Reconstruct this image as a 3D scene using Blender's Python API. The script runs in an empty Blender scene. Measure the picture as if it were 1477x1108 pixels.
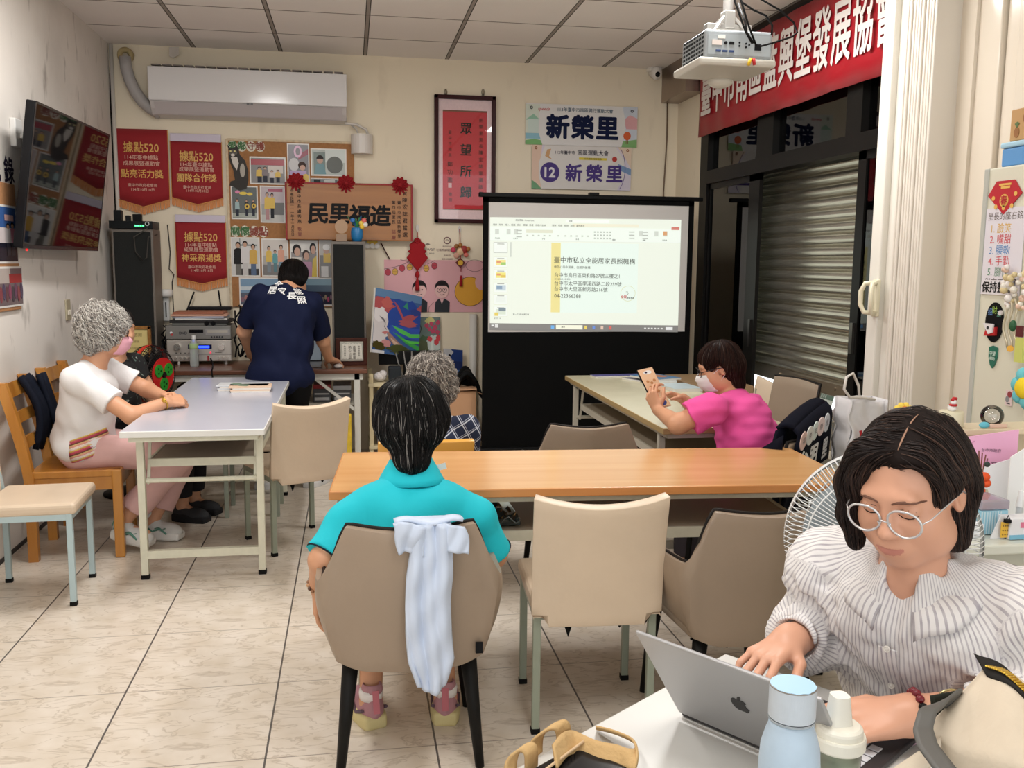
import bpy, bmesh, math, random
import numpy as np
from mathutils import Vector, Matrix
random.seed(7)
rng = np.random.default_rng(11)
SC = bpy.context.scene
COL = SC.collection
PI = math.pi
V = Vector

# ---------------------------------------------------------------- materials
def lin(c):
    out = []
    for v in c[:3]:
        v = v / 255.0
        out.append(v / 12.92 if v <= 0.04045 else ((v + 0.055) / 1.055) ** 2.4)
    return (out[0], out[1], out[2], 1.0)

_M = {}
def mat(c, rough=0.6, metal=0.0, noise=None, bump=None, emit=0.0, coat=0.0, trans=0.0, spec=0.5, sheen=0.0, name=None):
    key = (tuple(c), rough, metal, noise, bump, emit, coat, trans, spec, sheen)
    if key in _M: return _M[key]
    if spec == .5 and not metal and not coat and max(c[:3]) < 75: spec = .12
    m = bpy.data.materials.new(name or 'mat_%d_%d_%d' % tuple(int(x) for x in c[:3]))
    m.use_nodes = True
    nt = m.node_tree; b = nt.nodes['Principled BSDF']
    b.inputs['Base Color'].default_value = lin(c)
    b.inputs['Roughness'].default_value = rough
    b.inputs['Metallic'].default_value = metal
    b.inputs['Specular IOR Level'].default_value = spec
    if coat: b.inputs['Coat Weight'].default_value = coat; b.inputs['Coat Roughness'].default_value = 0.08
    if sheen: b.inputs['Sheen Weight'].default_value = sheen
    if trans: b.inputs['Transmission Weight'].default_value = trans
    if emit:
        b.inputs['Emission Color'].default_value = lin(c); b.inputs['Emission Strength'].default_value = emit
    if noise or bump:
        tc = nt.nodes.new('ShaderNodeTexCoord')
    if noise:
        n = nt.nodes.new('ShaderNodeTexNoise'); n.inputs['Scale'].default_value = noise[0]; n.inputs['Detail'].default_value = 5
        nt.links.new(tc.outputs['Object'], n.inputs['Vector'])
        mx = nt.nodes.new('ShaderNodeMix'); mx.data_type = 'RGBA'
        a = noise[1]
        mx.inputs['A'].default_value = lin([max(0, x * (1 - a)) for x in c]); mx.inputs['B'].default_value = lin([min(255, x * (1 + a)) for x in c])
        nt.links.new(n.outputs['Fac'], mx.inputs['Factor']); nt.links.new(mx.outputs['Result'], b.inputs['Base Color'])
    if bump:
        n2 = nt.nodes.new('ShaderNodeTexNoise'); n2.inputs['Scale'].default_value = bump[0]; n2.inputs['Detail'].default_value = 3
        nt.links.new(tc.outputs['Object'], n2.inputs['Vector'])
        bp = nt.nodes.new('ShaderNodeBump'); bp.inputs['Strength'].default_value = bump[1]; bp.inputs['Distance'].default_value = 0.01
        nt.links.new(n2.outputs['Fac'], bp.inputs['Height']); nt.links.new(bp.outputs['Normal'], b.inputs['Normal'])
    _M[key] = m
    return m

def node_mat(name, rough=0.5):
    m = bpy.data.materials.new(name); m.use_nodes = True
    nt = m.node_tree; b = nt.nodes['Principled BSDF']; b.inputs['Roughness'].default_value = rough
    return m, nt, b

def N(nt, kind, **kw):
    n = nt.nodes.new(kind)
    for k, v in kw.items():
        if hasattr(n, k): setattr(n, k, v)
    return n

def math_node(nt, op, a, b=None, c=None):
    n = nt.nodes.new('ShaderNodeMath'); n.operation = op
    for i, x in enumerate((a, b, c)):
        if x is None: continue
        if isinstance(x, (int, float)): n.inputs[i].default_value = x
        else: nt.links.new(x, n.inputs[i])
    return n.outputs[0]

def mixc(nt, fac, a, b):
    n = nt.nodes.new('ShaderNodeMix'); n.data_type = 'RGBA'
    if isinstance(fac, (int, float)): n.inputs['Factor'].default_value = fac
    else: nt.links.new(fac, n.inputs['Factor'])
    for s, x in (('A', a), ('B', b)):
        if isinstance(x, tuple): n.inputs[s].default_value = x
        else: nt.links.new(x, n.inputs[s])
    return n.outputs['Result']

def ramp(nt, fac, lo, hi):
    n = nt.nodes.new('ShaderNodeMapRange'); n.inputs['From Min'].default_value = lo; n.inputs['From Max'].default_value = hi
    nt.links.new(fac, n.inputs['Value']); return n.outputs[0]

def wood_mat(c1, c2, axis=0, scale=6.0, rough=0.35, coat=0.0):
    m, nt, b = node_mat('wood', rough)
    tc = N(nt, 'ShaderNodeTexCoord'); mp = N(nt, 'ShaderNodeMapping')
    s = [scale * 3] * 3; s[axis] = scale * 0.22
    mp.inputs['Scale'].default_value = s
    nt.links.new(tc.outputs['Object'], mp.inputs['Vector'])
    n = N(nt, 'ShaderNodeTexNoise'); n.inputs['Scale'].default_value = 1.0; n.inputs['Detail'].default_value = 6; n.inputs['Distortion'].default_value = 0.6
    nt.links.new(mp.outputs['Vector'], n.inputs['Vector'])
    nt.links.new(mixc(nt, ramp(nt, n.outputs['Fac'], 0.3, 0.7), lin(c1), lin(c2)), b.inputs['Base Color'])
    if coat: b.inputs['Coat Weight'].default_value = coat; b.inputs['Coat Roughness'].default_value = 0.1
    return m

def glass_mat(name, tint=(235, 240, 238), refl=0.05):
    m = bpy.data.materials.new(name); m.use_nodes = True; nt = m.node_tree
    for n in list(nt.nodes): nt.nodes.remove(n)
    out = nt.nodes.new('ShaderNodeOutputMaterial'); t = nt.nodes.new('ShaderNodeBsdfTransparent'); g = nt.nodes.new('ShaderNodeBsdfGlossy')
    fr = nt.nodes.new('ShaderNodeFresnel'); fr.inputs['IOR'].default_value = 1.5
    mx = nt.nodes.new('ShaderNodeMixShader'); t.inputs['Color'].default_value = lin(tint); g.inputs['Roughness'].default_value = 0.02
    ad = math_node(nt, 'ADD', fr.outputs[0], refl)
    nt.links.new(ad, mx.inputs[0]); nt.links.new(t.outputs[0], mx.inputs[1]); nt.links.new(g.outputs[0], mx.inputs[2]); nt.links.new(mx.outputs[0], out.inputs[0])
    return m

# ---------------------------------------------------------------- camera maths (pixels of the 1477x1108 frame -> points in the room)
CAM = np.array([1.66992, 0.0, 1.45767]); FPX = 1337.03
cR = np.array([0.98544739, -0.16969328, 0.00988066]); cU = np.array([0.0125575, 0.13064716, 0.9913494]); cF = np.array([0.16951621, 0.9767986, -0.13087683])
def at(u, v, ax, val):
    d = cF * FPX + cR * (u - 738.5) + cU * (554 - v)
    return CAM + d * ((val - CAM[ax]) / d[ax])
def BW(u, v, y=7.18): return at(u, v, 1, y)
def FL(u, v, z=0.0): return at(u, v, 2, z)
def RW(u, v, x): return at(u, v, 0, x)

# ---------------------------------------------------------------- mesh building
def wm(o):
    m = o.matrix_basis.copy()
    while o.parent:
        o = o.parent; m = o.matrix_basis @ m
    return m

def tag(o, label=None, cat=None, group=None, kind=None):
    if label: o['label'] = label
    if cat: o['category'] = cat
    if group: o['group'] = group
    if kind: o['kind'] = kind
    return o

def thing(name, label, cat, loc=(0, 0, 0), rz=0.0, group=None, kind=None):
    o = bpy.data.objects.new(name, None); COL.objects.link(o)
    o.empty_display_size = 0.1
    o.location = V([float(x) for x in loc]); o.rotation_euler = (0, 0, rz)
    o.matrix_basis = Matrix.Translation(o.location) @ Matrix.Rotation(rz, 4, 'Z')
    return tag(o, label, cat, group, kind)

def frame(X, Y, Z, O):
    m = Matrix.Identity(4)
    for i, a in enumerate((X, Y, Z)):
        for j in range(3): m[j][i] = float(a[j])
    for j in range(3): m[j][3] = float(O[j])
    return m

def back_plane(x, z, y): return frame((1, 0, 0), (0, 0, 1), (0, -1, 0), (x, y, z))
def right_plane(y, z, x): return frame((0, -1, 0), (0, 0, 1), (-1, 0, 0), (x, y, z))
def left_plane(y, z, x): return frame((0, 1, 0), (0, 0, 1), (1, 0, 0), (x, y, z))
def up_plane(x, y, z, a=0.0): return frame((math.cos(a), math.sin(a), 0), (-math.sin(a), math.cos(a), 0), (0, 0, 1), (x, y, z))

class MB:
    def __init__(s):
        s.v = []; s.f = []; s.m = []; s.M = Matrix.Identity(4); s.mi = 0; s.mats = []
    def use(s, m):
        if m not in s.mats: s.mats.append(m)
        s.mi = s.mats.index(m); return s
    def add(s, verts, faces):
        o = len(s.v); M = s.M
        for p in verts:
            q = M @ V((float(p[0]), float(p[1]), float(p[2]))); s.v.append((q.x, q.y, q.z))
        for f in faces: s.f.append(tuple(i + o for i in f)); s.m.append(s.mi)
        return s
    def box(s, x0, y0, z0, x1, y1, z1):
        return s.add([(x0, y0, z0), (x1, y0, z0), (x1, y1, z0), (x0, y1, z0), (x0, y0, z1), (x1, y0, z1), (x1, y1, z1), (x0, y1, z1)],
                     [(0, 3, 2, 1), (4, 5, 6, 7), (0, 1, 5, 4), (1, 2, 6, 5), (2, 3, 7, 6), (3, 0, 4, 7)])
    def rbox(s, x0, y0, z0, x1, y1, z1, r=0.01, seg=3):
        bm = bmesh.new(); bmesh.ops.create_cube(bm, size=1.0)
        for w in bm.verts: w.co = V(((x0 + x1) / 2 + w.co.x * (x1 - x0), (y0 + y1) / 2 + w.co.y * (y1 - y0), (z0 + z1) / 2 + w.co.z * (z1 - z0)))
        r = min(r, 0.49 * min(abs(x1 - x0), abs(y1 - y0), abs(z1 - z0)))
        bmesh.ops.bevel(bm, geom=bm.edges[:], offset=r, segments=seg, profile=0.5, affect='EDGES')
        return s.bm(bm)
    def bm(s, bm):
        bm.verts.index_update()
        s.add([w.co for w in bm.verts], [[w.index for w in f.verts] for f in bm.faces]); bm.free(); return s
    def bar(s, a, b, w, h=None, up=(0, 0, 1)):
        a, b = V(a), V(b); h = h or w; t = (b - a).normalized(); u = V(up)
        if abs(t.dot(u)) > 0.98: u = V((0, 1, 0))
        sd = t.cross(u).normalized(); u = sd.cross(t)
        P = []
        for q in (a, b):
            for i, j in ((-1, -1), (1, -1), (1, 1), (-1, 1)): P.append(q + sd * (i * w / 2) + u * (j * h / 2))
        return s.add(P, [(0, 1, 2, 3), (7, 6, 5, 4), (0, 4, 5, 1), (1, 5, 6, 2), (2, 6, 7, 3), (3, 7, 4, 0)])
    def tube(s, pts, r, n=8, closed=False, caps=True):
        pts = [V([float(c) for c in p]) for p in pts]; L = len(pts)
        rr = r if hasattr(r, '__len__') else [r] * L
        t0 = (pts[1] - pts[0]).normalized(); u = V((0, 0, 1)) if abs(t0.z) < 0.9 else V((1, 0, 0))
        nrm = (u - t0 * u.dot(t0)).normalized(); P = []
        for i, p in enumerate(pts):
            a = pts[(i - 1) % L] if (closed or i > 0) else p
            b = pts[(i + 1) % L] if (closed or i < L - 1) else p
            t = (b - a).normalized(); nrm = (nrm - t * nrm.dot(t))
            nrm = nrm.normalized() if nrm.length > 1e-6 else t.orthogonal().normalized()
            bn = t.cross(nrm)
            for k in range(n):
                q = 2 * PI * k / n; P.append(p + (nrm * math.cos(q) + bn * math.sin(q)) * rr[i])
        F = []
        for i in range(L if closed else L - 1):
            j = (i + 1) % L
            for k in range(n): F.append((i * n + k, i * n + (k + 1) % n, j * n + (k + 1) % n, j * n + k))
        if caps and not closed: F.append(tuple(reversed(range(n)))); F.append(tuple((L - 1) * n + k for k in range(n)))
        return s.add(P, F)
    def cyl(s, a, b, r0, r1=None, n=16): return s.tube([a, b], [r0, r0 if r1 is None else r1], n)
    def lathe(s, prof, n=24, O=(0, 0, 0), caps=True):
        P = []; F = []; L = len(prof)
        for r, z in prof:
            for k in range(n): P.append((O[0] + r * math.cos(2 * PI * k / n), O[1] + r * math.sin(2 * PI * k / n), O[2] + z))
        for i in range(L - 1):
            for k in range(n): F.append((i * n + k, i * n + (k + 1) % n, (i + 1) * n + (k + 1) % n, (i + 1) * n + k))
        if caps: F.append(tuple(reversed(range(n)))); F.append(tuple((L - 1) * n + k for k in range(n)))
        return s.add(P, F)
    def prism(s, poly, z0, z1, M=None):
        n = len(poly); P = [(p[0], p[1], z0) for p in poly] + [(p[0], p[1], z1) for p in poly]
        if M is not None: P = [M @ V(p) for p in P]
        return s.add(P, [tuple(reversed(range(n))), tuple(range(n, 2 * n))] + [(i, (i + 1) % n, n + (i + 1) % n, n + i) for i in range(n)])
    def ell(s, c, r, nu=20, nv=12, R=None):
        if not hasattr(r, '__len__'): r = (r, r, r)
        P = []; F = []
        for j in range(nv + 1):
            th = PI * j / nv
            for i in range(nu):
                ph = 2 * PI * i / nu; q = V((r[0] * math.sin(th) * math.cos(ph), r[1] * math.sin(th) * math.sin(ph), r[2] * math.cos(th)))
                if R is not None: q = R @ q
                P.append(V(c) + q)
        for j in range(nv):
            for i in range(nu): F.append((j * nu + i, (j + 1) * nu + i, (j + 1) * nu + (i + 1) % nu, j * nu + (i + 1) % nu))
        return s.add(P, F)
    def torus(s, c, R, r, M=None, n=40, k=8, sx=1.0, sy=1.0):
        pts = [V((R * sx * math.cos(2 * PI * i / n), R * sy * math.sin(2 * PI * i / n), 0)) for i in range(n)]
        pts = [(M @ p if M is not None else p) + V(c) for p in pts]
        return s.tube(pts, r, k, closed=True)
    def grid(s, fn, nu, nv, cu=False, cv=False):
        P = [fn(i / (nu if cu else nu - 1), j / (nv if cv else nv - 1)) for j in range(nv) for i in range(nu)]; F = []
        for j in range(nv if cv else nv - 1):
            for i in range(nu if cu else nu - 1):
                F.append((j * nu + i, j * nu + (i + 1) % nu, ((j + 1) % nv) * nu + (i + 1) % nu, ((j + 1) % nv) * nu + i))
        return s.add(P, F)
    def slab(s, fn, nu, nv, th):
        """a curved sheet with thickness: fn(u,v)->point, thickened along its normal"""
        e = 1e-3; T = []; B = []
        for j in range(nv):
            for i in range(nu):
                u, v = i / (nu - 1), j / (nv - 1)
                p = V(fn(u, v)); du = V(fn(min(1, u + e), v)) - V(fn(max(0, u - e), v)); dv = V(fn(u, min(1, v + e))) - V(fn(u, max(0, v - e)))
                nn = du.cross(dv); nn = nn.normalized() if nn.length > 1e-12 else V((0, 0, 1))
                T.append(p + nn * th / 2); B.append(p - nn * th / 2)
        K = nu * nv; F = []
        for j in range(nv - 1):
            for i in range(nu - 1):
                a, b, c, d = j * nu + i, j * nu + i + 1, (j + 1) * nu + i + 1, (j + 1) * nu + i
                F.append((a, b, c, d)); F.append((K + d, K + c, K + b, K + a))
        ring = [i for i in range(nu)] + [j * nu + nu - 1 for j in range(1, nv)] + [(nv - 1) * nu + i for i in range(nu - 2, -1, -1)] + [j * nu for j in range(nv - 2, 0, -1)]
        for a, b in zip(ring, ring[1:] + ring[:1]): F.append((b, a, K + a, K + b))
        return s.add(T + B, F)
    def text(s, body, x, y, size, bold=0.0, sx=1.0, align='CENTER', depth=0.0006, z=0.0008, rot=0.0, res=2, shear=0.0, M=None):
        vs, fs = text_geo(body, 0, res, 0, shear)
        if not len(vs): return s
        if bold > .004:                                                # heavier strokes: the glyph laid over itself, shifted all round
            n = 8 if bold > .018 else 4; K = len(vs); base = vs; bf = fs; vs = list(base); fs = list(bf)
            for i in range(n):
                a = 2 * PI * (i + .5) / n; vs += [(p[0] + bold * math.cos(a), p[1] + bold * math.sin(a), (i + 1) * .00012 / size) for p in base]; fs += [tuple(j + K * (i + 1) for j in f) for f in bf]
        w = max(p[0] for p in vs); x0 = min(p[0] for p in vs); cx = (w + x0) / 2 if align == 'CENTER' else (x0 if align == 'LEFT' else w)
        c, d = math.cos(rot), math.sin(rot); P = []
        for p in vs:
            px, py = (p[0] - cx) * size * sx, (p[1] - 0.35) * size
            q = V((x + px * c - py * d, y + px * d + py * c, z + p[2] * size)); P.append(M @ q if M is not None else q)
        return s.add(P, fs)
    def column(s, body, x, y, size, step=1.15, **kw):
        for i, ch in enumerate(body): 
            if ch != ' ': s.text(ch, x, y - i * size * step, size, **kw)
        return s
    def build(s, name, m=None, parent=None, local=False, smooth=False, bevel=0.0, origin=None, seg=2):
        if not s.v: return None
        P = np.array(s.v, dtype=np.float64)
        if parent is not None and not local:
            im = np.array(wm(parent).inverted()); P = P @ im[:3, :3].T + im[:3, 3]
        loc = None
        if parent is None:
            if origin is None: lo, hi = P.min(0), P.max(0); origin = ((lo[0] + hi[0]) / 2, (lo[1] + hi[1]) / 2, lo[2])
            loc = origin; P = P - np.array(origin)
        me = bpy.data.meshes.new(name); me.from_pydata(P.tolist(), [], s.f)
        ms = ([m] if not isinstance(m, (list, tuple)) else list(m)) if m is not None else []
        if s.mats: ms = s.mats
        for x in ms: me.materials.append(x)
        if len(ms) > 1: me.polygons.foreach_set('material_index', s.m)
        if smooth: me.polygons.foreach_set('use_smooth', [True] * len(me.polygons))
        me.update()
        o = bpy.data.objects.new(name, me); COL.objects.link(o)
        if parent is not None: o.parent = parent
        if loc is not None: o.location = loc; o.matrix_basis = Matrix.Translation(V(loc))
        if smooth == 'auto' or (smooth and bevel): pass
        if bevel:
            md = o.modifiers.new('bevel', 'BEVEL'); md.width = bevel; md.segments = seg; md.limit_method = 'ANGLE'; md.angle_limit = 0.7
        return o

_tc = {}
_tob = None
def text_geo(body, bold, res, depth, shear=0.0):
    global _tob
    key = (body, round(bold, 4), res, round(depth, 4), shear)
    if key in _tc: return _tc[key]
    if _tob is None:
        cu = bpy.data.curves.new('lettering_source', 'FONT'); _tob = bpy.data.objects.new('lettering_source', cu); COL.objects.link(_tob)
    cu = _tob.data; cu.body = body; cu.size = 1.0; cu.offset = bold; cu.resolution_u = res; cu.extrude = depth; cu.shear = shear
    cu.fill_mode = 'BOTH' if depth > 0 else 'FRONT'
    bpy.context.view_layer.update()
    me = bpy.data.meshes.new_from_object(_tob.evaluated_get(bpy.context.evaluated_depsgraph_get()))
    vs = [tuple(w.co) for w in me.vertices]; fs = [tuple(p.vertices) for p in me.polygons]
    bpy.data.meshes.remove(me); _tc[key] = (vs, fs)
    return vs, fs
def text_done():
    global _tob
    if _tob is not None:
        cu = _tob.data; bpy.data.objects.remove(_tob); bpy.data.curves.remove(cu); _tob = None

# flat prints: list of (colour or material, polygon) laid in order on a sheet
def rect(x0, y0, x1, y1): return [(x0, y0), (x1, y0), (x1, y1), (x0, y1)]
def oval(cx, cy, rx, ry=None, n=20, a=0.0):
    ry = rx if ry is None else ry; c, s = math.cos(a), math.sin(a)
    return [(cx + rx * math.cos(t) * c - ry * math.sin(t) * s, cy + rx * math.cos(t) * s + ry * math.sin(t) * c) for t in [2 * PI * i / n for i in range(n)]]
def stroke(pts, w):
    L = []; R = []
    for i, p in enumerate(pts):
        a = pts[max(0, i - 1)]; b = pts[min(len(pts) - 1, i + 1)]; dx, dy = b[0] - a[0], b[1] - a[1]; l = math.hypot(dx, dy) or 1
        L.append((p[0] - dy / l * w / 2, p[1] + dx / l * w / 2)); R.append((p[0] + dy / l * w / 2, p[1] - dx / l * w / 2))
    return L + R[::-1]
def arc(cx, cy, rx, ry, a0, a1, n=12): return [(cx + rx * math.cos(a0 + (a1 - a0) * i / n), cy + ry * math.sin(a0 + (a1 - a0) * i / n)) for i in range(n + 1)]
def paint(mb, shapes, M, z0=0.0, dz=0.00025, rough=0.6):
    z = z0
    for c, poly in shapes:
        z += dz
        mb.use(c if not isinstance(c, tuple) else mat(c, rough))
        mb.add([M @ V((p[0], p[1], z)) for p in poly], [tuple(range(len(poly)))])
    return z

def copy_tree(o, parent=None):
    c = o.copy(); COL.objects.link(c)
    if parent is not None: c.parent = parent
    for ch in list(o.children): copy_tree(ch, c)
    return c
def put(o, loc, rz):
    o.location = loc; o.rotation_euler = (0, 0, rz); o.matrix_basis = Matrix.Translation(V(loc)) @ Matrix.Rotation(rz, 4, 'Z'); return o
# ================================================================ the setting
EXPO = 0.0
EMK = 1.0 / (2 ** EXPO)
BYW = 7.18                                      # back wall
HC = 2.955                                      # ceiling
def floor_mat():
    m, nt, b = node_mat('floor_tiles', 0.3)
    tc = N(nt, 'ShaderNodeTexCoord'); sp = N(nt, 'ShaderNodeSeparateXYZ')
    geo = N(nt, 'ShaderNodeNewGeometry'); nt.links.new(geo.outputs['Position'], sp.inputs[0])
    fx = math_node(nt, 'FRACT', math_node(nt, 'DIVIDE', math_node(nt, 'SUBTRACT', sp.outputs[0], 0.3988 - 5.022), 0.5022))
    fy = math_node(nt, 'FRACT', math_node(nt, 'DIVIDE', math_node(nt, 'SUBTRACT', sp.outputs[1], 4.1508 - 10.044), 0.5022))
    ex = math_node(nt, 'MINIMUM', fx, math_node(nt, 'SUBTRACT', 1.0, fx)); ey = math_node(nt, 'MINIMUM', fy, math_node(nt, 'SUBTRACT', 1.0, fy))
    cb = N(nt, 'ShaderNodeCombineXYZ'); nt.links.new(fx, cb.inputs[0]); nt.links.new(fy, cb.inputs[1])
    n1 = N(nt, 'ShaderNodeTexNoise'); n1.inputs['Scale'].default_value = 3.0; n1.inputs['Detail'].default_value = 8; n1.inputs['Distortion'].default_value = 1.2
    mp = N(nt, 'ShaderNodeMapping'); mp.inputs['Rotation'].default_value = (0, 0, 0.7); mp.inputs['Scale'].default_value = (0.8, 2.2, 1)
    nt.links.new(cb.outputs[0], mp.inputs['Vector']); nt.links.new(mp.outputs[0], n1.inputs['Vector'])
    vein = math_node(nt, 'ABSOLUTE', math_node(nt, 'SUBTRACT', n1.outputs['Fac'], 0.5))
    vf = math_node(nt, 'SUBTRACT', 1.0, ramp(nt, vein, 0.0, 0.022))
    n2 = N(nt, 'ShaderNodeTexNoise'); n2.inputs['Scale'].default_value = 4.0; n2.inputs['Detail'].default_value = 6
    nt.links.new(cb.outputs[0], n2.inputs['Vector'])
    base = mixc(nt, ramp(nt, n2.outputs['Fac'], 0.35, 0.7), lin((222, 212, 199)), lin((206, 193, 175)))
    base = mixc(nt, math_node(nt, 'MULTIPLY', vf, 0.5), base, lin((160, 143, 122)))
    gx = math_node(nt, 'LESS_THAN', ex, 0.0062); gy = math_node(nt, 'LESS_THAN', ey, 0.0038)
    base = mixc(nt, math_node(nt, 'MULTIPLY', gy, 0.75), base, lin((110, 98, 88)))
    base = mixc(nt, math_node(nt, 'MULTIPLY', gx, 0.9), base, lin((62, 58, 58)))
    nt.links.new(base, b.inputs['Base Color'])
    return m
def ceiling_mat():
    m, nt, b = node_mat('ceiling_tiles', 0.85)
    geo = N(nt, 'ShaderNodeNewGeometry'); sp = N(nt, 'ShaderNodeSeparateXYZ'); nt.links.new(geo.outputs['Position'], sp.inputs[0])
    ax = math_node(nt, 'MULTIPLY', math_node(nt, 'SUBTRACT', math_node(nt, 'FRACT', math_node(nt, 'ADD', math_node(nt, 'DIVIDE', math_node(nt, 'SUBTRACT', sp.outputs[0], 0.5815 - 6.05), 0.605), 0.5)), 0.5), 0.605)
    ay = math_node(nt, 'MULTIPLY', math_node(nt, 'SUBTRACT', math_node(nt, 'FRACT', math_node(nt, 'ADD', math_node(nt, 'DIVIDE', math_node(nt, 'SUBTRACT', sp.outputs[1], 6.631 - 12.1), 0.605), 0.5)), 0.5), 0.605)
    axa = math_node(nt, 'ABSOLUTE', ax); aya = math_node(nt, 'ABSOLUTE', ay)
    n = N(nt, 'ShaderNodeTexNoise'); n.inputs['Scale'].default_value = 3; nt.links.new(geo.outputs['Position'], n.inputs['Vector'])
    base = mixc(nt, n.outputs['Fac'], lin((247, 241, 236)), lin((240, 234, 229)))
    base = mixc(nt, math_node(nt, 'MULTIPLY', math_node(nt, 'LESS_THAN', axa, 0.0135), 0.8), base, lin((128, 116, 104)))
    base = mixc(nt, math_node(nt, 'LESS_THAN', math_node(nt, 'ABSOLUTE', math_node(nt, 'SUBTRACT', axa, 0.0125)), 0.003), base, lin((60, 54, 48)))
    base = mixc(nt, math_node(nt, 'LESS_THAN', aya, 0.0065), base, lin((110, 98, 88)))
    nt.links.new(base, b.inputs['Base Color']); return m
def wall_mat(c1, c2, dirt, amount, zfade=None):
    m, nt, b = node_mat('painted_wall', 0.75)
    geo = N(nt, 'ShaderNodeNewGeometry')
    n = N(nt, 'ShaderNodeTexNoise'); n.inputs['Scale'].default_value = 1.3; n.inputs['Detail'].default_value = 4; nt.links.new(geo.outputs['Position'], n.inputs['Vector'])
    base = mixc(nt, n.outputs['Fac'], lin(c1), lin(c2))
    mp = N(nt, 'ShaderNodeMapping'); mp.inputs['Scale'].default_value = (9, 9, 3.5); nt.links.new(geo.outputs['Position'], mp.inputs['Vector'])
    n2 = N(nt, 'ShaderNodeTexNoise'); n2.inputs['Scale'].default_value = 0.9; n2.inputs['Detail'].default_value = 5; nt.links.new(mp.outputs[0], n2.inputs['Vector'])
    base = mixc(nt, math_node(nt, 'MULTIPLY', ramp(nt, n2.outputs['Fac'], 0.60, 0.72), amount), base, lin(dirt))
    n3 = N(nt, 'ShaderNodeTexNoise'); n3.inputs['Scale'].default_value = 1.1; n3.inputs['Detail'].default_value = 8; nt.links.new(geo.outputs['Position'], n3.inputs['Vector'])
    base = mixc(nt, math_node(nt, 'MULTIPLY', ramp(nt, n3.outputs['Fac'], 0.52, 0.75), amount * 0.5), base, lin(dirt))
    nt.links.new(base, b.inputs['Base Color']); return m

def struct(name, mb, m, label, cat, **kw):
    o = mb.build(name, m, **kw)
    if o.parent is None: tag(o, label, cat, kind='structure')
    return o
M_WALLB = wall_mat((238, 227, 204), (233, 220, 196), (160, 142, 114), 0.12)
M_WALLL = wall_mat((232, 226, 219), (223, 216, 208), (120, 110, 100), 0.6)
struct('floor', MB().box(-0.1, -2.2, -0.1, 7.5, 7.3, 0), floor_mat(), 'cream marble-look floor tiles with dark joints across the room', 'floor')
struct('ceiling', MB().box(0, -2.2, HC, 4.5, BYW, HC + 0.08), ceiling_mat(), 'grey suspended ceiling of square panels in a metal grid', 'ceiling')
struct('wall_left', MB().box(-0.1, -2.2, 0, 0, BYW, HC + 0.1), M_WALLL, 'scuffed off-white plaster wall at the left behind the television', 'wall')
struct('wall_back', MB().box(-0.1, BYW, 0, 4.5, BYW + 0.12, HC + 0.1), M_WALLB, 'beige back wall carrying the pennants, plaque and air conditioner', 'wall')
struct('baseboard_left', MB().box(0, -2.2, 0, 0.006, BYW, 0.022), mat((72, 68, 66)), 'thin dark strip where left wall meets the floor', 'baseboard')  # thin strip in one dark colour along the foot of the wall
M_PANEL = mat((228, 218, 202), 0.16, noise=(2.0, 0.02))
wr = MB()
wr.box(4.2, -2.2, 0, 4.5, 4.02, HC + 0.1); wr.box(4.15, 3.5, 0, 4.2, 3.66, HC)
y = 3.56
for w in (0.20, 0.09, 0.19, 0.09, 0.19, 0.09, 0.19, 0.09, 0.19, 0.09, 0.19):
    wr.rbox(4.165 if w > 0.1 else 4.185, y - w + 0.006, 0, 4.21, y, HC, 0.006, 2); y -= w
struct('wall_right', wr, M_PANEL, 'glossy cream wall panelling with vertical grooves at the far right', 'wall')
struct('trim_1', MB().box(4.22, 6.66, 0, 4.5, BYW, HC + 0.1), M_WALLB, 'beige wall return between back wall and black door frame', 'wall')
struct('trim_2', MB().box(4.22, 3.6, HC - 0.02, 4.5, 6.66, HC + 0.1), mat((60, 52, 48)), 'dark lintel strip above the red banner', 'lintel')
hs = MB().box(4.08, 6.64, 2.70, 4.5, BYW, HC)
struct('trim_3', hs, mat((150, 134, 122), 0.3, 0.9, noise=(3, 0.15)), 'brushed steel shutter housing under the ceiling corner', 'shutter housing')
# sliding doors of black aluminium
M_BLK = mat((20, 19, 18), 0.35); M_BLK2 = mat((14, 14, 14), 0.4)
def black_frame():
    fr = MB()
    fr.box(4.22, 6.52, 0, 4.32, 6.66, HC)
    fr.box(4.215, 4.02, 2.03, 4.31, 6.52, 2.122)
    fr.box(4.22, 4.02, 2.85, 4.31, 6.52, HC)
    for a, b in ((5.46, 5.69), (4.45, 4.60)): fr.box(4.22, a, 2.122, 4.30, b, 2.85)
    fr.box(4.22, 4.02, 0, 4.30, 4.06, HC)
    fr.box(4.22, 4.02, 0, 4.31, 6.52, 0.05)
    return fr
d1 = thing('door_1', 'black aluminium sliding door frame with transom along the right wall', 'door frame', (4.26, 5.3, 0), kind='structure')
black_frame().build('door_frame', M_BLK, d1)
GL = glass_mat('door_glass', (196, 204, 198), 0.03)
for a, b in ((4.06, 4.45), (4.6, 5.46), (5.69, 6.52)): MB().box(4.262, a, 2.122, 4.266, b, 2.85).build('transom_pane', GL, d1)
def leaf(name, label, y0, y1, x, s0, s1):
    d = thing(name, label, 'glass door', (x, (y0 + y1) / 2, 0), kind='structure')
    f = MB(); f.box(x - .012, y0, .05, x + .012, y0 + s0, 2.03); f.box(x - .012, y1 - s1, .05, x + .012, y1, 2.03); f.box(x - .012, y0, .05, x + .012, y1, .15); f.box(x - .012, y0, 1.99, x + .012, y1, 2.03)
    f.build('leaf_frame', M_BLK, d)
    MB().box(x - .002, y0 + s0, .15, x + .002, y1 - s1, 1.99).build('glass_pane', GL, d)
    return d
dA = leaf('door_2', 'far sliding glass leaf beside the projection screen', 5.66, 6.52, 4.25, .155, .03)
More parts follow.
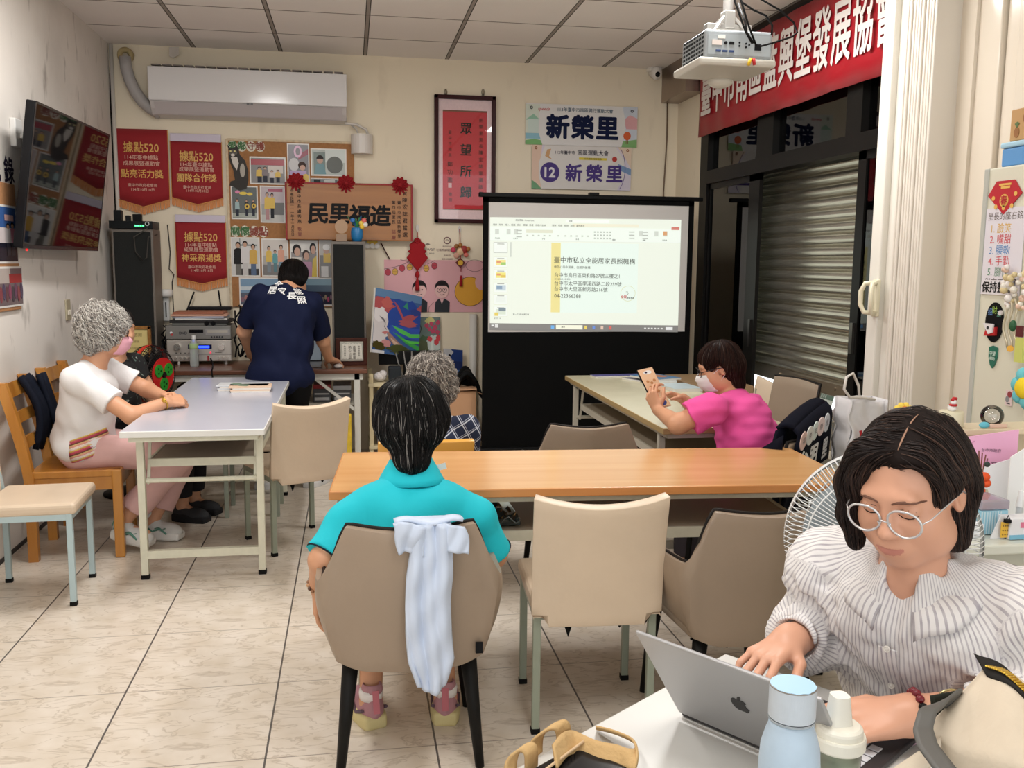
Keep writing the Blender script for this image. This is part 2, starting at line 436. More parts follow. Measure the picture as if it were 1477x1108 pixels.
MB().box(4.225, 5.69, .92, 4.24, 5.72, 1.10).build('door_handle', mat((60, 58, 55), .3, .8), dA)
dC = leaf('door_3', 'near narrow sliding glass leaf beside the white folding door', 4.06, 4.485, 4.25, .14, .075)
MB().box(4.225, 4.43, 1.0, 4.242, 4.46, 1.16).build('door_latch', mat((120, 118, 112), .3, .9), dC)
# rolling shutter
sh = MB()
prof = []
z = 0.78
while z < 2.9:
    p = 0.072
    for t in range(9):
        q = t / 8; prof.append((4.43 - 0.016 * math.sin(PI * q) ** 0.8, z + q * (p - 0.012)))
    prof += [(4.436, z + p - 0.010), (4.430, z + p - 0.007), (4.436, z + p - 0.004)]
    z += p
sh.grid(lambda u, v: (prof[int(round(v * (len(prof) - 1)))][0], 4.0 + u * 2.62, prof[int(round(v * (len(prof) - 1)))][1]), 2, len(prof))
tr4 = thing('door_4', 'half-raised steel roller shutter seen through the glass doors', 'roller shutter', (4.44, 5.3, 0.7), kind='structure')
sh.build('shutter_curtain', mat((196, 190, 176), 0.27, 0.85, noise=(6, .05)), tr4, smooth=False)
b_ = MB().rbox(4.41, 4.0, 0.70, 4.46, 6.62, 0.785, 0.01)
for yy in (4.9, 5.6): b_.cyl((4.40, yy, .75), (4.412, yy, .75), .012, n=10)
b_.build('bottom_bar', mat((150, 138, 122), 0.4, 0.8), tr4)
# white folding door
ac = thing('door_5', 'white folding accordion door stacked at the right wall', 'folding door', (4.1, 3.85, 0), kind='structure')
M_ACC = mat((226, 219, 208), 0.32, noise=(3, .02))
st = MB(); st.rbox(4.03, 3.89, 0, 4.15, 3.975, 2.93, 0.008, 2); st.rbox(4.06, 3.815, 0, 4.13, 3.89, 2.93, 0.004, 2)
st.build('lead_stile', mat((230, 226, 216), .3), ac)
pl = MB()
for k in range(5):
    y0 = 3.815 - k * 0.045
    pl.rbox(4.035 + 0.004 * (k % 2), y0 - 0.042, 0, 4.16, y0 - 0.004, 2.93, 0.006, 2)
    pl.rbox(4.03 + 0.004 * (k % 2), y0 - 0.028, 0, 4.06, y0 - 0.014, 2.93, 0.004, 2)
pl.build('pleats', M_ACC, ac)
hp = RW(1265, 430, 4.03)
h = MB()
for s in (-1, 1):
    h.tube([(4.03 - .0 , hp[1] + s * .002, hp[2] - .07), (3.985, hp[1] + s * .03, hp[2] - .065), (3.975, hp[1] + s * .045, hp[2] - .03), (3.975, hp[1] + s * .045, hp[2] + .03), (3.985, hp[1] + s * .03, hp[2] + .065), (4.03, hp[1] + s * .002, hp[2] + .07)], .011, 8)
h.rbox(4.015, hp[1] - .02, hp[2] - .085, 4.035, hp[1] + .02, hp[2] + .085, .006)
h.build('door_handle', mat((232, 226, 200), .3), ac, smooth=True)
# outside, seen under the shutter
struct('trim_4', MB().box(7.2, 0, 0, 7.3, 9, 1.6), mat((150, 172, 152), .6), 'pale green wall across the street seen under the shutter', 'outside wall')
sc = thing('scooter', 'parked scooter tail with a number plate seen under the shutter', 'scooter', (5.05, 6.05, 0))
MB().rbox(5.0, 5.7, .30, 5.5, 6.2, .42, .06, 4).build('seat_tail', mat((88, 66, 34), .4), sc, smooth=True)
MB().rbox(5.1, 5.8, .18, 5.4, 6.1, .30, .05, 4).build('body', mat((40, 40, 42), .4), sc, smooth=True)
for yy in (5.75, 6.15): MB().torus((5.3, yy, .2), .15, .05, Matrix.Rotation(PI / 2, 4, 'Y'), 28, 8).build('wheel', mat((25, 25, 25), .7), sc, smooth=True)
PMx = frame((0, -1, 0), (0.25, 0, 0.97), (-.97, 0, .25), (4.98, 6.08, .475))
pt = MB(); pt.use(mat((226, 230, 222), .4)).prism(rect(-.13, -.07, .13, .07), 0, .004, PMx); pt.use(mat((46, 92, 62), .4)).prism(rect(-.13, .035, .13, .07), .004, .005, PMx)
pt.use(mat((46, 92, 62))).text('MHZ·868', 0, -.02, .085, bold=.02, sx=.62, z=.006, M=PMx); pt.use(mat((220, 226, 220))).text('臺灣省', 0, .052, .028, z=.006, M=PMx)
pt.build('number_plate', None, sc)

# ================================================================ things on the ceiling and the upper walls
# banner
bn = thing('banner', 'long red cloth banner with white characters above the black doors', 'banner', (4.2, 5.3, 2.36))
def bz(y): return 2.362 + (y - 4.2) * 0.004
B = MB(); B.slab(lambda u, v: (4.185 + .006 * math.sin(u * 23) * (1 - v) + .004 * math.sin(u * 57 + v * 4), 6.63 - u * 2.62, bz(6.63 - u * 2.62) + v * .53), 90, 5, .003)
B.build('cloth', mat((156, 18, 32), .38, noise=(3, .06)), bn, smooth=True)
T = MB(); s_ = '臺中市南區藍興堡發展協會'
for i, ch in enumerate(s_):
    yy = 6.47 - i * 0.2065
    T.text(ch, 0, 0, .345, bold=.020, sx=.58, z=.004, depth=.001, M=right_plane(yy, bz(yy) + .285, 4.176))
T.build('lettering', mat((226, 218, 212), .5), bn)
o_ = MB(); o_.tube([BW(1000, 292, 7.0), BW(1001, 350, 7.0), BW(999, 415, 7.0)], .004, 5); o_.tube([BW(1004, 292, 7.0), BW(1003, 360, 7.0), BW(1002, 415, 7.0)], .004, 5); q = BW(1000, 432, 7.0); o_.rbox(q[0] - .035, 6.99, q[2] - .09, q[0] + .03, 7.03, q[2] + .09, .01)
tag(o_.build('control_box', M_BLK2), 'black hanging control box with cords beside the far door frame', 'control box')
# projector
pj = thing('projector', 'grey ceiling projector hanging from a metal pole with black cables', 'projector', (3.40, 4.05, HC))
Mp = mat((158, 164, 168), .4); Mw = mat((200, 196, 186), .35)
def P_(u, v, y=3.95): return BW(u, v, y)
x0, x1 = 3.165, 3.475; zb, zt = 2.285, 2.415
MB().rbox(x0, 3.95, zb + .012, x1, 4.24, zt, .012, 3).build('upper_case', Mp, pj, smooth=False)
lo = MB(); lo.rbox(x0 - .03, 3.935, zb - .022, x1 + .015, 4.27, zb + .012, .012, 3)
lo.build('lower_case', Mw, pj)
ln = MB(); ln.ell((3.36, 4.25, 2.255), (.06, .05, .03)); ln.build('lens_bulge', Mw, pj, smooth=True)
vg = MB()
for i in range(8):
    for j in range(6): vg.box(x0 - .0015, 3.97 + i * .032, zb + .022 + j * .018, x0 + .004, 3.97 + i * .032 + .022, zb + .022 + j * .018 + .010)
vg.build('side_grille', mat((40, 44, 46)), pj)
pn = MB(); Mb = back_plane(0, 0, 3.949)
pn.use(mat((168, 176, 180), .4)).prism(rect(x0 + .012, zb + .025, x1 - .012, zt - .02), 0, .001, Mb)
for a, b, w, hh, c in ((.03, .075, .045, .022, (225, 214, 208)), (.055, .098, .034, .013, (236, 232, 226)), (.225, .062, .03, .026, (24, 24, 26))):
    pn.use(mat(c)).prism(rect(x0 + a, zb + b - hh / 2 + .0, x0 + a + w, zb + b + hh / 2), .001, .004, Mb)
for a in (.06, .09, .12): pn.use(mat((52, 74, 122))).prism(rect(x0 + a - .012, zb + .036, x0 + a + .01, zb + .044), .001, .006, Mb)
pn.use(mat((28, 28, 30))); pn.prism(oval(x0 + .092, zb + .074, .007), .001, .005, Mb); pn.prism(rect(x0 + .108, zb + .068, x0 + .13, zb + .08), .001, .005, Mb)
for a, bb in ((.155, .078), (.155, .064), (.185, .075), (.185, .06), (.2, .07)): pn.prism(oval(x0 + a, zb + bb, .004), .001, .004, Mb)
pn.build('connector_panel', None, pj)
mk = MB(); mk.cyl((3.325, 4.1, 2.50), (3.325, 4.1, HC), .022); mk.rbox(3.30, 4.07, 2.452, 3.35, 4.13, 2.53, .006); mk.rbox(3.22, 4.075, 2.446, 3.43, 4.125, 2.472, .004); mk.rbox(3.21, 4.0, 2.415, 3.42, 4.2, 2.425, .003)
for dx in (-.085, .085):
    for dy in (-.06, .06): mk.bar((3.32 + dx, 4.1 + dy, 2.42), (3.325 + dx * .3, 4.1 + dy * .3, 2.50), .012)
mk.build('ceiling_mount', mat((176, 174, 170), .35, .7), pj)
cb = MB()
for pts in ([(1052, -30), (1053, 18), (1068, 60), (1078, 78)], [(1057, -30), (1060, 10), (1072, 50), (1084, 82)], [(1063, -20), (1062, 18), (1080, 30), (1098, 38), (1107, 52), (1106, 66)], [(1077, -20), (1090, 14), (1118, 30), (1138, 48), (1143, 62), (1136, 68), (1112, 76), (1090, 82)], [(1058, 20), (1068, 48), (1070, 62), (1080, 78)]):
    cb.tube([P_(u, v, 3.92 if i > 0 else 4.0) for i, (u, v) in enumerate(pts)], .0045, 6)
cb.build('cable', mat((22, 22, 22), .5), pj, smooth=True); pj.location.z += .045; pj.location.x += .02
pg = MB(); q = P_(1083, 84, 3.915); pg.use(mat((232, 190, 44))).cyl(q, q + np.array([-.01, 0, -.03]), .007); pg.use(mat((196, 40, 44))).cyl(q + np.array([.012, 0, 0]), q + np.array([.018, 0, -.028]), .007)
pg.build('cable_plug', None, pj, smooth=True)
# dome camera
c0 = BW(946, 106, 7.1); sc_ = thing('security_camera', 'small white dome security camera in the back ceiling corner', 'camera', (c0[0], 7.1, c0[2]))
cm = MB(); cm.cyl((c0[0], 7.12, c0[2] + .0), (c0[0], 7.18, c0[2] + .02), .035); cm.ell((c0[0], 7.09, c0[2]), (.042, .045, .05)); cm.rbox(c0[0] - .055, 7.1, c0[2] + .02, c0[0] + .05, 7.18, c0[2] + .05, .01)
cm.build('housing', mat((232, 228, 222), .4), sc_, smooth=True)
MB().ell((c0[0], 7.065, c0[2] - .012), (.022, .026, .024)).build('lens', mat((14, 14, 16), .15), sc_, smooth=True)
# conduits
def pipe(name, label, cat, pts, r, m, n=8):
    o = MB().tube(pts, r, n).build(name, m, smooth=True); return tag(o, label, cat)
pipe('conduit', 'thin brown cable running down the back wall right of the signs', 'cable', [BW(963, 138, 7.165), BW(962, 200, 7.165), BW(957, 278, 7.165), BW(957, 330, 7.165)], .006, mat((112, 92, 72)))
pipe('conduit', 'short dark cable bundle hanging beneath the shutter housing', 'cable', [BW(965, 138, 7.15), BW(985, 139, 7.1), BW(1000, 143, 7.0), BW(1012, 136, 6.8)], .012, mat((60, 48, 40)))
pipe('cable', 'black cable down the left back corner from the ceiling', 'cable', [BW(160, 66, 7.165), BW(160, 130, 7.165), BW(162, 220, 7.165), BW(166, 325, 7.165)], .009, mat((28, 26, 26)))
pipe('conduit', 'white trunking strip beside the black corner cable', 'conduit', [(0.022, 7.165, 2.95), (0.022, 7.165, .75)], .014, mat((206, 200, 192)))
pipe('pipe', 'white vertical pipe on back wall beside the projection screen', 'pipe', [(2.60, 7.15, 0), (2.60, 7.15, 1.05)], .028, mat((220, 218, 212)), 12)
# air conditioner
ax0, ax1 = .300, 1.652
A = thing('air_conditioner', 'long white wall-mounted air conditioner high on the back wall', 'air conditioner', (.97, BYW, 2.45))
pr = [(7.18, 2.785), (7.02, 2.79), (6.985, 2.775), (6.975, 2.70), (6.975, 2.60), (6.985, 2.545), (7.0, 2.51), (7.05, 2.462), (7.18, 2.45)]
def ext(prf, xa, xb):
    mb = MB(); n = len(prf); mb.add([(xa, a, b) for a, b in prf] + [(xb, a, b) for a, b in prf], [tuple(range(n)), tuple(reversed(range(n, 2 * n)))] + [(i, n + i, n + (i + 1) % n, (i + 1) % n) for i in range(n)]); return mb
Mac = mat((226, 224, 224), .16)
ext([(7.18, 2.785), (7.02, 2.785), (6.99, 2.765), (6.99, 2.55), (7.02, 2.50), (7.06, 2.462), (7.18, 2.45)], ax0, ax1).build('body', mat((206, 200, 198), .35), A, bevel=.008)
MB().rbox(ax0 - .004, 6.972, 2.548, ax1 + .004, 6.995, 2.778, .009, 3).build('front_panel', Mac, A)
MB().add([(ax0 + .03, 6.988, 2.54), (ax1 - .03, 6.988, 2.54), (ax1 - .03, 7.045, 2.466), (ax0 + .03, 7.045, 2.466)], [(0, 1, 2, 3)]).build('louver', mat((196, 188, 188), .3), A)
g = MB()
for i in range(18): g.box(ax0 + .02 + i * .0735, 6.985, 2.785, ax0 + .02 + i * .0735 + .062, 7.15, 2.793)
g.build('top_grille', mat((120, 112, 106), .6), A)
lt = MB(); lt.use(mat((120, 122, 126))); q = BW(360, 150, 6.97); [lt.prism(rect(q[0] - .02 + i * .009, q[2] - .006, q[0] - .014 + i * .009, q[2] + .006), 0, .001, back_plane(0, 0, 6.9715)) for i in range(5)]; lt.build('maker_mark', None, A)
dk = MB(); dk.tube([BW(u, v, 7.11) for u, v in ((180, 82), (182, 98), (187, 115), (195, 132), (206, 147), (218, 157), (232, 164))], .041, 12)
tag(dk.build('pipe_sleeve', mat((176, 172, 170), .55, bump=(30, .3)), smooth=True), 'grey wrapped pipe sleeve curving into the left end of air conditioner', 'pipe')
fo = MB(); fo.torus(BW(181, 80, 7.13), .038, .02, Matrix.Rotation(PI / 2, 4, 'X') @ Matrix.Rotation(.3, 4, 'Y'), 20, 6)
tag(fo.build('sealing_foam', mat((178, 160, 116), .9, bump=(40, .6)), smooth=True), 'lumpy foam ring sealing the pipe hole in the left corner', 'foam')
fl_ = MB(); fl_.slab(lambda u, v: BW(244 + u * 14, 68 + v * (8 + 8 * (1 - abs(u - .4))), 7.15 - .02 * v), 5, 4, .003)
tag(fl_.build('peeling_paint', mat((206, 198, 188), .8)), 'curled flap of peeling paint at ceiling edge above air conditioner', 'paint flap')
bx = BW(522, 208, 7.12); db = thing('junction_box', 'white plastic junction box below the right end of air conditioner', 'junction box', (bx[0], BYW, bx[2] - .075))
jb = MB(); jb.prism([(bx[0] - .08, 0), (bx[0] + .08, 0)] + [(bx[0] + .08 * math.cos(t), -.09 * math.sin(t) - .03) for t in [PI * i / 12 for i in range(13)]], bx[2] - .07, bx[2] + .07, Matrix.Translation((0, 7.18, 0)))
jb.build('cover', mat((222, 216, 210), .4), db)
w_ = MB(); w_.tube([BW(498, 178, 7.05), BW(515, 180, 7.1), BW(528, 187, 7.1), BW(531, 195, 7.1)], .010, 8); w_.tube([BW(506, 180, 7.12), BW(514, 186, 7.12), BW(517, 195, 7.12)], .006, 6); w_.build('drain_hose', mat((206, 200, 194)), db, smooth=True)
# ================================================================ back wall decorations
def WX(u, v, y=7.17): q = BW(u, v, y); return (q[0], q[2])
GOLD = mat((226, 176, 92), .4); PALE = mat((232, 190, 170), .5); RED = (148, 10, 24)
def pennant(label, title, x0, x1, zt, zside, zpt, header, jag=1):
    o = thing('pennant', label, 'pennant', ((x0 + x1) / 2, BYW, zpt - .05), group='red award pennants on the back wall')
    M = back_plane(0, 0, 7.168); xm = (x0 + x1) / 2; W = x1 - x0; H = zt - zside
    c = MB(); c.slab(lambda u, v: (x0 + u * W, 7.165 + .004 * math.sin(u * 5 + 1), (zpt + (zside - zpt) * abs(2 * u - 1)) * (1 - v) + zt * v), 21, 8, .003)
    c.build('cloth', mat(RED, .75, sheen=.3), o, smooth=True)
    if header:
        MB().rbox(x0 + .004, 7.157, zt - .004, x1 - .004, 7.17, zt + .052, .004).build('header_strip', mat((206, 196, 212), .4), o)
    f = MB(); n = 44
    for i in range(n):
        u = (i + .5) / n; zz = zpt + (zside - zpt) * abs(2 * u - 1); xx = x0 + u * W; L = .05 + .006 * random.random(); d = .003 * random.uniform(-1, 1)
        f.bar((xx, 7.160, zz + .004), (xx + d, 7.160 + .002 * random.random(), zz - L), W / n * .8, .002)
    f.build('fringe', mat((216, 142, 84), .7), o)
    b = MB(); b.bar((x0, 7.1595, zside), (xm, 7.1595, zpt), .012, .003); b.bar((xm, 7.1595, zpt), (x1, 7.1595, zside), .012, .003); b.bar((x0 + .002, 7.161, zt), (x0 + .002, 7.161, zside), .004, .004); b.bar((x1 - .002, 7.161, zt), (x1 - .002, 7.161, zside), .004, .004)
    b.build('gold_trim', mat((214, 150, 70), .5), o)
    t = MB(); h = zt - (zpt)
    M2 = back_plane(0, 0, 7.1595); k = W / .38
    t.use(GOLD); t.text('據點520', xm, zt - .22 * h - .01, .083 * k, bold=.010, sx=.86, M=M2)
    t.use(PALE).text('114年臺中據點', xm, zt - .345 * h - .01, .037 * k, M=M2); t.text('成果展暨運動會', xm, zt - .42 * h - .01, .037 * k, M=M2)
    t.use(GOLD).text(title, xm, zt - .555 * h - .01, .066 * k, bold=.014, sx=.9, M=M2)
    t.use(PALE).text('臺中市政府社會局', xm, zt - .70 * h - .01, .026 * k, M=M2); t.text('114年10月18日', xm, zt - .755 * h - .01, .026 * k, M=M2)
    t.build('lettering', None, o)
pennant('red award pennant in the corner, lettered 點亮活力獎, without pale header', '點亮活力獎', .012, .384, 2.372, 1.878, 1.822, False)
pennant('red award pennant with pale header, lettered 團隊合作獎, beside the corkboard top', '團隊合作獎', .394, .756, 2.298, 1.895, 1.845, True)
pennant('red award pennant hanging lowest, lettered 神采飛揚獎, above the amplifier', '神采飛揚獎', .408, .768, 1.722, 1.315, 1.270, True)
# corkboard
cb = thing('corkboard', 'brown corkboard covered with photographs behind the wooden plaque', 'noticeboard', (1.26, BYW, 1.10))
MB().rbox(.79, 7.156, 1.105, 1.70, 7.178, 2.318, .003).build('board', mat((164, 116, 74), .9, noise=(60, .12)), cb)
e = MB()
for a in ((.782, 1.10, .80, 2.322), (.79, 2.31, 1.70, 2.326)): e.rbox(a[0], 7.152, a[1], a[2], 7.18, a[3], .003)
e.build('edging', mat((206, 186, 156), .7, noise=(30, .2)), cb)
def letters_tile(name, label, cat, chars, cols, u0, v0, u1, v1, rows=1):
    o = thing(name, label, cat, (BW((u0 + u1) / 2, v1)[0], 7.15, BW(u0, v1)[2])); t = MB(); n = len(chars)
    (ax, az), (bx, bz_) = WX(u0, (v0 + v1) / 2), WX(u1, (v0 + v1) / 2 + 1); h = abs(WX(u0, v0)[1] - WX(u0, v1)[1]); M = back_plane(0, 0, 7.157)
    for i, ch in enumerate(chars):
        f = (i + .5) / n; x = ax + (bx - ax) * f; z = az + (bz_ - az) * f; w = (bx - ax) / n
        t.use(mat((226, 222, 206))).prism(oval(x, z, w * .52, h * .56, 12), 0, .002, M)
        t.use(mat(cols[i])).text(ch, x, z, h * .92, bold=.03, z=.003, M=M)
    t.build('lettering', None, o)
GRN = (62, 112, 62); BRN = (140, 62, 46)
letters_tile('title_card', 'cut-out green and brown title 愛鄰守護 at corkboard top', 'title', '愛鄰守護', [GRN, GRN, BRN, BRN], 329, 204, 382, 218)
letters_tile('title_card', 'cut-out green and brown title 關懷據點 halfway down the corkboard', 'title', '關懷據點', [GRN, GRN, BRN, BRN], 333, 326, 387, 341)
def figure(x, z, h, shirt, pants=(52, 54, 66), skin=(190, 148, 120), hair=(36, 30, 28)):
    w = h * .13
    return [(pants, rect(x - w * .8, z, x + w * .8, z + h * .46)), (shirt, [(x - w * 1.3, z + h * .40), (x + w * 1.3, z + h * .40), (x + w * 1.15, z + h * .80), (x + w * .4, z + h * .84), (x - w * .4, z + h * .84), (x - w * 1.15, z + h * .80)]),
            (hair, oval(x, z + h * .925, w * .72, h * .088, 14)), (skin, oval(x, z + h * .90, w * .55, h * .066, 14))]
def photo(label, u0, v0, u1, v1, shapes, y=7.155, group='photographs pinned on the corkboard', border=(226, 222, 216)):
    (a, zt), (b, zb_) = WX(u0, v0), WX(u1, v1)
    w, h = b - a, zt - zb_; mb = MB(); M = back_plane(a, zb_, y)
    mb.use(mat(border, .25)).prism(rect(0, 0, w, h), 0, .002, M)
    i = .03 * min(w, h) + .003
    sh = []
    for c, p in shapes:
        sh.append((c, [(min(max(i + q[0] * (w - 2 * i), i), w - i), min(max(i + q[1] * (h - 2 * i), i), h - i)) for q in p]))
    paint(mb, sh, M, .002, .0002, .22)
    return tag(mb.build('photograph', None), label, 'photograph', group)
YL = (216, 178, 52); TEAL = (70, 146, 150)
def R_(*a): return rect(*a)
catp = MB(); Mc = back_plane(0, 0, 7.152); cx_, cz = WX(343, 242)
sil = [(-.055, .118), (-.07, .165), (-.045, .135), (-.02, .138), (.0, .16), (.012, .125), (.02, .09), (.055, .05), (.075, -.02), (.075, -.09), (.06, -.15), (.01, -.165), (-.03, -.14), (-.06, -.13), (-.05, -.10), (-.02, -.09), (-.03, -.02), (-.05, .03), (-.06, .08)]
catp.use(mat((58, 54, 50), .3)).prism([(cx_ + x, cz + z) for x, z in sil], 0, .002, Mc)
paint(catp, [((214, 208, 200), [(cx_ + x, cz + z) for x, z in ((-.045, .075), (.0, .075), (.01, .03), (-.005, -.02), (-.03, .02))]), ((176, 170, 160), oval(cx_ + .035, cz - .02, .018, .05)), ((92, 86, 78), oval(cx_ - .028, cz + .105, .03, .022)), ((228, 214, 140), oval(cx_ - .045, cz + .115, .006)), ((228, 214, 140), oval(cx_ - .015, cz + .115, .006)), ((220, 214, 206), oval(cx_ - .03, cz + .088, .014, .01))], Mc, .002)
tag(catp.build('photograph', None), 'cut-out photograph of a sitting grey and white cat', 'photograph', 'photographs pinned on the corkboard')
photo('wide group photograph under a red banner, right of the cat', 360, 226, 413, 267, [((128, 124, 122), R_(0, 0, 1, 1)), ((164, 34, 52), R_(0, .72, 1, .95)), ((206, 196, 188), R_(.5, .4, .95, .7))] + figure(.25, .02, .62, YL) + figure(.42, .05, .6, (110, 96, 96)) + figure(.62, .02, .5, (206, 196, 190)) + figure(.8, .04, .5, YL))
photo('photograph with a pink balloon loop above a bent grey head', 414, 207, 447, 266, [((120, 116, 122), R_(0, 0, 1, 1)), ((142, 44, 66), [(.5, .6), (1, .75), (1, .9), (.5, .72)]), ((222, 176, 206), arc(.48, .82, .2, .16, 0, 2 * PI, 20)), ((120, 112, 118), oval(.48, .82, .11, .10)), ((196, 194, 196), oval(.28, .48, .26, .17)), ((66, 44, 36), oval(.68, .46, .2, .1)), ((196, 150, 126), oval(.7, .4, .14, .07)), ((178, 150, 196), R_(.05, .12, .9, .32)), (YL, oval(.85, .12, .2, .12))])
photo('photograph of a person beside a round dark tree, top right', 448, 214, 500, 255, [((176, 184, 178), R_(0, 0, 1, 1)), ((112, 128, 122), R_(.05, .05, .4, .9)), ((206, 214, 210), R_(.4, .5, 1, 1)), ((84, 86, 78), oval(.68, .4, .25, .34)), ((96, 140, 148), [(.05, .02), (.42, .02), (.36, .42), (.12, .42)]), ((190, 150, 128), oval(.24, .58, .09, .13)), ((48, 42, 40), arc(.24, .63, .11, .15, 0, PI, 10))])
photo('narrow photograph half hidden by the plaque top edge', 448, 257, 488, 270, [((96, 104, 104), R_(0, 0, 1, 1)), ((40, 42, 44), R_(.1, .1, .35, .9)), ((186, 190, 184), R_(.5, .2, .9, .9))])
photo('photograph of people in a row with sunflower decorations, below cat', 333, 268, 373, 317, [((82, 88, 86), R_(0, 0, 1, 1)), ((160, 166, 156), R_(0, .02, 1, .16)), ((224, 196, 62), oval(.45, .8, .16, .05)), ((224, 196, 62), oval(.72, .78, .12, .05)), ((220, 130, 170), oval(.22, .84, .1, .05))] + figure(.2, .06, .56, (150, 176, 178)) + figure(.58, .08, .52, (60, 60, 62)) + figure(.86, .08, .52, (66, 62, 60)) + [(YL, oval(.6, .38, .1, .09)), (YL, oval(.88, .4, .09, .08)), ((60, 40, 26), oval(.6, .38, .04)), ((60, 40, 26), oval(.88, .4, .035))])
photo('photograph of two people in yellow vests beside a desk', 375, 268, 412, 322, [((158, 156, 152), R_(0, 0, 1, 1)), ((186, 172, 176), R_(0, .5, 1, 1)), ((156, 62, 88), R_(.3, .86, .95, .95)), ((92, 88, 84), R_(.5, .2, 1, .55)), ((186, 184, 178), R_(0, 0, 1, .2))] + figure(.26, .06, .78, YL, (170, 120, 120)) + figure(.48, .10, .72, YL, (40, 40, 44)))
photo('photograph of three people, man in black jacket at left', 332, 342, 376, 399, [((206, 204, 200), R_(0, 0, 1, 1)), ((120, 126, 124), R_(.25, .8, .95, .84)), ((120, 126, 124), R_(.3, .55, .33, 1)), ((64, 60, 60), R_(.3, 0, 1, .18))] + figure(.24, -.1, 1.0, (34, 32, 32), (92, 88, 80)) + figure(.5, -.05, .98, (214, 210, 208), (196, 192, 190)) + figure(.8, -.05, .9, (206, 160, 44), (60, 84, 120)))
photo('photograph of two yellow vests with a bent person between', 377, 344, 417, 399, [((170, 164, 156), R_(0, 0, 1, 1)), ((206, 198, 190), R_(.0, .55, 1, 1)), ((110, 104, 100), R_(0, 0, 1, .3))] + figure(.25, .08, .74, YL, (110, 120, 130)) + figure(.5, .1, .62, TEAL, (60, 110, 120)) + figure(.75, .06, .8, (214, 150, 120), (96, 130, 150)))
photo('close photograph of three smiling faces with pink shirt', 418, 346, 459, 401, [((140, 132, 130), R_(0, 0, 1, 1)), ((220, 216, 210), R_(0, .7, 1, 1)), ((206, 200, 190), R_(.02, .05, .4, .55)), ((186, 140, 170), [(.3, .0), (.85, .0), (.8, .42), (.4, .42)]), ((214, 186, 70), [(.8, 0), (1, 0), (1, .6), (.85, .5)]), ((40, 34, 32), oval(.22, .76, .17, .15)), ((196, 152, 128), oval(.24, .70, .12, .12)), ((70, 60, 56), oval(.58, .62, .14, .14)), ((200, 156, 132), oval(.6, .58, .11, .11)), ((40, 36, 36), oval(.86, .8, .13, .16)), ((196, 150, 126), oval(.87, .76, .1, .12))])
photo('narrow photograph of a person in yellow beside the black speaker', 460, 346, 480, 401, [((120, 116, 112), R_(0, 0, 1, 1)), ((186, 180, 172), R_(0, .6, 1, 1)), ((206, 204, 202), R_(.1, 0, .7, .3)), (YL, R_(.3, .4, .9, .66)), ((190, 150, 128), oval(.55, .74, .25, .1)), ((224, 222, 220), oval(.55, .82, .3, .08))])
photo('blue sky crowd photograph at the bottom left of the corkboard', 345, 400, 412, 441, [((112, 146, 176), R_(0, .4, 1, 1)), ((196, 206, 212), R_(0, .55, .6, .7)), ((70, 74, 92), R_(0, 0, 1, .45))] + [((120 + 40 * (i % 3), 80 + 20 * (i % 4), 96), oval(.04 + i * .08, .2 + .06 * (i % 2), .04, .1)) for i in range(12)])
photo('dark evening crowd photograph right of the standing man', 438, 400, 481, 441, [((70, 90, 110), R_(0, .45, 1, 1)), ((120, 150, 166), R_(0, .75, 1, 1)), ((44, 42, 58), R_(0, 0, 1, .5))] + [((110 + 30 * (i % 3), 60 + 20 * (i % 4), 96), oval(.06 + i * .1, .2 + .08 * (i % 2), .04, .1)) for i in range(10)])
# plaque
pq = thing('wooden_plaque', 'wide wooden honour plaque with red edge and four big black characters', 'plaque', (1.66, 7.13, 1.60))
px0, px1, pz0, pz1 = 1.212, 2.118, 1.605, 2.01
MB().rbox(px0, 7.085, pz0, px1, 7.125, pz1, .004).build('board', wood_mat((178, 118, 54), (154, 96, 38), 0, 4.0, .3), pq)
r_ = MB(); r_.rbox(px0 - .012, 7.09, pz0 - .004, px0 + .004, 7.14, pz1 + .006, .004); r_.rbox(px1 - .004, 7.09, pz0 - .004, px1 + .014, 7.14, pz1 + .006, .004); r_.rbox(px0 - .012, 7.09, pz1 - .003, px1 + .014, 7.14, pz1 + .012, .004)
r_.build('red_edge', mat((150, 22, 30), .5), pq)
t = MB(); M = back_plane(0, 0, 7.0845); t.use(mat((16, 14, 14), .4))
for i, ch in enumerate('民里福造'): t.text(ch, px0 + .222 + i * .152, 1.795 - (.012 if i > 1 else 0), .160, bold=.035, M=M, shear=.06)
t.column('陳宏誌君當選', px1 - .045, 1.905, .040, 1.28, bold=.01, M=M); t.column('臺中市南區新榮里', px1 - .088, 1.885, .030, 1.18, bold=.01, M=M); t.column('第四屆里長', px1 - .130, 1.885, .030, 1.18, bold=.01, M=M)
t.text('賀', px1 - .045, 1.952, .032, bold=.01, M=M); t.column('臺中市長盧秀燕', px0 + .088, 1.955, .030, 1.22, bold=.01, M=M); t.column('中華民國一一一年十一月吉日', px0 + .038, 1.955, .025, 1.04, bold=.01, M=M)
t.use(mat((120, 40, 30))).column('誌慶', px1 - .13, 1.67, .032, 1.3, bold=.01, M=M); t.column('敬賀', px0 + .088, 1.68, .030, 1.25, bold=.01, M=M)
t.build('lettering', None, pq)
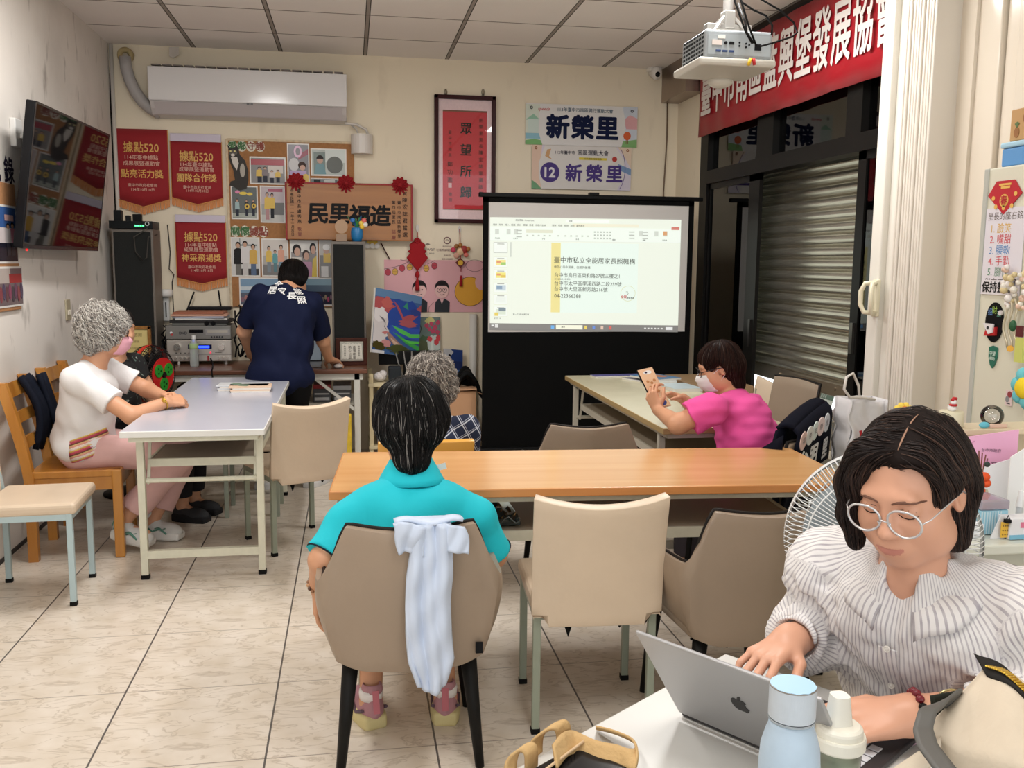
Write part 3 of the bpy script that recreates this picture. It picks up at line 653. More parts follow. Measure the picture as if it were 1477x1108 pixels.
def rosette(c, R):
    mb = MB()
    for L in range(4):
        r0 = R * (1 - .22 * L); mb.grid(lambda u, v, r0=r0, L=L: (c[0] + math.cos(2 * PI * u) * r0 * v * (1 + .10 * math.sin(11 * 2 * PI * u + L)), c[1] - .012 * L - .018 * (1 - v) + .010 * math.sin(13 * 2 * PI * u + L * 2) * v, c[2] + math.sin(2 * PI * u) * r0 * v * (1 + .10 * math.sin(11 * 2 * PI * u + L))), 60, 5, cu=True)
    mb.ell(c + np.array([0, -.03, 0]), (R * .3, .03, R * .3), 12, 8); return mb
for u, v in ((427, 262), (499, 265), (577, 268)): rosette(BW(u, v, 7.085), .062).build('rosette', mat((150, 8, 22), .8), pq, smooth=True)
# framed calligraphy
fx0, fx1, fz0, fz1 = 2.300, 2.766, 1.746, 2.694
fr = thing('picture_frame', 'tall dark-framed red calligraphy scroll under glass', 'framed calligraphy', (2.53, 7.16, fz0))
f = MB(); w = .030
f.rbox(fx0, 7.14, fz0, fx0 + w, 7.178, fz1, .004); f.rbox(fx1 - w, 7.14, fz0, fx1, 7.178, fz1, .004); f.rbox(fx0, 7.14, fz0, fx1, 7.178, fz0 + w, .004); f.rbox(fx0, 7.14, fz1 - w, fx1, 7.178, fz1, .004)
f.build('frame', mat((56, 22, 24), .35), fr)
MB().box(fx0 + w, 7.164, fz0 + w, fx1 - w, 7.17, fz1 - w).build('mount', mat((240, 212, 212), .6, noise=(60, .05)), fr)
rp = MB(); M = back_plane(0, 0, 7.164); rx0, rx1, rz0, rz1 = fx0 + .064, fx1 - .066, fz0 + .10, fz1 - .108
rp.use(mat((204, 38, 48), .6)).prism(rect(rx0, rz0, rx1, rz1), 0, .001, M)
rp.use(mat((120, 78, 50))).prism(rect(rx0, rz1 - .012, rx1, rz1), .001, .0015, M); rp.prism(rect(rx0, rz0, rx1, rz0 + .006), .001, .0015, M)
INK = mat((26, 30, 24), .5); rp.use(INK); xm = (rx0 + rx1) / 2 + .008
for i, ch in enumerate('眾望所歸'): rp.text(ch, xm, rz1 - .135 - i * .158, .092, bold=.02, z=.002, M=M)
rp.column('臺中市議員', rx0 + .055, rz1 - .165, .028, 1.5, z=.002, M=M); rp.column('鄭功進', rx0 + .055, rz1 - .40, .042, 1.4, bold=.01, z=.002, M=M); rp.column('敬賀', rx0 + .058, rz1 - .625, .030, 1.4, z=.002, M=M)
rp.column('新榮里里長', rx1 - .045, rz1 - .07, .032, 1.5, bold=.01, z=.002, M=M); rp.column('陳宏誌當選誌慶', rx1 - .045, rz1 - .31, .034, 1.5, bold=.01, z=.002, M=M)
rp.use(mat((228, 190, 190))).prism(rect(rx0 + .042, rz1 - .575, rx0 + .068, rz1 - .54), .001, .002, M)
rp.build('calligraphy', None, fr)
MB().box(fx0 + w * .8, 7.150, fz0 + w * .8, fx1 - w * .8, 7.152, fz1 - w * .8).build('glass_pane', glass_mat('picture_glass', (255, 255, 255), -.02), fr)
for u in (643, 697):
    q = BW(u, 133, 7.165); hk = MB(); hk.prism(oval(0, 0, .013, .026, 14), 0, .006, back_plane(q[0], q[2], 7.178)); hk.tube([(q[0], 7.165, q[2] - .005), (q[0] - .02, 7.16, q[2] - .035), (q[0] + .02, 7.16, q[2] - .035), (q[0], 7.165, q[2] - .005)], .0025, 6)
    hk.build('hanger', mat((170, 160, 140), .4, .3), fr, smooth=True)
# number bibs
def bib(name, label, x0, x1, z0, z1, shapes, y):
    mb = MB(); M = back_plane(x0, z0, y); mb.use(mat((226, 224, 222), .5)).prism(rect(0, 0, x1 - x0, z1 - z0), 0, .003, M)
    w, h = x1 - x0, z1 - z0
    paint(mb, [(c, [(p[0] * w, p[1] * h) for p in poly]) for c, poly in shapes], M, .003, .0002)
    return mb, M
mb, M = bib('a', '', 2.998, 3.884, 2.352, 2.658, [((214, 222, 208), R_(0, .0, .14, .98)), ((150, 196, 170), [(0, .6), (.07, .75), (.13, .6)]), ((206, 222, 214), R_(.02, .3, .12, .62)), ((140, 190, 206), R_(0, .14, .16, .28)), ((120, 178, 110), [(0, 0), (.16, 0), (.15, .1), (.08, .14), (0, .1)]), ((206, 214, 226), R_(.87, 0, 1, 1)), ((222, 168, 172), [(.88, .68), (.93, .8), (1, .72), (1, .45), (.9, .45)]), ((130, 180, 112), [(.86, 0), (1, 0), (1, .2), (.86, .14)]), ((226, 224, 222), [(.15, 0), (.86, 0), (.89, .3), (.89, .7), (.86, 1), (.13, 1), (.115, .7), (.115, .3)])], 7.168)
w, h = .886, .306
mb.use(mat((16, 26, 62))); [mb.text(ch, w * (.285 + i * .222), h * .44, .185, bold=.045, z=.006, M=M) for i, ch in enumerate('新榮里')]
mb.use(mat((34, 72, 96))).text('113年臺中市南區健行運動大會', w * .53, h * .875, .033, bold=.012, z=.006, M=M); mb.use(mat((196, 60, 60))).text('speeds', w * .16, h * .88, .034, bold=.01, z=.006, M=M, shear=.3)
mb.use(mat((214, 96, 40))); mb.prism(oval(w * .91, h * .28, .030, .032), .005, .006, M); mb.use(mat((120, 60, 30))); mb.prism(rect(w * .90, h * .08, w * .905, h * .18), .005, .006, M); mb.prism(rect(w * .915, h * .08, w * .92, h * .18), .005, .006, M)
mb.use(mat((70, 70, 72))); [mb.torus((0, 0, 0), .009, .003, M @ Matrix.Translation((w * a, h * .9, .006)), 14, 6) for a in (.05, .95)]
tag(mb.build('number_bib', None), 'upper white bib sign with navy 新榮里 on back wall', 'sign')
mb, M = bib('b', '', 3.05, 3.842, 2.02, 2.35, [((214, 206, 220), R_(0, 0, 1, 1)), ((226, 196, 176), [(0, .0), (.10, 0), (.08, .4), (.1, 1), (0, 1)]), ((222, 218, 214), [(.1, 0), (.86, 0), (.93, .3), (.93, .7), (.84, 1), (.13, 1), (.07, .6), (.07, .3)]), ((228, 206, 184), [(.86, 1), (1, 1), (1, .5), (.95, .7)]), ((120, 150, 190), [(.86, .62), (1, .5), (1, .35), (.9, .45)]), ((110, 160, 120), [(0, 0), (.1, 0), (.05, .12), (0, .2)]), ((206, 160, 110), [(.13, .75), (.15, .9), (.19, .92), (.17, .75), (.2, .68), (.17, .7)])], 7.164)
w, h = .792, .33
mb.use(mat((64, 38, 122))); mb.prism(oval(w * .18, h * .38, .076, .076, 30), .004, .005, M)
[mb.text(ch, w * (.42 + i * .205), h * .37, .138, bold=.035, z=.006, M=M) for i, ch in enumerate('新榮里')]
mb.use(mat((230, 226, 228))).text('12', w * .18, h * .38, .105, bold=.03, z=.006, M=M)
mb.use(mat((52, 50, 66))).text('112年臺中市', w * .33, h * .84, .030, bold=.01, z=.006, M=M); mb.text('南區運動大會', w * .61, h * .845, .042, bold=.01, z=.006, M=M)
mb.use(mat((222, 202, 60))).prism(rect(w * .47, h * .685, w * .75, h * .74), .004, .005, M); mb.use(mat((90, 80, 40))).text('全民運動 健康南區', w * .61, h * .712, .017, z=.0056, M=M)
mb.use(mat((186, 52, 40))); mb.prism(oval(w * .83, h * .72, .020), .004, .005, M)
mb.use(mat((80, 60, 130))); mb.prism(stroke(arc(w * .80, h * .5, w * .14, h * .6, -.9, 0.9, 16), .004), .004, .005, M); mb.use(mat((150, 90, 50))); [mb.torus((0, 0, 0), .008, .003, M @ Matrix.Translation((w * a, h * .93, .006)), 14, 6) for a in (.04, .96)]
tag(mb.build('number_bib', None), 'lower bib sign with purple 12 disc above the projection screen', 'sign')
# decals
d = MB(); M = back_plane(0, 0, 7.179); d.use(mat((126, 112, 104)))
q = WX(617, 359, 7.179); d.text('Taiwan', q[0], q[1], .040, z=.001, M=M); d.text('臺中市', q[0] + .03, q[1] - .035, .014, z=.001, M=M); d.prism([(q[0] - .02, q[1] + .035), (q[0], q[1] + .025), (q[0] + .02, q[1] + .035), (q[0], q[1] + .045)], 0, .001, M)
tag(d.build('wall_decal', None), 'small grey wall lettering reading Taiwan beside red knot ornament', 'decal')
d = MB(); q = WX(645, 347, 7.179); d.use(mat((124, 92, 92))); d.torus((0, 0, 0), .024, .004, M @ Matrix.Translation((q[0], q[1], .001)), 24, 6); d.prism(stroke(arc(q[0], q[1] - .004, .012, .010, 0, PI, 8), .004), 0, .001, M)
for i, (s, z) in enumerate((('臺中市政府', .014), ('社區照顧關懷據點', .021), ('幸福社區', .014), ('健康快樂關懷', .014))): d.text(s, q[0], q[1] - .045 - i * .028 - (.012 if i > 1 else 0), z, z=.001, M=M)
tag(d.build('wall_decal', None), 'round emblem with grey lines of wall lettering above the pink poster', 'decal')
# hanging ornaments
k = thing('hanging_ornament', 'large red diamond knot ornament with tassel', 'ornament', tuple(BW(602, 420, 7.15)))
C0 = BW(602, 372, 7.15); rd = mat((158, 10, 24), .85)
o_ = MB(); M = back_plane(C0[0], C0[2], 7.165)
o_.prism([(0, -.10), (.083, 0), (.055, .035), (.075, .05), (.052, .062), (.062, .10), (.03, .125), (0, .105), (-.03, .125), (-.062, .10), (-.052, .062), (-.075, .05), (-.055, .035), (-.083, 0)], 0, .03, M); o_.build('diamond', rd, k, bevel=.008)
o_ = MB(); o_.tube([BW(602, 335, 7.165), BW(602, 345, 7.16), BW(602, 358, 7.16)], .0035, 6); o_.build('cord', rd, k)
o_ = MB(); qq = BW(602, 347, 7.16); o_.torus(qq, .016, .006, Matrix.Rotation(PI / 2, 4, 'X'), 16, 6); o_.torus(qq + np.array([.014, 0, 0]), .010, .004, Matrix.Rotation(PI / 2, 4, 'X'), 12, 6); o_.torus(qq - np.array([.014, 0, 0]), .010, .004, Matrix.Rotation(PI / 2, 4, 'X'), 12, 6); o_.build('knot', rd, k, smooth=True)
o_ = MB(); q2 = BW(602, 396, 7.155); o_.lathe([(.004, .03), (.016, .01), (.018, -.01), (.006, -.03), (.012, -.05), (.016, -.09), (.018, -.125)], 12, q2); o_.build('tassel', rd, k, smooth=True)
o_ = MB(); q3 = BW(602, 329, 7.17); o_.prism(oval(q3[0], q3[2], .012, .028, 14), 0, .008, back_plane(0, 0, 7.178)); o_.build('hook', mat((214, 208, 200), .3), k)
k = thing('hanging_ornament', 'small floral charm with yellow square and thin red tassel', 'ornament', tuple(BW(664, 414, 7.15)))
o_ = MB(); o_.tube([BW(663, 330, 7.165), BW(664, 357, 7.155), BW(665, 392, 7.155)], .003, 6); o_.build('cord', rd, k)
o_ = MB(); C1 = BW(664, 363, 7.15)
for dx, dz, r, c in ((-.055, .012, .020, (206, 60, 92)), (-.03, .04, .018, (150, 96, 40)), (.0, .0, .03, (226, 190, 150)), (.03, .015, .030, (158, 40, 34)), (.06, .02, .018, (170, 110, 50)), (-.03, -.03, .022, (226, 170, 150)), (.045, -.025, .018, (226, 120, 110)), (.0, .05, .016, (176, 120, 60))): o_.use(mat(c, .5)).ell(C1 + np.array([dx, 0, dz]), (r, .012, r), 14, 8)
o_.build('flowers', None, k, smooth=True)
o_ = MB(); C2 = BW(664, 379, 7.15); o_.use(mat((110, 40, 30))).prism([(0, -.04), (.038, 0), (0, .04), (-.038, 0)], 0, .012, back_plane(C2[0], C2[2], 7.16)); o_.use(mat((222, 176, 50))).prism(oval(0, 0, .02), .012, .018, back_plane(C2[0], C2[2], 7.16)); o_.build('square_charm', None, k)
o_ = MB(); q2 = BW(665, 402, 7.155); o_.lathe([(.004, .025), (.010, .012), (.010, 0), (.013, -.06)], 10, q2); o_.build('tassel', rd, k, smooth=True)
o_ = MB(); q3 = BW(663, 331, 7.17); o_.prism(oval(q3[0], q3[2], .012, .028, 14), 0, .008, back_plane(0, 0, 7.178)); o_.build('hook', mat((214, 208, 200), .3), k)
# pink poster
mb = MB(); X0, X1, Z0, Z1 = 1.918, 2.74, 1.065, 1.464; M = back_plane(X0, Z0, 7.176); w, h = X1 - X0, Z1 - Z0
PK = (226, 172, 178); mb.use(mat(PK, .7)).prism(rect(0, 0, w, h), 0, .002, M)
def S(poly): return [(p[0] * w, p[1] * h) for p in poly]
L = [((118, 92, 96), stroke(S([(.0, .82), (.1, .86), (.2, .93), (.25, 1.0)]), .004)), ((118, 92, 96), stroke(S([(.4, .92), (.47, .99)]), .004)), ((118, 92, 96), stroke(S([(.15, 1), (.2, .98), (.24, .95)]), .004))]
for cx, cy, c in ((.035, .76, (186, 56, 76)), (.10, .77, (214, 168, 72)), (.165, .84, (186, 56, 76)), (.235, .86, (214, 168, 72)), (.39, .84, (214, 168, 72)), (.465, .89, (186, 56, 76))):
    L += [((60, 40, 44), oval(cx * w, cy * h, .0225, .0265)), (c, oval(cx * w, cy * h, .020, .024)), ((120, 60, 60), stroke(S([(cx - .02, cy), (cx + .02, cy)]), .003))]
L += [((70, 52, 44), oval(.80 * w, .40 * h, .119, .113, 40)), ((226, 164, 48), oval(.80 * w, .40 * h, .116, .110, 40)), (PK, oval(.91 * w, .58 * h, .05, .06)), ((120, 90, 96), stroke(arc(.845 * w, .90 * h, .07, .045, 0, 2 * PI, 24), .003))]
for cx, gl in ((.325, 0), (.535, 1)):
    L += [((52, 56, 62), S([(cx - .07, 0), (cx + .07, 0), (cx + .075, .2), (cx + .03, .26), (cx - .03, .26), (cx - .06, .2)])), ((226, 180, 182), S([(cx - .02, .26), (cx + .02, .26), (cx, .16)])), ((48, 42, 44), oval(cx * w, .46 * h, .056, .062, 24)), ((232, 190, 186), oval(cx * w, .41 * h, .052, .056, 24)), ((40, 34, 36), S([(cx - .062, .46), (cx - .05, .56), (cx, .58), (cx + .05, .56), (cx + .062, .46), (cx + .04, .51), (cx - .04, .51)])),
          ((40, 34, 36), stroke(S([(cx - .02, .34), (cx, .33), (cx + .025, .35)]), .004)), ((40, 34, 36), oval((cx - .022) * w, .43 * h, .006)), ((40, 34, 36), oval((cx + .025) * w, .43 * h, .006))]
    if gl: L += [((60, 52, 54), stroke(arc((cx - .024) * w, .425 * h, .017, .015, 0, 2 * PI, 16), .003)), ((60, 52, 54), stroke(arc((cx + .026) * w, .425 * h, .017, .015, 0, 2 * PI, 16), .003))]
    L += [((150, 120, 120), stroke(S([(cx - .075, .2), (cx - .12, .1), (cx - .125, 0)]), .004))]
paint(mb, L, M, .002, .00018)
tag(mb.build('poster', None), 'pink hand-drawn poster with lanterns, two cartoon men and yellow moon', 'poster')
st_ = MB(); st_.bar(BW(549, 350, 7.165), BW(562, 374, 7.165), .012, .008); tag(st_.build('stick', mat((60, 28, 26))), 'short dark stick hanging diagonally below the plaque', 'stick')
em = MB(); q = WX(537, 349, 7.17); M = back_plane(q[0], q[1] , 7.165)
em.use(mat((224, 186, 62))).prism(oval(0, 0, .04, .03), 0, .004, M); em.use(mat((226, 222, 214))); [em.prism(oval(-.036 + i * .036, -.03, .02), .002, .006, M) for i in range(3)]
tag(em.build('paper_flower', None), 'yellow and white paper flower peeping below the plaque', 'paper flower')
# ================================================================ left wall
tv = thing('television', 'black flat television angled from the left wall', 'television', (.16, 5.5, 1.5))
ty, tt = .031, .141
r = V((math.sin(ty), math.cos(ty), 0)); nn = V((math.cos(ty), -math.sin(ty), 0)); up = V((0, 0, 1)) * math.cos(tt) + nn * math.sin(tt); nz = r.cross(up)
MT = frame(r, up, nz, (.165, 5.50, 1.848)); W, H = 1.224, .708
b = MB(); b.M = MT; b.rbox(-W / 2, -H / 2, -.045, W / 2, H / 2, 0, .006); b.rbox(-W / 2 + .12, -H / 2 + .05, -.085, W / 2 - .12, H / 2 - .2, -.04, .01); b.build('case', mat((22, 22, 24), .35), tv)
b = MB(); b.M = MT; b.box(-W / 2 + .012, -H / 2 + .02, .0005, W / 2 - .012, H / 2 - .012, .0015); b.build('screen', mat((7, 6, 8), .04, spec=.3, coat=.01), tv)
b = MB(); b.M = MT; b.box(-W / 2, -H / 2, .0, W / 2, -H / 2 + .018, .003); b.box(-W / 2, H / 2 - .011, 0, W / 2, H / 2, .003); [b.box(s * (W / 2 - .005) - .005, -H / 2, 0, s * (W / 2 - .005) + .005, H / 2, .0029) for s in (-1, 1)]; b.build('bezel', mat((46, 44, 44), .25, .4), tv)
b = MB(); b.ell(MT @ V((-W / 2 + .09, -H / 2 - .006, -.01)), .006); b.build('standby_light', mat((220, 30, 30), emit=2 * EMK), tv)
b = MB(); b.rbox(.001, 5.3, 1.72, .02, 5.6, 2.0, .004); b.bar((.01, 5.45, 1.88), (.12, 5.48, 1.86), .05, .08); b.build('wall_mount', mat((30, 30, 32), .5), tv)
q = at(25, 192, 0, .02); o = MB(); o.rbox(0, q[1] - .05, q[2] - .07, .03, q[1] + .05, q[2] + .07, .006); o.rbox(.03, q[1] + .0, q[2] - .025, .05, q[1] + .045, q[2] + .0, .004)
tag(o.build('socket_box', mat((222, 220, 216), .4)), 'white socket box on the wall behind the television', 'socket')
q = at(13, 247, 0, .002); t = MB(); t.use(mat((34, 26, 48))); t.text('錄', 0, 0, .14, bold=.02, M=left_plane(q[1] + .0, q[2], .001)); t.text('紀', 0, 0, .14, bold=.02, M=left_plane(q[1] - .18, q[2], .001))
tag(t.build('wall_lettering', None), 'dark purple character 錄 on the left wall above the photo board', 'lettering')
q0, q1 = at(30, 446, 0, .012), at(27, 268, 0, .012)
lb = thing('photo_board', 'brown board with crowd photographs at the left edge under the television', 'noticeboard', (.01, q0[1] - .2, q0[2]))
b = MB(); b.rbox(.001, q0[1] - .75, q0[2], .014, q0[1] + .01, q1[2] + .0, .003); b.build('board', mat((158, 112, 72), .9, noise=(50, .12)), lb)
for (u, v0, v1, sh) in ((22, 298, 380, [((58, 92, 150), R_(0, .3, 1, 1)), ((206, 196, 196), R_(0, .3, 1, .62)), ((32, 32, 44), R_(0, 0, 1, .34))] + figure(.86, .1, .62, (196, 130, 150)) + figure(.7, .1, .6, (206, 200, 200)) + [((206, 170, 170), R_(.6, .75, .9, .86))]), (31, 384, 441, [((110, 96, 100), R_(0, 0, 1, 1)), ((176, 166, 160), R_(0, .6, .6, 1)), ((150, 40, 44), R_(.55, .6, 1, .85))] + [((70 + 30 * (i % 3), 60, 70 + 20 * (i % 2)), oval(.05 + i * .1, .3 + .07 * (i % 2), .05, .22)) for i in range(10)])):
    e0, e1 = at(u, v0, 0, .015), at(u, v1, 0, .015); mb = MB(); M = left_plane(e0[1] - .42, e1[2], .0145); w, h = .42, e0[2] - e1[2]
    mb.use(mat((222, 220, 216), .25)).prism(rect(0, 0, w, h), 0, .002, M); paint(mb, [(c, [(.01 + min(max(p[0], 0), 1) * (w - .02), .01 + min(max(p[1], 0), 1) * (h - .02)) for p in pl_]) for c, pl_ in sh], M, .002, .0002, .25); mb.build('photo_print', None, lb)
q = at(98, 447, 0, .005); s_ = thing('wall_switch', 'cream double switch plate on the left wall', 'switch', (0, q[1], q[2] - .06))
MB().rbox(.0, q[1] - .042, q[2] - .062, .010, q[1] + .042, q[2] + .062, .004).build('plate', mat((176, 166, 140), .4), s_)
b = MB(); [b.rbox(.008, q[1] + a - .008, q[2] - .03, .016, q[1] + a + .008, q[2] + .0, .003) for a in (-.016, .016)]; b.build('rocker', mat((214, 206, 190), .4), s_)
# ================================================================ projection screen
YS = 6.40
ps = thing('projection_screen', 'black-framed pull-up projection screen showing a slide window', 'projection screen', (3.33, YS, 0))
def SPt(x, y): q = BW(700 + x / 4.923, 300 + y / 4.925, YS); return (q[0], q[2])
sx0, sx1, szt, szb = 2.567, 4.085, 1.915, .955
M = back_plane(0, 0, YS - .002)
b = MB(); b.rbox(2.605, YS - .001, .90, 4.047, YS + .004, 1.875, .001); b.build('projection_surface', mat((196, 192, 188), .7), ps)
b = MB(); b.box(sx0, YS - .004, .14, 2.606, YS + .006, 1.90); b.box(4.046, YS - .004, .14, sx1, YS + .006, 1.90); b.box(sx0, YS - .004, 1.862, sx1, YS + .006, 1.90); b.box(2.60, YS - .0035, .14, 4.05, YS + .006, .968)
b.build('black_cloth', mat((10, 10, 10), .9), ps)
b = MB(); b.rbox(sx0 - .03, YS - .02, 1.895, sx1 + .06, YS + .02, 1.925, .006); b.rbox(3.33 - .02, YS - .03, 1.92, 3.33 + .05, YS + .02, 1.94, .004); b.build('top_rail', M_BLK2, ps)
b = MB(); b.rbox(sx0 - .02, YS - .05, .03, sx1 + .02, YS + .05, .15, .012); [b.rbox(x - .03, YS - .22, 0, x + .03, YS + .2, .035, .008) for x in (2.8, 3.85)]; b.build('base_case', mat((16, 16, 16), .5), ps)
_E = {}
def em(c, k=1.0):
    if (c, k) not in _E:
        m, nt, b = node_mat('projected_light', .8); b.inputs['Base Color'].default_value = (.12, .12, .12, 1); b.inputs['Emission Color'].default_value = lin(c); b.inputs['Emission Strength'].default_value = .95 * k * EMK; _E[(c, k)] = m
    return _E[(c, k)]
img = MB(); M = back_plane(0, 0, YS - .0035)
def sq(x0, y0, x1, y1): return [SPt(x0, y0), SPt(x1, y0 + (y0 > -1) * 0), SPt(x1, y1), SPt(x0, y1)]
def keyed(x, y):
    u = x / 1390.0; vt = 65 + 20 * u; vb = 818 + 17 * u; f = (y - 65) / 753.0
    return SPt(x - 23 * f * u, vt + f * (vb - vt))
def kq(x0, y0, x1, y1): return [keyed(x0, y0), keyed(x1, y0), keyed(x1, y1), keyed(x0, y1)]
WHT = (232, 240, 226); LT = (222, 228, 214)
LL = [(em((150, 147, 143), .55), kq(30, 818, 1390, 866)), (em((236, 242, 226)), kq(33, 65, 1390, 818)), (em((240, 248, 236)), kq(33, 130, 1390, 228)), (em((238, 234, 208)), kq(620, 102, 1090, 124)), (em((246, 250, 240)), kq(570, 75, 880, 97)), (em((222, 224, 200)), kq(290, 150, 480, 172)),
      (em((226, 230, 218)), kq(33, 229, 1390, 232)), (em((232, 246, 234)), kq(470, 240, 1090, 735)), (em((236, 222, 140)), kq(470, 240, 537, 735)), (em((224, 228, 214)), kq(190, 232, 192, 818)), (em((206, 110, 92)), kq(1322, 116, 1378, 138)), (em((150, 155, 150)), kq(180, 240, 184, 345))]
for i, (y, c) in enumerate(((242, (240, 244, 236)), (345, (240, 222, 130)), (435, (238, 226, 110)), (525, (190, 206, 214)), (610, (232, 238, 228)), (695, (216, 226, 206)))):
    LL += [(em((170, 172, 164)) if i == 0 else em((226, 230, 206)), kq(58, y, 158, y + 76)), (em((240, 246, 236)), kq(61, y + 3, 155, y + 73)), (em(c), kq(75, y + 22, 146, y + 60)), (em((150, 150, 140)), kq(85, y + 10, 135, y + 15))]
    if i in (1, 2): LL += [(em((150, 196, 90)) if i == 1 else em((222, 190, 60)), kq(110, y + 40, 146, y + 58)), (em((220, 140, 90)), kq(80, y + 30, 108, y + 44))]
    if i == 3: LL += [(em((120, 150, 176)), kq(80, y + 28, 120, y + 50))]
    if i == 5: LL += [(em((110, 130, 140)), kq(95, y + 12, 146, y + 36)), (em((226, 200, 70)), kq(64, y + 46, 92, y + 70))]
for i, c in enumerate(((90, 170, 230), None, (240, 240, 240), (190, 210, 120), (232, 206, 80), (80, 130, 210), (222, 190, 170), (214, 80, 70))):
    if c: LL.append((em(c), kq(472 + i * 59 + (0 if i == 0 else 5), 828, 496 + i * 59, 852)))
LL.append((em((244, 244, 220)), kq(508, 824, 700, 854)))
for i in range(6): LL.append((em((226, 226, 222)), kq(1145 + i * 24, 836, 1158 + i * 24, 846)))
LL += [(em((232, 232, 230)), kq(1300, 830, 1350, 850)), (em((232, 232, 230)), kq(42, 828, 60, 840)), (em((222, 222, 218)), kq(68, 824, 92, 848))]
for x in (68, 150, 202, 1090, 1200, 1265): LL.append((em((206, 212, 200)), kq(x, 148, x + 28, 185)))
LL.append((em((214, 150, 90)), kq(1262, 148, 1290, 178)))
for y in (155, 178, 200):
    for x in range(770, 895, 22): LL.append((em((176, 184, 172)), kq(x, y, x + 12, y + 10)))
    for x in (200, 1000, 1096): LL.append((em((176, 180, 170)), kq(x + 18, y - 2, x + 58, y + 5)))
for x in (290, 330, 370, 410, 450, 510, 560, 600, 640, 680, 720): LL.append((em((196, 200, 188)), kq(x, 186, x + 14, 196)))
z = paint(img, LL, M, 0, .00012)
ring = oval(0, 0, 1, 1, 40)
cx_, cz = keyed(1020, 594); R0 = .0535
img.use(em((206, 200, 130))); img.torus((0, 0, 0), R0, .0012, M @ Matrix.Translation((cx_, cz, z + .0005)), 48, 6)
DK = mat((96, 100, 96), .8, emit=.08 * EMK); img.use(DK)
def tx(s, x, y, px, c=None, align='LEFT', bold=.006, sx=1.0):
    p = keyed(x, y); img.use(c or DK).text(s, p[0], p[1], px / 4.923 * 6.45 / 1337 * 1.08, bold=bold, align=align, z=z + .0006, depth=.0002, M=M, sx=sx, rot=-.013)
tx('臺中市私立全能居家長照機構', 488, 362, 43); tx('做您心目中溫暖、信賴的機構', 488, 412, 19); tx('台中市烏日區榮和路27號三樓之1', 492, 470, 32, sx=.98); tx('另有據點及分駐單位：', 492, 498, 12); tx('台中市太平區學溪西路二段259號', 492, 528, 32); tx('台中市大里區新芳路216號', 492, 568, 32); tx('04-22366388', 492, 616, 36, sx=.95)
RDm = mat((196, 50, 60), emit=.2 * EMK); tx('全能', 968, 618, 22, RDm, bold=.02); tx('居家長照', 1012, 626, 13, bold=.02); tx('ㄋ', 1004, 592, 26)
for i, s in enumerate(('檔案', '常用', '插入', '繪圖', '設計', '轉場', '動畫', '投影片放映', '錄製', '校閱', '檢視', '說明', '圖形格式')): tx(s, 52 + (i * 43 if i < 8 else 405 + (i - 8) * 43 - 30 + 45), 118, 14)
tx('全能簡報 - PowerPoint', 210, 84, 13); tx('搜尋', 590, 86, 12); tx('剪貼簿', 66, 214, 11); tx('投影片', 196, 214, 11); tx('字型', 400, 214, 11); tx('段落', 640, 214, 11); tx('繪圖', 900, 214, 11); tx('編輯', 1115, 214, 11); tx('增益集', 1256, 212, 11); tx('按一下以新增備忘稿', 196, 752, 12); tx('投影片 1/6', 60, 782, 10); tx('搜尋', 545, 838, 13)
img.build('projected_picture', None, ps)

# ================================================================ back desk and everything on it
M_LEG = mat((206, 204, 196), .4); DZ = .72
bd = thing('folding_table', 'long brown-topped folding desk under the loudspeakers at back wall', 'table', (.9, 6.7, 0))
MB().rbox(.02, 6.36, DZ - .03, 1.772, 7.0, DZ, .006).build('tabletop', wood_mat((112, 70, 50), (94, 56, 40), 0, 4, .3), bd)
b = MB(); b.box(.05, 6.39, DZ - .075, 1.74, 6.41, DZ - .03); b.box(.05, 6.95, DZ - .075, 1.74, 6.97, DZ - .03); b.build('apron', M_LEG, bd)
for x in (.08, 1.70):
    for y_ in (6.41, 6.95): MB().rbox(x - .02, y_ - .02, 0, x + .02, y_ + .02, DZ - .03, .003).build('leg', M_LEG, bd)
b = MB()
for x, s in ((.08, 1), (1.70, -1)): b.bar((x, 6.41, .42), (x + s * .3, 6.41, DZ - .05), .02); b.bar((x, 6.41, .14), (x, 6.95, .14), .02)
b.build('brace', M_LEG, bd)
b = MB(); b.box(.3, 6.45, .46, 1.69, 6.9, .475); b.build('undershelf', mat((190, 184, 170), .5), bd)
# speakers
def speaker(label, x0, x1, y0, z1, z0=DZ):
    o = thing('loudspeaker', label, 'loudspeaker', ((x0 + x1) / 2, y0 + .12, z0), group='tall loudspeakers on the back desk')
    MB().rbox(x0, y0, z0, x1, y0 + .26, z1, .004).build('cabinet', mat((112, 104, 96), .5), o)
    MB().rbox(x0 + .014, y0 - .008, z0 + .03, x1 - .014, y0 + .004, z1 - .02, .004).build('grille', mat((40, 41, 40), .9, bump=(300, .3)), o)
    return o
speaker('left tall black loudspeaker in the corner with a recorder on top', .055, .325, 6.80, 1.655)
speaker('right tall black loudspeaker below the plaque with vase on top', 1.533, 1.772, 6.74, 1.588)
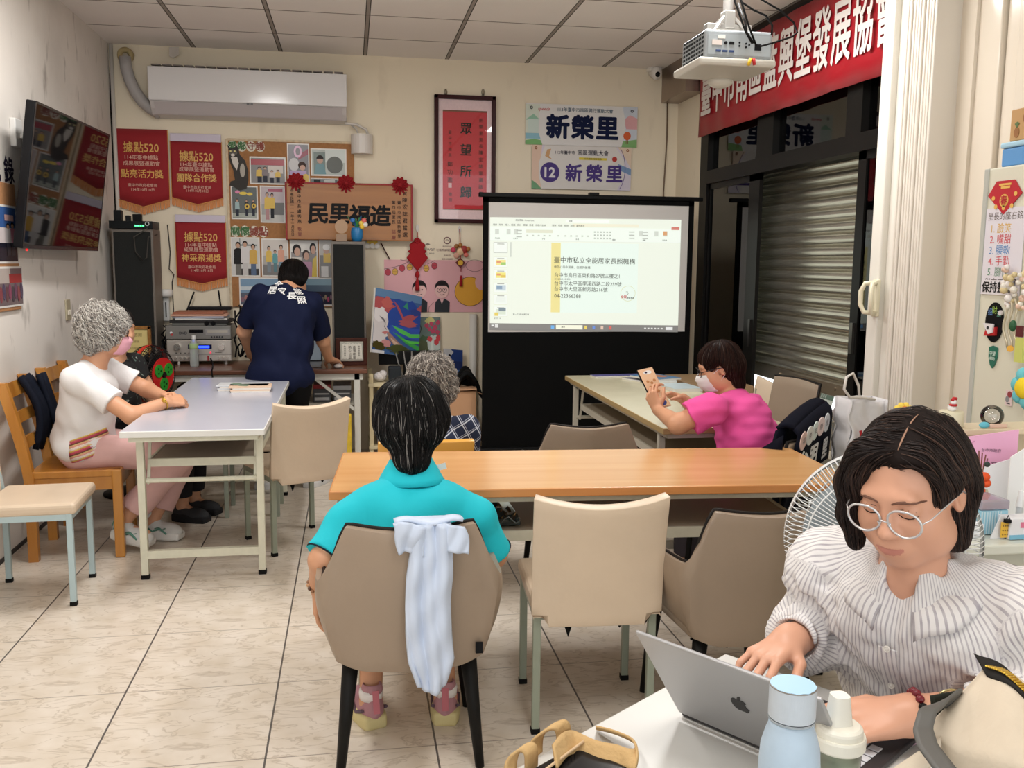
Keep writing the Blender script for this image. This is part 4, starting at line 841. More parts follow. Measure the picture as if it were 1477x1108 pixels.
# recorder on left speaker
o = thing('video_recorder', 'black recorder box with green lights on top of left loudspeaker', 'recorder', (.19, 6.9, 1.656))
MB().rbox(.045, 6.78, 1.656, .33, 7.02, 1.708, .004).build('case', mat((28, 30, 32), .35), o)
b = MB()
for i in range(4): b.box(.215 + i * .016, 6.776, 1.672, .226 + i * .016, 6.781, 1.681)
b.build('indicator_lights', mat((60, 240, 110), emit=5 * EMK), o)
MB().torus((.295, 6.778, 1.69), .012, .003, Matrix.Rotation(PI / 2, 4, 'X'), 20, 6).build('dial', mat((200, 206, 206), .3), o)
for i, (x, w, h, c) in enumerate(((.09, .05, .075, (26, 26, 28)), (.155, .028, .04, (32, 32, 34)), (.215, .055, .05, (22, 22, 24)))):
    tag(MB().rbox(x - w / 2, 6.84, 1.708, x + w / 2, 6.90, 1.708 + h, .005).build('power_adapter', mat(c, .5)), ['tall black plug adapter leftmost on the recorder', 'small black plug adapter in the middle of the recorder', 'wide black adapter rightmost on the recorder'][i], 'adapter', 'black adapters on top of the recorder')
b = MB(); b.tube([(.3, 6.77, 1.66), (.21, 6.76, 1.60), (.215, 6.765, 1.50), (.26, 6.76, 1.44), (.285, 6.77, 1.46), (.30, 6.775, 1.60), (.335, 6.9, 1.62)], .004, 6); b.tube([(.36, 7.15, 1.70), (.37, 7.16, 1.5), (.36, 7.15, 1.38), (.39, 7.16, 1.34), (.375, 7.16, 1.28), (.38, 7.16, .95), (.36, 7.1, .85)], .004, 6)
tag(b.build('cable', mat((70, 66, 62)), smooth=True), 'thin wires hanging from the recorder down beside left loudspeaker', 'cable')
# things on right speaker
vz = 1.589; o = thing('vase', 'small blue vase with artificial flowers on the right loudspeaker', 'vase', (1.72, 6.84, vz))
MB().lathe([(.03, 0), (.042, .03), (.044, .07), (.038, .095), (.036, .10)], 16, (1.715, 6.84, vz)).build('body', mat((34, 118, 176), .35), o, smooth=True)
b = MB()
for i in range(16):
    a = i * 2.4; L_ = random.uniform(.05, .10); b.use(mat(((46, 120, 64), (40, 96, 150), (60, 140, 70))[i % 3])).bar((1.715, 6.84, vz + .09), (1.715 + math.cos(a) * L_ * .8, 6.84 + math.sin(a) * .03, vz + .09 + L_), .012, .003)
b.build('foliage', None, o)
b = MB()
for dx, dz, c in ((.03, .13, (236, 206, 90)), (.05, .15, (226, 110, 100)), (.035, .105, (236, 196, 60)), (.06, .12, (230, 226, 220)), (-.03, .15, (60, 120, 190))): b.use(mat(c)).ell((1.715 + dx, 6.81, vz + dz), (.018, .014, .018), 10, 8)
b.build('blossoms', None, o, smooth=True)
o = thing('trophy', 'small clear round trophy left of blue vase on right loudspeaker', 'trophy', (1.60, 6.83, vz))
MB().rbox(1.565, 6.80, vz, 1.645, 6.86, vz + .055, .004).build('base', mat((146, 112, 78), .2), o)
MB().prism(oval(1.605, vz + .105, .045, .05, 20), 0, .015, back_plane(0, 0, 6.845)).build('disc', mat((170, 132, 92), .15), o)
# hi-fi
o = thing('amplifier', 'silver amplifier with blue display on the back desk', 'amplifier', (.62, 6.9, DZ))
fz = DZ + .022
MB().rbox(.395, 6.752, fz, .835, 7.06, fz + .150, .005).build('case', mat((168, 164, 156), .3, .6), o)
b = MB(); b.rbox(.40, 6.745, fz + .002, .83, 6.755, fz + .148, .003); b.build('faceplate', mat((196, 190, 182), .3, .5), o)
Ma = back_plane(0, 0, 6.745)
MB().prism(rect(.54, fz + .088, .70, fz + .118), 0, .002, Ma).build('display', mat((14, 20, 60), .2), o)
MB().prism(rect(.556, fz + .094, .684, fz + .110), .002, .003, Ma).build('display_glow', mat((40, 70, 255), emit=3 * EMK), o)
for x in (.47, .765):
    k = MB(); k.cyl((x, 6.745, fz + .103), (x, 6.72, fz + .103), .024, .022, 24); k.build('knob', mat((214, 210, 204), .2, .8), o, smooth=False)
for x in (.455, .487, .517, .547, .577, .745, .775, .805): MB().cyl((x, 6.745, fz + .025), (x, 6.73, fz + .025), .0095, n=14).build('knob', mat((206, 200, 192), .25, .7), o)
b = MB(); b.use(mat((70, 66, 62))); [b.cyl((x, 6.745, fz + .06), (x, 6.74, fz + .06), .004, n=8) for x in (.46, .49, .52, .545, .565)]; b.prism(rect(.40, fz + .046, .83, fz + .048), 0, .001, Ma); b.use(mat((70, 220, 60), emit=1 * EMK)).cyl((.585, 6.745, fz + .062), (.585, 6.74, fz + .062), .006); b.use(mat((220, 60, 80), emit=1 * EMK)).cyl((.69, 6.745, fz + .062), (.69, 6.74, fz + .062), .006); b.use(mat((150, 20, 30))).prism(rect(.668, fz + .005, .68, fz + .04), 0, .004, Ma); b.use(mat((90, 84, 78))).prism(rect(.72, fz + .060, .765, fz + .064), 0, .001, Ma); b.build('buttons', None, o)
for x in (.47, .79): MB().cyl((x, 6.77, DZ), (x, 6.77, fz), .012, n=12).build('foot', mat((200, 196, 190), .3, .8), o)
b = MB(); b.tube([(.69, 6.74, fz + .02), (.71, 6.70, DZ + .01), (.73, 6.55, DZ + .006), (.75, 6.36, DZ - .0), (.76, 6.345, .6)], .005, 6); tag(b.build('cable', mat((24, 22, 22)), smooth=True), 'black cable from the amplifier over the desk front edge', 'cable')
pz = fz + .155
o = thing('disc_player', 'grey disc player stacked on the silver amplifier', 'disc player', (.62, 6.9, pz))
MB().rbox(.392, 6.752, pz, .832, 7.05, pz + .095, .004).build('case', mat((128, 126, 122), .4, .4), o)
Ma = back_plane(0, 0, 6.752)
b = MB(); b.use(mat((150, 148, 146), .3, .4)).prism(rect(.66, pz + .03, .825, pz + .075), 0, .002, Ma); b.use(mat((178, 172, 160), .3, .4)).prism(rect(.672, pz + .046, .81, pz + .064), .002, .004, Ma); b.build('disc_drawer', None, o)
MB().prism(rect(.55, pz + .045, .645, pz + .068), 0, .002, Ma).build('display', mat((16, 16, 18), .2), o)
b = MB(); b.use(mat((226, 226, 230))).prism(oval(.43, pz + .046, .009), 0, .002, Ma); b.use(mat((190, 60, 60))).prism(oval(.434, pz + .034, .009), 0, .002, Ma); b.use(mat((60, 60, 64))); b.text('DVD', .51, pz + .044, .026, bold=.03, M=Ma); [b.prism(oval(.70 + i * .018, pz + .016, .006), 0, .003, Ma) for i in range(5)]; b.build('buttons', None, o)
tz = pz + .095
pp = MB(); i = 0
for (x0, x1, c, rz, dz) in ((.43, .80, (96, 96, 92), .02, .016), (.42, .82, (52, 50, 50), -.03, .022), (.45, .80, (206, 204, 200), .05, .012), (.44, .79, (170, 172, 186), -.04, .014), (.42, .80, (196, 150, 128), .06, .014), (.44, .78, (158, 96, 70), .02, .016)):
    m_ = MB(); m_.M = Matrix.Translation(((x0 + x1) / 2, 6.9, tz)) @ Matrix.Rotation(rz, 4, 'Z'); m_.rbox(-(x1 - x0) / 2, -.13, 0, (x1 - x0) / 2, .13, dz, .003)
    lab = ['grey folder lowest in the paper pile on the disc player', 'black folder second from bottom of the paper pile', 'white papers in the middle of the pile on the disc player', 'bluish folder above the white papers in the pile', 'peach folder second from the top of the paper pile', 'brown envelope topmost of the pile on the disc player'][i]
    tag(m_.build('folder', mat(c, .6)), lab, 'folder', 'folders piled on the disc player'); tz += dz; i += 1
g_ = thing('sunglasses', 'pair of round black lenses lying on the disc player front', 'glasses', (.70, 6.76, pz + .085))
b = MB(); [b.cyl((x, 6.768, pz + .11), (x, 6.752, pz + .11), .016, n=18) for x in (.668, .712)]; b.build('lens', mat((18, 18, 20), .2), g_)
rt = thing('router', 'black router with two aerials behind the paper pile', 'router', (.62, 7.1, tz))
MB().rbox(.50, 7.04, tz, .80, 7.14, tz + .025, .006).build('case', mat((28, 28, 30), .4), rt)
for a, b_2 in (((269, 450), (280, 421)), ((320, 452), (315, 419))): MB().tube([BW(a[0], a[1], 7.1), BW(b_2[0], b_2[1], 7.1)], .006, 6).build('aerial', mat((22, 22, 24), .5), rt)
# wires tangle between the amplifier and the man
b = MB()
for i in range(12):
    x = .86 + .12 * random.random(); p = [(x + random.uniform(-.04, .05), 6.85 + random.uniform(-.05, .15), zz) for zz in np.linspace(.76, 1.05 + .08 * random.random(), 6)]; b.tube(p, .006, 5)
for i in range(8): b.tube([(.36 + random.uniform(-.05, .03), 6.95 + random.uniform(-.03, .1), zz) for zz in np.linspace(.74, .98, 5)], .006, 5)
tag(b.build('cable_tangle', mat((20, 20, 22), .5), smooth=True), 'tangle of black wires beside the amplifier and disc player', 'cables', kind='stuff')
# water bottle
o = thing('water_bottle', 'clear water bottle with white cap in front of the amplifier', 'bottle', (.60, 6.62, DZ))
MB().lathe([(.026, 0), (.030, .008), (.0295, .03), (.031, .045), (.029, .06), (.031, .075), (.029, .09), (.031, .105), (.029, .12), (.030, .14), (.028, .16), (.014, .185), (.012, .195)], 20, (.60, 6.62, DZ)).build('body', mat((214, 220, 218), .1, trans=.55), o, smooth=True)
MB().lathe([(.0305, .125), (.031, .13), (.031, .158), (.0305, .16)], 20, (.60, 6.62, DZ)).build('wrapper', mat((168, 196, 140), .4), o, smooth=True)
MB().lathe([(.014, .190), (.014, .212), (.012, .214)], 16, (.60, 6.62, DZ)).build('cap', mat((232, 232, 230), .4), o)
# wall device, framed certificate, award frame, mouse
q = BW(239, 424, 7.14); o = thing('wall_bracket', 'white plastic bracket and tube on the wall above the router', 'bracket', (q[0], 7.16, q[2] - .18))
b = MB(); b.lathe([(.045, -.02), (.05, .0), (.05, .03), (.03, .035)], 18, (q[0], 7.13, q[2])); b.build('cap', mat((220, 218, 214), .4), o, smooth=True); b = MB(); b.rbox(q[0] - .022, 7.13, q[2] - .2, q[0] + .022, 7.17, q[2] - .02, .01); b.build('tube', mat((206, 206, 204), .4), o); b = MB(); b.box(q[0] - .004, 7.125, q[2] - .17, q[0] + .004, 7.131, q[2] - .06); b.build('slot', mat((60, 60, 62)), o)
o = thing('certificate_frame', 'gold-framed yellowish certificate standing left on the desk behind the women', 'framed certificate', (.21, 6.62, DZ))
b = MB(); a0, a1 = .10, .325; z0, z1 = DZ, 1.0
for r_ in ((a0, z0, a0 + .022, z1), (a1 - .022, z0, a1, z1), (a0, z0, a1, z0 + .022), (a0, z1 - .022, a1, z1)): b.rbox(r_[0], 6.60, r_[1], r_[2], 6.625, r_[3], .004)
b.build('frame', mat((150, 104, 52), .35, .4, noise=(80, .3)), o); MB().box(a0 + .02, 6.61, z0 + .02, a1 - .02, 6.62, z1 - .02).build('certificate', mat((214, 196, 130), .4), o)
b = MB(); b.use(mat((150, 130, 80))); [b.text('獎狀感謝', (a0 + a1) / 2, z1 - .06 - i * .045, .028 if i == 0 else .018, M=back_plane(0, 0, 6.6095)) for i in range(5)]; b.build('lettering', None, o)
o = thing('award_frame', 'dark wood frame with silver award plate at right end of the desk', 'award', (1.665, 6.62, DZ))
b = MB(); b.rbox(1.555, 6.60, DZ, 1.775, 6.63, DZ + .195, .006); b.build('frame', mat((66, 34, 26), .35), o)
b = MB(); b.rbox(1.585, 6.592, DZ + .03, 1.748, 6.602, DZ + .170, .004); b.build('plate', mat((176, 172, 160), .3, .7), o)
b = MB(); b.prism([(1.60 + .135 * (i / 20) + .006 * ((i * 7) % 3 - 1), DZ + .042 + .004 * ((i * 5) % 3)) for i in range(21)] + [(1.735 - .135 * (i / 20), DZ + .158 - .004 * ((i * 5) % 3)) for i in range(21)], 0, .003, back_plane(0, 0, 6.592)); b.build('engraved_sheet', mat((212, 208, 196), .4), o)
b = MB(); Ma = back_plane(0, 0, 6.5885); b.use(mat((60, 56, 52))); b.column('熱心公益', 1.655, DZ + .13, .022, 1.1, M=Ma); b.column('造福鄉里', 1.685, DZ + .13, .022, 1.1, M=Ma); b.column('敬贈感謝狀', 1.62, DZ + .135, .013, 1.2, M=Ma); b.column('新榮里里長', 1.718, DZ + .135, .013, 1.2, M=Ma); b.build('lettering', None, o)
ms = MB(); ms.ell((1.575, 6.47, DZ + .012), (.032, .05, .018), 16, 10); tag(ms.build('computer_mouse', mat((206, 200, 196), .35), smooth=True), 'pale computer mouse beside the standing man\'s hand', 'mouse')
lp = thing('laptop', 'laptop partly hidden behind the standing man on back desk', 'laptop', (1.30, 6.62, DZ)); MB().rbox(1.12, 6.48, DZ, 1.46, 6.72, DZ + .018, .004).build('base', mat((150, 150, 152), .35, .5), lp); b = MB(); b.M = Matrix.Translation((1.29, 6.72, DZ + .015)) @ Matrix.Rotation(-.25, 4, 'X'); b.rbox(-.17, 0, 0, .17, .010, .22, .004); b.build('lid', mat((40, 40, 42), .4), lp); b = MB(); b.M = Matrix.Translation((1.29, 6.72, DZ + .015)) @ Matrix.Rotation(-.25, 4, 'X'); b.box(-.16, -.001, .012, .16, .0, .21); b.build('screen', mat((120, 130, 140), emit=.3 * EMK), lp)
# boxes under the desk (on the undershelf)
for i, (x0, x1, z1, c, lab) in enumerate(((1.40, 1.52, .60, (150, 30, 34), 'red-topped box on the shelf under the desk'), (1.535, 1.66, .59, (176, 176, 178), 'grey striped box on the undershelf nearest the desk leg'), (.50, .72, .60, (40, 42, 50), 'dark box at left on the shelf under the desk'), (.80, 1.05, .57, (56, 62, 60), 'low dark box in the middle under the desk'))):
    b = MB(); b.use(mat((78, 80, 84) if i < 2 else c, .5)).rbox(x0, 6.5, .476, x1, 6.75, z1 - .03, .004); b.use(mat(c, .4)).rbox(x0, 6.5, z1 - .03, x1, 6.75, z1, .004); b.use(mat((190, 190, 190))).box(x0 + .01, 6.497, .49, x1 - .01, 6.5, .51); b.box(x0 + .01, 6.497, .53, x1 - .01, 6.5, .54)
    tag(b.build('storage_box', None), lab, 'box', 'boxes on the shelf under the back desk')
o = MB(); o.rbox(1.585, 6.3, 0, 1.66, 6.345, .42, .01); o.rbox(1.6, 6.297, .05, 1.645, 6.3, .38, .002); tag(o.build('yellow_bottle', mat((216, 180, 50), .4, noise=(20, .2))), 'yellow patterned packet standing by the desk leg', 'packet')
# right of the desk: rack, paintings, cartons
rk = thing('metal_rack', 'cream metal rack right of the back desk', 'rack', (2.05, 6.75, 0))
for x in (1.80, 2.30):
    for y_ in (6.58, 6.95): MB().box(x - .014, y_ - .014, 0, x + .014, y_ + .014, .66).build('post', mat((206, 190, 150), .45), rk)
for z_ in (.57, .12): MB().rbox(1.78, 6.56, z_, 2.32, 6.97, z_ + .025, .003).build('shelf', mat((206, 192, 156), .45), rk)
b = MB(); b.rbox(1.845, 6.6, .30, 2.28, 6.9, .565, .006); bx_ = tag(b.build('storage_box', mat((206, 182, 128), .5)), 'large cream box with label filling the upper rack shelf', 'box')
b = MB(); b.use(mat((226, 222, 206))).prism(rect(1.88, .505, 2.0, .545), 0, .002, back_plane(0, 0, 6.6)); b.use(mat((60, 56, 50))).text('MFP-C', 1.94, .525, .028, bold=.02, z=.003, M=back_plane(0, 0, 6.6)); b.build('box_label', None, bx_)
b = MB(); b.ell((1.865, 6.66, .632), (.045, .04, .035), 12, 8); b.ell((1.885, 6.65, .65), (.03, .03, .03), 8, 6); tag(b.build('crumpled_paper', mat((214, 208, 206), .6, bump=(40, 1.0))), 'crumpled white paper at the left of the rack top', 'crumpled paper')
b = MB(); b.rbox(1.925, 6.62, .596, 2.015, 6.72, .705, .012); tag(b.build('desktop_speaker', mat((44, 48, 52), .6), smooth=False), 'small dark computer speaker on the rack top', 'speaker')
mo = thing('computer_monitor', 'black old monitor behind the small speaker on the rack', 'monitor', (2.1, 6.85, .595)); MB().rbox(1.86, 6.80, .70, 2.32, 6.86, .80, .006).build('panel', mat((18, 18, 18), .5), mo); MB().rbox(2.04, 6.78, .596, 2.14, 6.9, .72, .01).build('stand', mat((22, 22, 22), .5), mo); b = MB(); [b.tube([(1.98 + i * .06, 6.79, .80), (2.0 + i * .05, 6.76, .72), (2.03 + i * .04, 6.75, .63), (2.06 + i * .05, 6.74, .60)], .005, 6) for i in range(3)]; b.build('cord', mat((130, 128, 124)), mo, smooth=True)
b = MB(); b.rbox(1.84, 6.60, .146, 2.28, 6.9, .292, .01); tag(b.build('rolled_cloth', mat((120, 112, 112), .9, noise=(30, .4))), 'grey patterned cloth bundle on the lower rack shelf', 'cloth bundle')
def canvas(name, label, c00, c10, c11, c01, shapes, th=.018):
    X = V(c10) - V(c00); Y = V(c01) - V(c00); w, h = X.length, Y.length; X.normalize(); Z = X.cross(Y).normalized(); Y = Z.cross(X); M = frame(X, Y, Z, c00)
    mb = MB(); mb.use(mat((222, 218, 210), .6)).prism(rect(0, 0, w, h), -th, 0, M)
    paint(mb, [(c, [(min(max(p[0], 0), 1) * w, min(max(p[1], 0), 1) * h) for p in pl_]) for c, pl_ in shapes], M, 0, .0002, .55)
    return tag(mb.build(name, None), label, 'painting')
rs = random.Random(3)
def blob(cx, cy, rx, ry, n=18, j=.25): return [(cx + rx * math.cos(2 * PI * i / n) * (1 + j * rs.uniform(-1, 1)), cy + ry * math.sin(2 * PI * i / n) * (1 + j * rs.uniform(-1, 1))) for i in range(n)]
pa0, pa1 = BW(536, 508, 6.62), BW(603, 516, 6.95)
L = [((60, 96, 150), R_(0, 0, 1, 1)), ((96, 134, 176), R_(0, .88, 1, 1)), ((40, 74, 160), blob(.6, .6, .5, .3)), ((180, 84, 88), blob(.16, .76, .24, .11)), ((196, 100, 96), blob(.25, .80, .12, .08)), ((176, 84, 92), [(.38, .86), (.5, .78), (.62, .62), (.78, .68), (.92, .8), (1, .86), (1, .72), (.85, .6), (.72, .5), (.62, .55)]), ((176, 90, 98), blob(.72, .52, .2, .06)), ((60, 150, 120), [(.6, .78), (.68, .86), (.72, .74)]), ((44, 66, 140), blob(.88, .72, .12, .06)),
     ((52, 84, 180), R_(.35, .28, 1, .46)), ((88, 196, 90), [(.38, .46), (.6, .42), (.8, .36), (1, .38), (1, .32), (.8, .30), (.55, .36)]), ((66, 170, 80), [(.4, .36), (.6, .30), (.8, .22), (1, .18), (1, .1), (.7, .2)]), ((96, 206, 84), [(.6, .27), (.8, .25), (1, .26), (1, .22), (.8, .2)]), ((162, 126, 116), [(.3, .36), (.4, .30), (.55, .20), (.8, .1), (1, .02), (1, 0), (.7, .04), (.45, .15), (.3, .26)]), ((210, 180, 160), [(.35, .27), (.5, .2), (.75, .09), (1, .01), (.72, .06), (.45, .16)]),
     ((214, 208, 210), [(0, .70), (.12, .66), (.27, .62), (.30, .5), (.27, .42), (.33, .36), (.28, .33), (.3, .28), (.26, .26), (.26, .18), (.1, .1), (0, .08)]), ((228, 224, 226), blob(.12, .60, .14, .1)), ((150, 146, 152), [(.1, .58), (.2, .55), (.25, .48), (.2, .50)]), ((196, 120, 120), [(.17, .33), (.27, .36), (.32, .335), (.24, .30)]), ((90, 84, 90), stroke([(.12, .56), (.2, .53), (.24, .46), (.22, .42), (.27, .38)], .012)), ((200, 140, 140), blob(.28, .16, .1, .06)), ((74, 66, 30), blob(.12, .12, .13, .07, 24, .4)), ((70, 76, 36), blob(.58, .08, .26, .07, 24, .4)), ((56, 92, 170), R_(.0, .0, .12, .05)), ((206, 206, 210), R_(0, 0, .25, .045))]
canvas('canvas_painting', 'big canvas of pale face profile and blue green landscape', pa0, pa1, None, pa0 + (BW(536, 414, 6.66) - BW(536, 508, 6.62)), L)
p0, p1 = BW(601, 512, 7.13), BW(635, 512, 7.13)
L = [((96, 116, 110), R_(0, 0, 1, 1)), ((196, 190, 120), blob(.55, .9, .2, .1)), ((60, 92, 56), blob(.3, .3, .3, .2)), ((186, 196, 190), blob(.75, .3, .3, .25)), ((74, 84, 44), [(0, .0), (.5, 0), (.45, .35), (.2, .4), (0, .25)]), ((226, 140, 140), R_(.6, 0, 1, .1)), ((206, 214, 206), [(.55, .05), (.75, .05), (.65, .45)]), ((54, 60, 54), stroke([(.05, .95), (.2, .7), (.1, .5)], .03))] + [((176, 50, 84), blob(x, y_, .09, .07, 12)) for x, y_ in ((.42, .78), (.62, .82), (.78, .74), (.9, .86), (.7, .62), (.88, .6), (.55, .68))] + [((196, 48, 58), blob(x, y_, .1, .08, 12)) for x, y_ in ((.55, .42), (.82, .34), (.92, .46))]
canvas('canvas_painting', 'small canvas of red flowers on the back wall', p0, p1, None, p0 + np.array([0, 0.02, .29]), L)
p0, p1 = BW(640, 545, 7.0), BW(667, 547, 7.05)
L = [((26, 56, 122), R_(0, 0, 1, 1)), ((20, 40, 96), R_(.5, 0, 1, .6)), ((196, 196, 200), [(0, .55), (.3, .7), (.5, .9), (.35, 1), (0, 1)]), ((30, 30, 36), blob(.3, .78, .08, .05)), ((60, 110, 170), R_(.6, .05, .95, .3))]
canvas('canvas_painting', 'small dark blue canvas beside the grey-haired head', p0, p1, None, p0 + (BW(643, 503, 7.06) - BW(640, 545, 7.0)), L)
o = thing('cardboard_box', 'open tan cardboard box on the floor right of the grey-haired woman', 'box', (2.42, 6.7, 0))
MB().box(2.22, 6.55, 0, 2.545, 6.85, .53).build('box_body', mat((190, 146, 110), .8), o); b = MB(); b.bar((2.22, 6.62, .535), (2.55, 6.60, .55), .16, .008); b.bar((2.53, 6.7, .53), (2.60, 6.7, .50), .2, .006); b.build('flap', mat((196, 152, 116), .8), o)
b = MB(); b.slab(lambda u, v: (2.40 + .22 * u + .05 * v, 6.66 + .05 * math.sin(u * 6), .56 + .12 * math.sin(PI * min(1, u * 1.3)) * (1 - v) - .10 * max(0, u - .55) * 2 * (1 + v) + .02 * math.sin(v * 9 + u * 5)), 14, 8, .012); b.slab(lambda u, v: (2.42 + .13 * u, 6.58 + .1 * v, .575 + .07 * math.sin(PI * u) + .03 * math.sin(7 * v)), 10, 8, .02)
tag(b.build('bag', mat((14, 14, 15), .7), smooth=True), 'black bag slumped on top of the cardboard box', 'bag')
b = MB(); b.bar((2.30, 6.95, .30), (2.66, 6.6, .16), .05, .05); tag(b.build('wooden_pole', mat((62, 40, 30), .5)), 'dark pole lying low beside the projection screen', 'pole')
# ================================================================ folding tables
M_CRM = mat((214, 212, 192), .4, noise=(25, .05)); M_FOOT = mat((20, 20, 20), .6)
def fold_table(label, cx, cy, rz, L, W, H, top, edge, legm=M_CRM, inset=.16, name='folding_table', legs_in=.04, shelf=True):
    """long side along local x"""
    o = thing(name, label, 'table', (cx, cy, 0), rz)
    b = MB(); b.rbox(-L / 2, -W / 2, H - .028, L / 2, W / 2, H, .004, 2); b.build('tabletop', top, o, local=True)
    b = MB(); b.rbox(-L / 2 - .002, -W / 2 - .002, H - .029, L / 2 + .002, -W / 2 + .008, H - .001, .003); b.rbox(-L / 2 - .002, W / 2 - .008, H - .029, L / 2 + .002, W / 2 + .002, H - .001, .003); b.rbox(-L / 2 - .003, -W / 2, H - .029, -L / 2 + .008, W / 2, H - .001, .003); b.rbox(L / 2 - .008, -W / 2, H - .029, L / 2 + .003, W / 2, H - .001, .003)
    b.build('edge_band', edge, o, local=True)
    b = MB(); [b.box(-L / 2 + .03, s * (W / 2 - .035) - .008, H - .052, L / 2 - .03, s * (W / 2 - .035) + .008, H - .028) for s in (-1, 1)]; [b.box(s * (L / 2 - .03) - .008, -W / 2 + .03, H - .052, s * (L / 2 - .03) + .008, W / 2 - .03, H - .028) for s in (-1, 1)]
    b.build('apron', legm, o, local=True)
    for sx in (-1, 1):
        for sy in (-1, 1):
            x, y_ = sx * (L / 2 - inset), sy * (W / 2 - legs_in)
            lg = MB().rbox(x - .016, y_ - .016, .012, x + .016, y_ + .016, H - .03, .003).build('leg', legm, o, local=True)
            MB().rbox(x - .018, y_ - .018, 0, x + .018, y_ + .018, .022, .003).build('foot_cap', M_FOOT, lg, local=True)
            pv = MB(); pv.cyl((x - .02, y_ * .985, H - .06), (x + .02, y_ * .985, H - .06), .007, n=10); pv.build('pivot', mat((120, 118, 112), .3, .8), lg, local=True)
        x = sx * (L / 2 - inset)
        b = MB(); b.bar((x, -W / 2 + legs_in, .115), (x, W / 2 - legs_in, .115), .03, .036); b.build('crossbar', legm, o, local=True); b = MB(); b.cyl((x + sx * -.015, -W / 2 + legs_in, .455), (x + sx * -.015, W / 2 - legs_in, .455), .011, n=10)
        for sy in (-1, 1): b.bar((x - sx * .02, sy * (W / 2 - legs_in - .025), .44), (x - sx * .10, sy * (W / 2 - legs_in - .025), H - .05), .014, .006); b.bar((x - sx * .02, sy * (W / 2 - legs_in - .025), .44), (x - sx * .015, sy * (W / 2 - legs_in - .025), .47), .014, .006)
        b.build('folding_stay', legm, o, local=True)
    if shelf:
        b = MB(); b.rbox(-L / 2 + inset + .05, -W / 2 + .07, .515, L / 2 - inset - .05, W / 2 - .07, .545, .003); b.build('undershelf', mat((150, 136, 118), .6), o, local=True)
        b = MB(); [b.box(s * (L / 2 - inset - .055) - .008, -W / 2 + .06, .512, s * (L / 2 - inset - .055) + .008, W / 2 - .06, .548) for s in (-1, 1)]; [b.box(-L / 2 + inset + .05, s * (W / 2 - .066) - .006, .512, L / 2 - inset - .05, s * (W / 2 - .066) + .006, .548) for s in (-1, 1)]; b.build('shelf_rim', legm, o, local=True)
    return o
fold_table('pale grey folding table with cream legs before the white-shirted old woman', .985, 5.06, PI / 2, 1.86, .60, .72, mat((188, 190, 202), .22, noise=(4, .02)), mat((226, 226, 222), .4), inset=.19)
# long wood-topped table in the middle
TWX = wood_mat((222, 172, 116), (208, 152, 96), 0, 3.0, .22)
lt_ = fold_table('long orange wood-topped folding table across the middle of the room', 2.515, 3.255, -.066, 1.81, .63, .71, TWX, wood_mat((208, 144, 84), (194, 126, 70), 0, 3, .35), legm=mat((190, 186, 168), .45, noise=(25, .06)), inset=.10, legs_in=.05)
# crinkled plastic bag of papers on its shelf
b = MB(); b.slab(lambda u, v: (1.93 + .30 * u - .02 * v, 3.04 + .34 * v, .58 + .02 * math.sin(u * 19 + v * 7) * math.sin(v * 11) + .012 * math.sin(u * 31)), 24, 16, .004)
b.rbox(1.97, 3.08, .548, 2.24, 3.34, .572, .004)
tag(b.build('plastic_bag', mat((52, 62, 62), .14, coat=.5), smooth=False), 'crinkled dark plastic bag on the shelf under the long table', 'plastic bag')
# right table
fold_table('worn cream folding table at right before the woman in pink', 3.375, 4.98, PI / 2, 1.98, .62, .71, mat((214, 206, 176), .22, noise=(5, .05)), mat((176, 150, 104), .5), legm=mat((196, 190, 176), .45), inset=.14)
b = MB(); b.rbox(3.78, 5.42, .62, 4.15, 6.05, .70, .006); [b.box(x - .02, y_ - .02, 0, x + .02, y_ + .02, .62) for x in (3.82, 4.11) for y_ in (5.48, 6.0)]
tag(b.build('side_table', mat((150, 120, 86), .5)), 'small brown side table against the far glass door', 'table')
# papers and magazines on the right table's far end
for i, (x, y_, w, h, rz, c, lab, z0, t_) in enumerate(((3.40, 5.90, .34, .10, .1, (96, 92, 150), 'purple-edged magazine farthest back on the cream right table', .71, .008), (3.52, 5.72, .22, .16, .5, (150, 146, 160), 'grey magazine in the middle of the paper heap on right table', .71, .010), (3.58, 5.55, .2, .28, -.3, (206, 210, 206), 'white booklet under the blue catalogue on the right table', .71, .022), (3.565, 5.6, .2, .26, .4, (60, 120, 170), 'bright blue catalogue topmost of the heap on right table', .732, .012), (3.60, 5.25, .18, .25, .1, (200, 216, 222), 'pale blue paper stack nearest the pink woman on right table', .71, .02))):
    m_ = MB(); m_.M = Matrix.Translation((x, y_, z0)) @ Matrix.Rotation(rz, 4, 'Z'); m_.use(mat((216, 214, 208))).rbox(-w / 2, -h / 2, 0, w / 2, h / 2, t_, .002); m_.use(mat(c, .3)).box(-w / 2, -h / 2, t_, w / 2, h / 2, t_ + .001)
    if i == 3: m_.use(mat((196, 120, 70), .3)).prism(blob(.03, .0, .05, .06), t_ + .001, t_ + .0018); m_.use(mat((206, 226, 236), .3)).prism(blob(-.05, .05, .03, .04), t_ + .001, t_ + .0018)
    tag(m_.build('magazine', None), lab, 'magazine', 'magazines heaped on the right table')
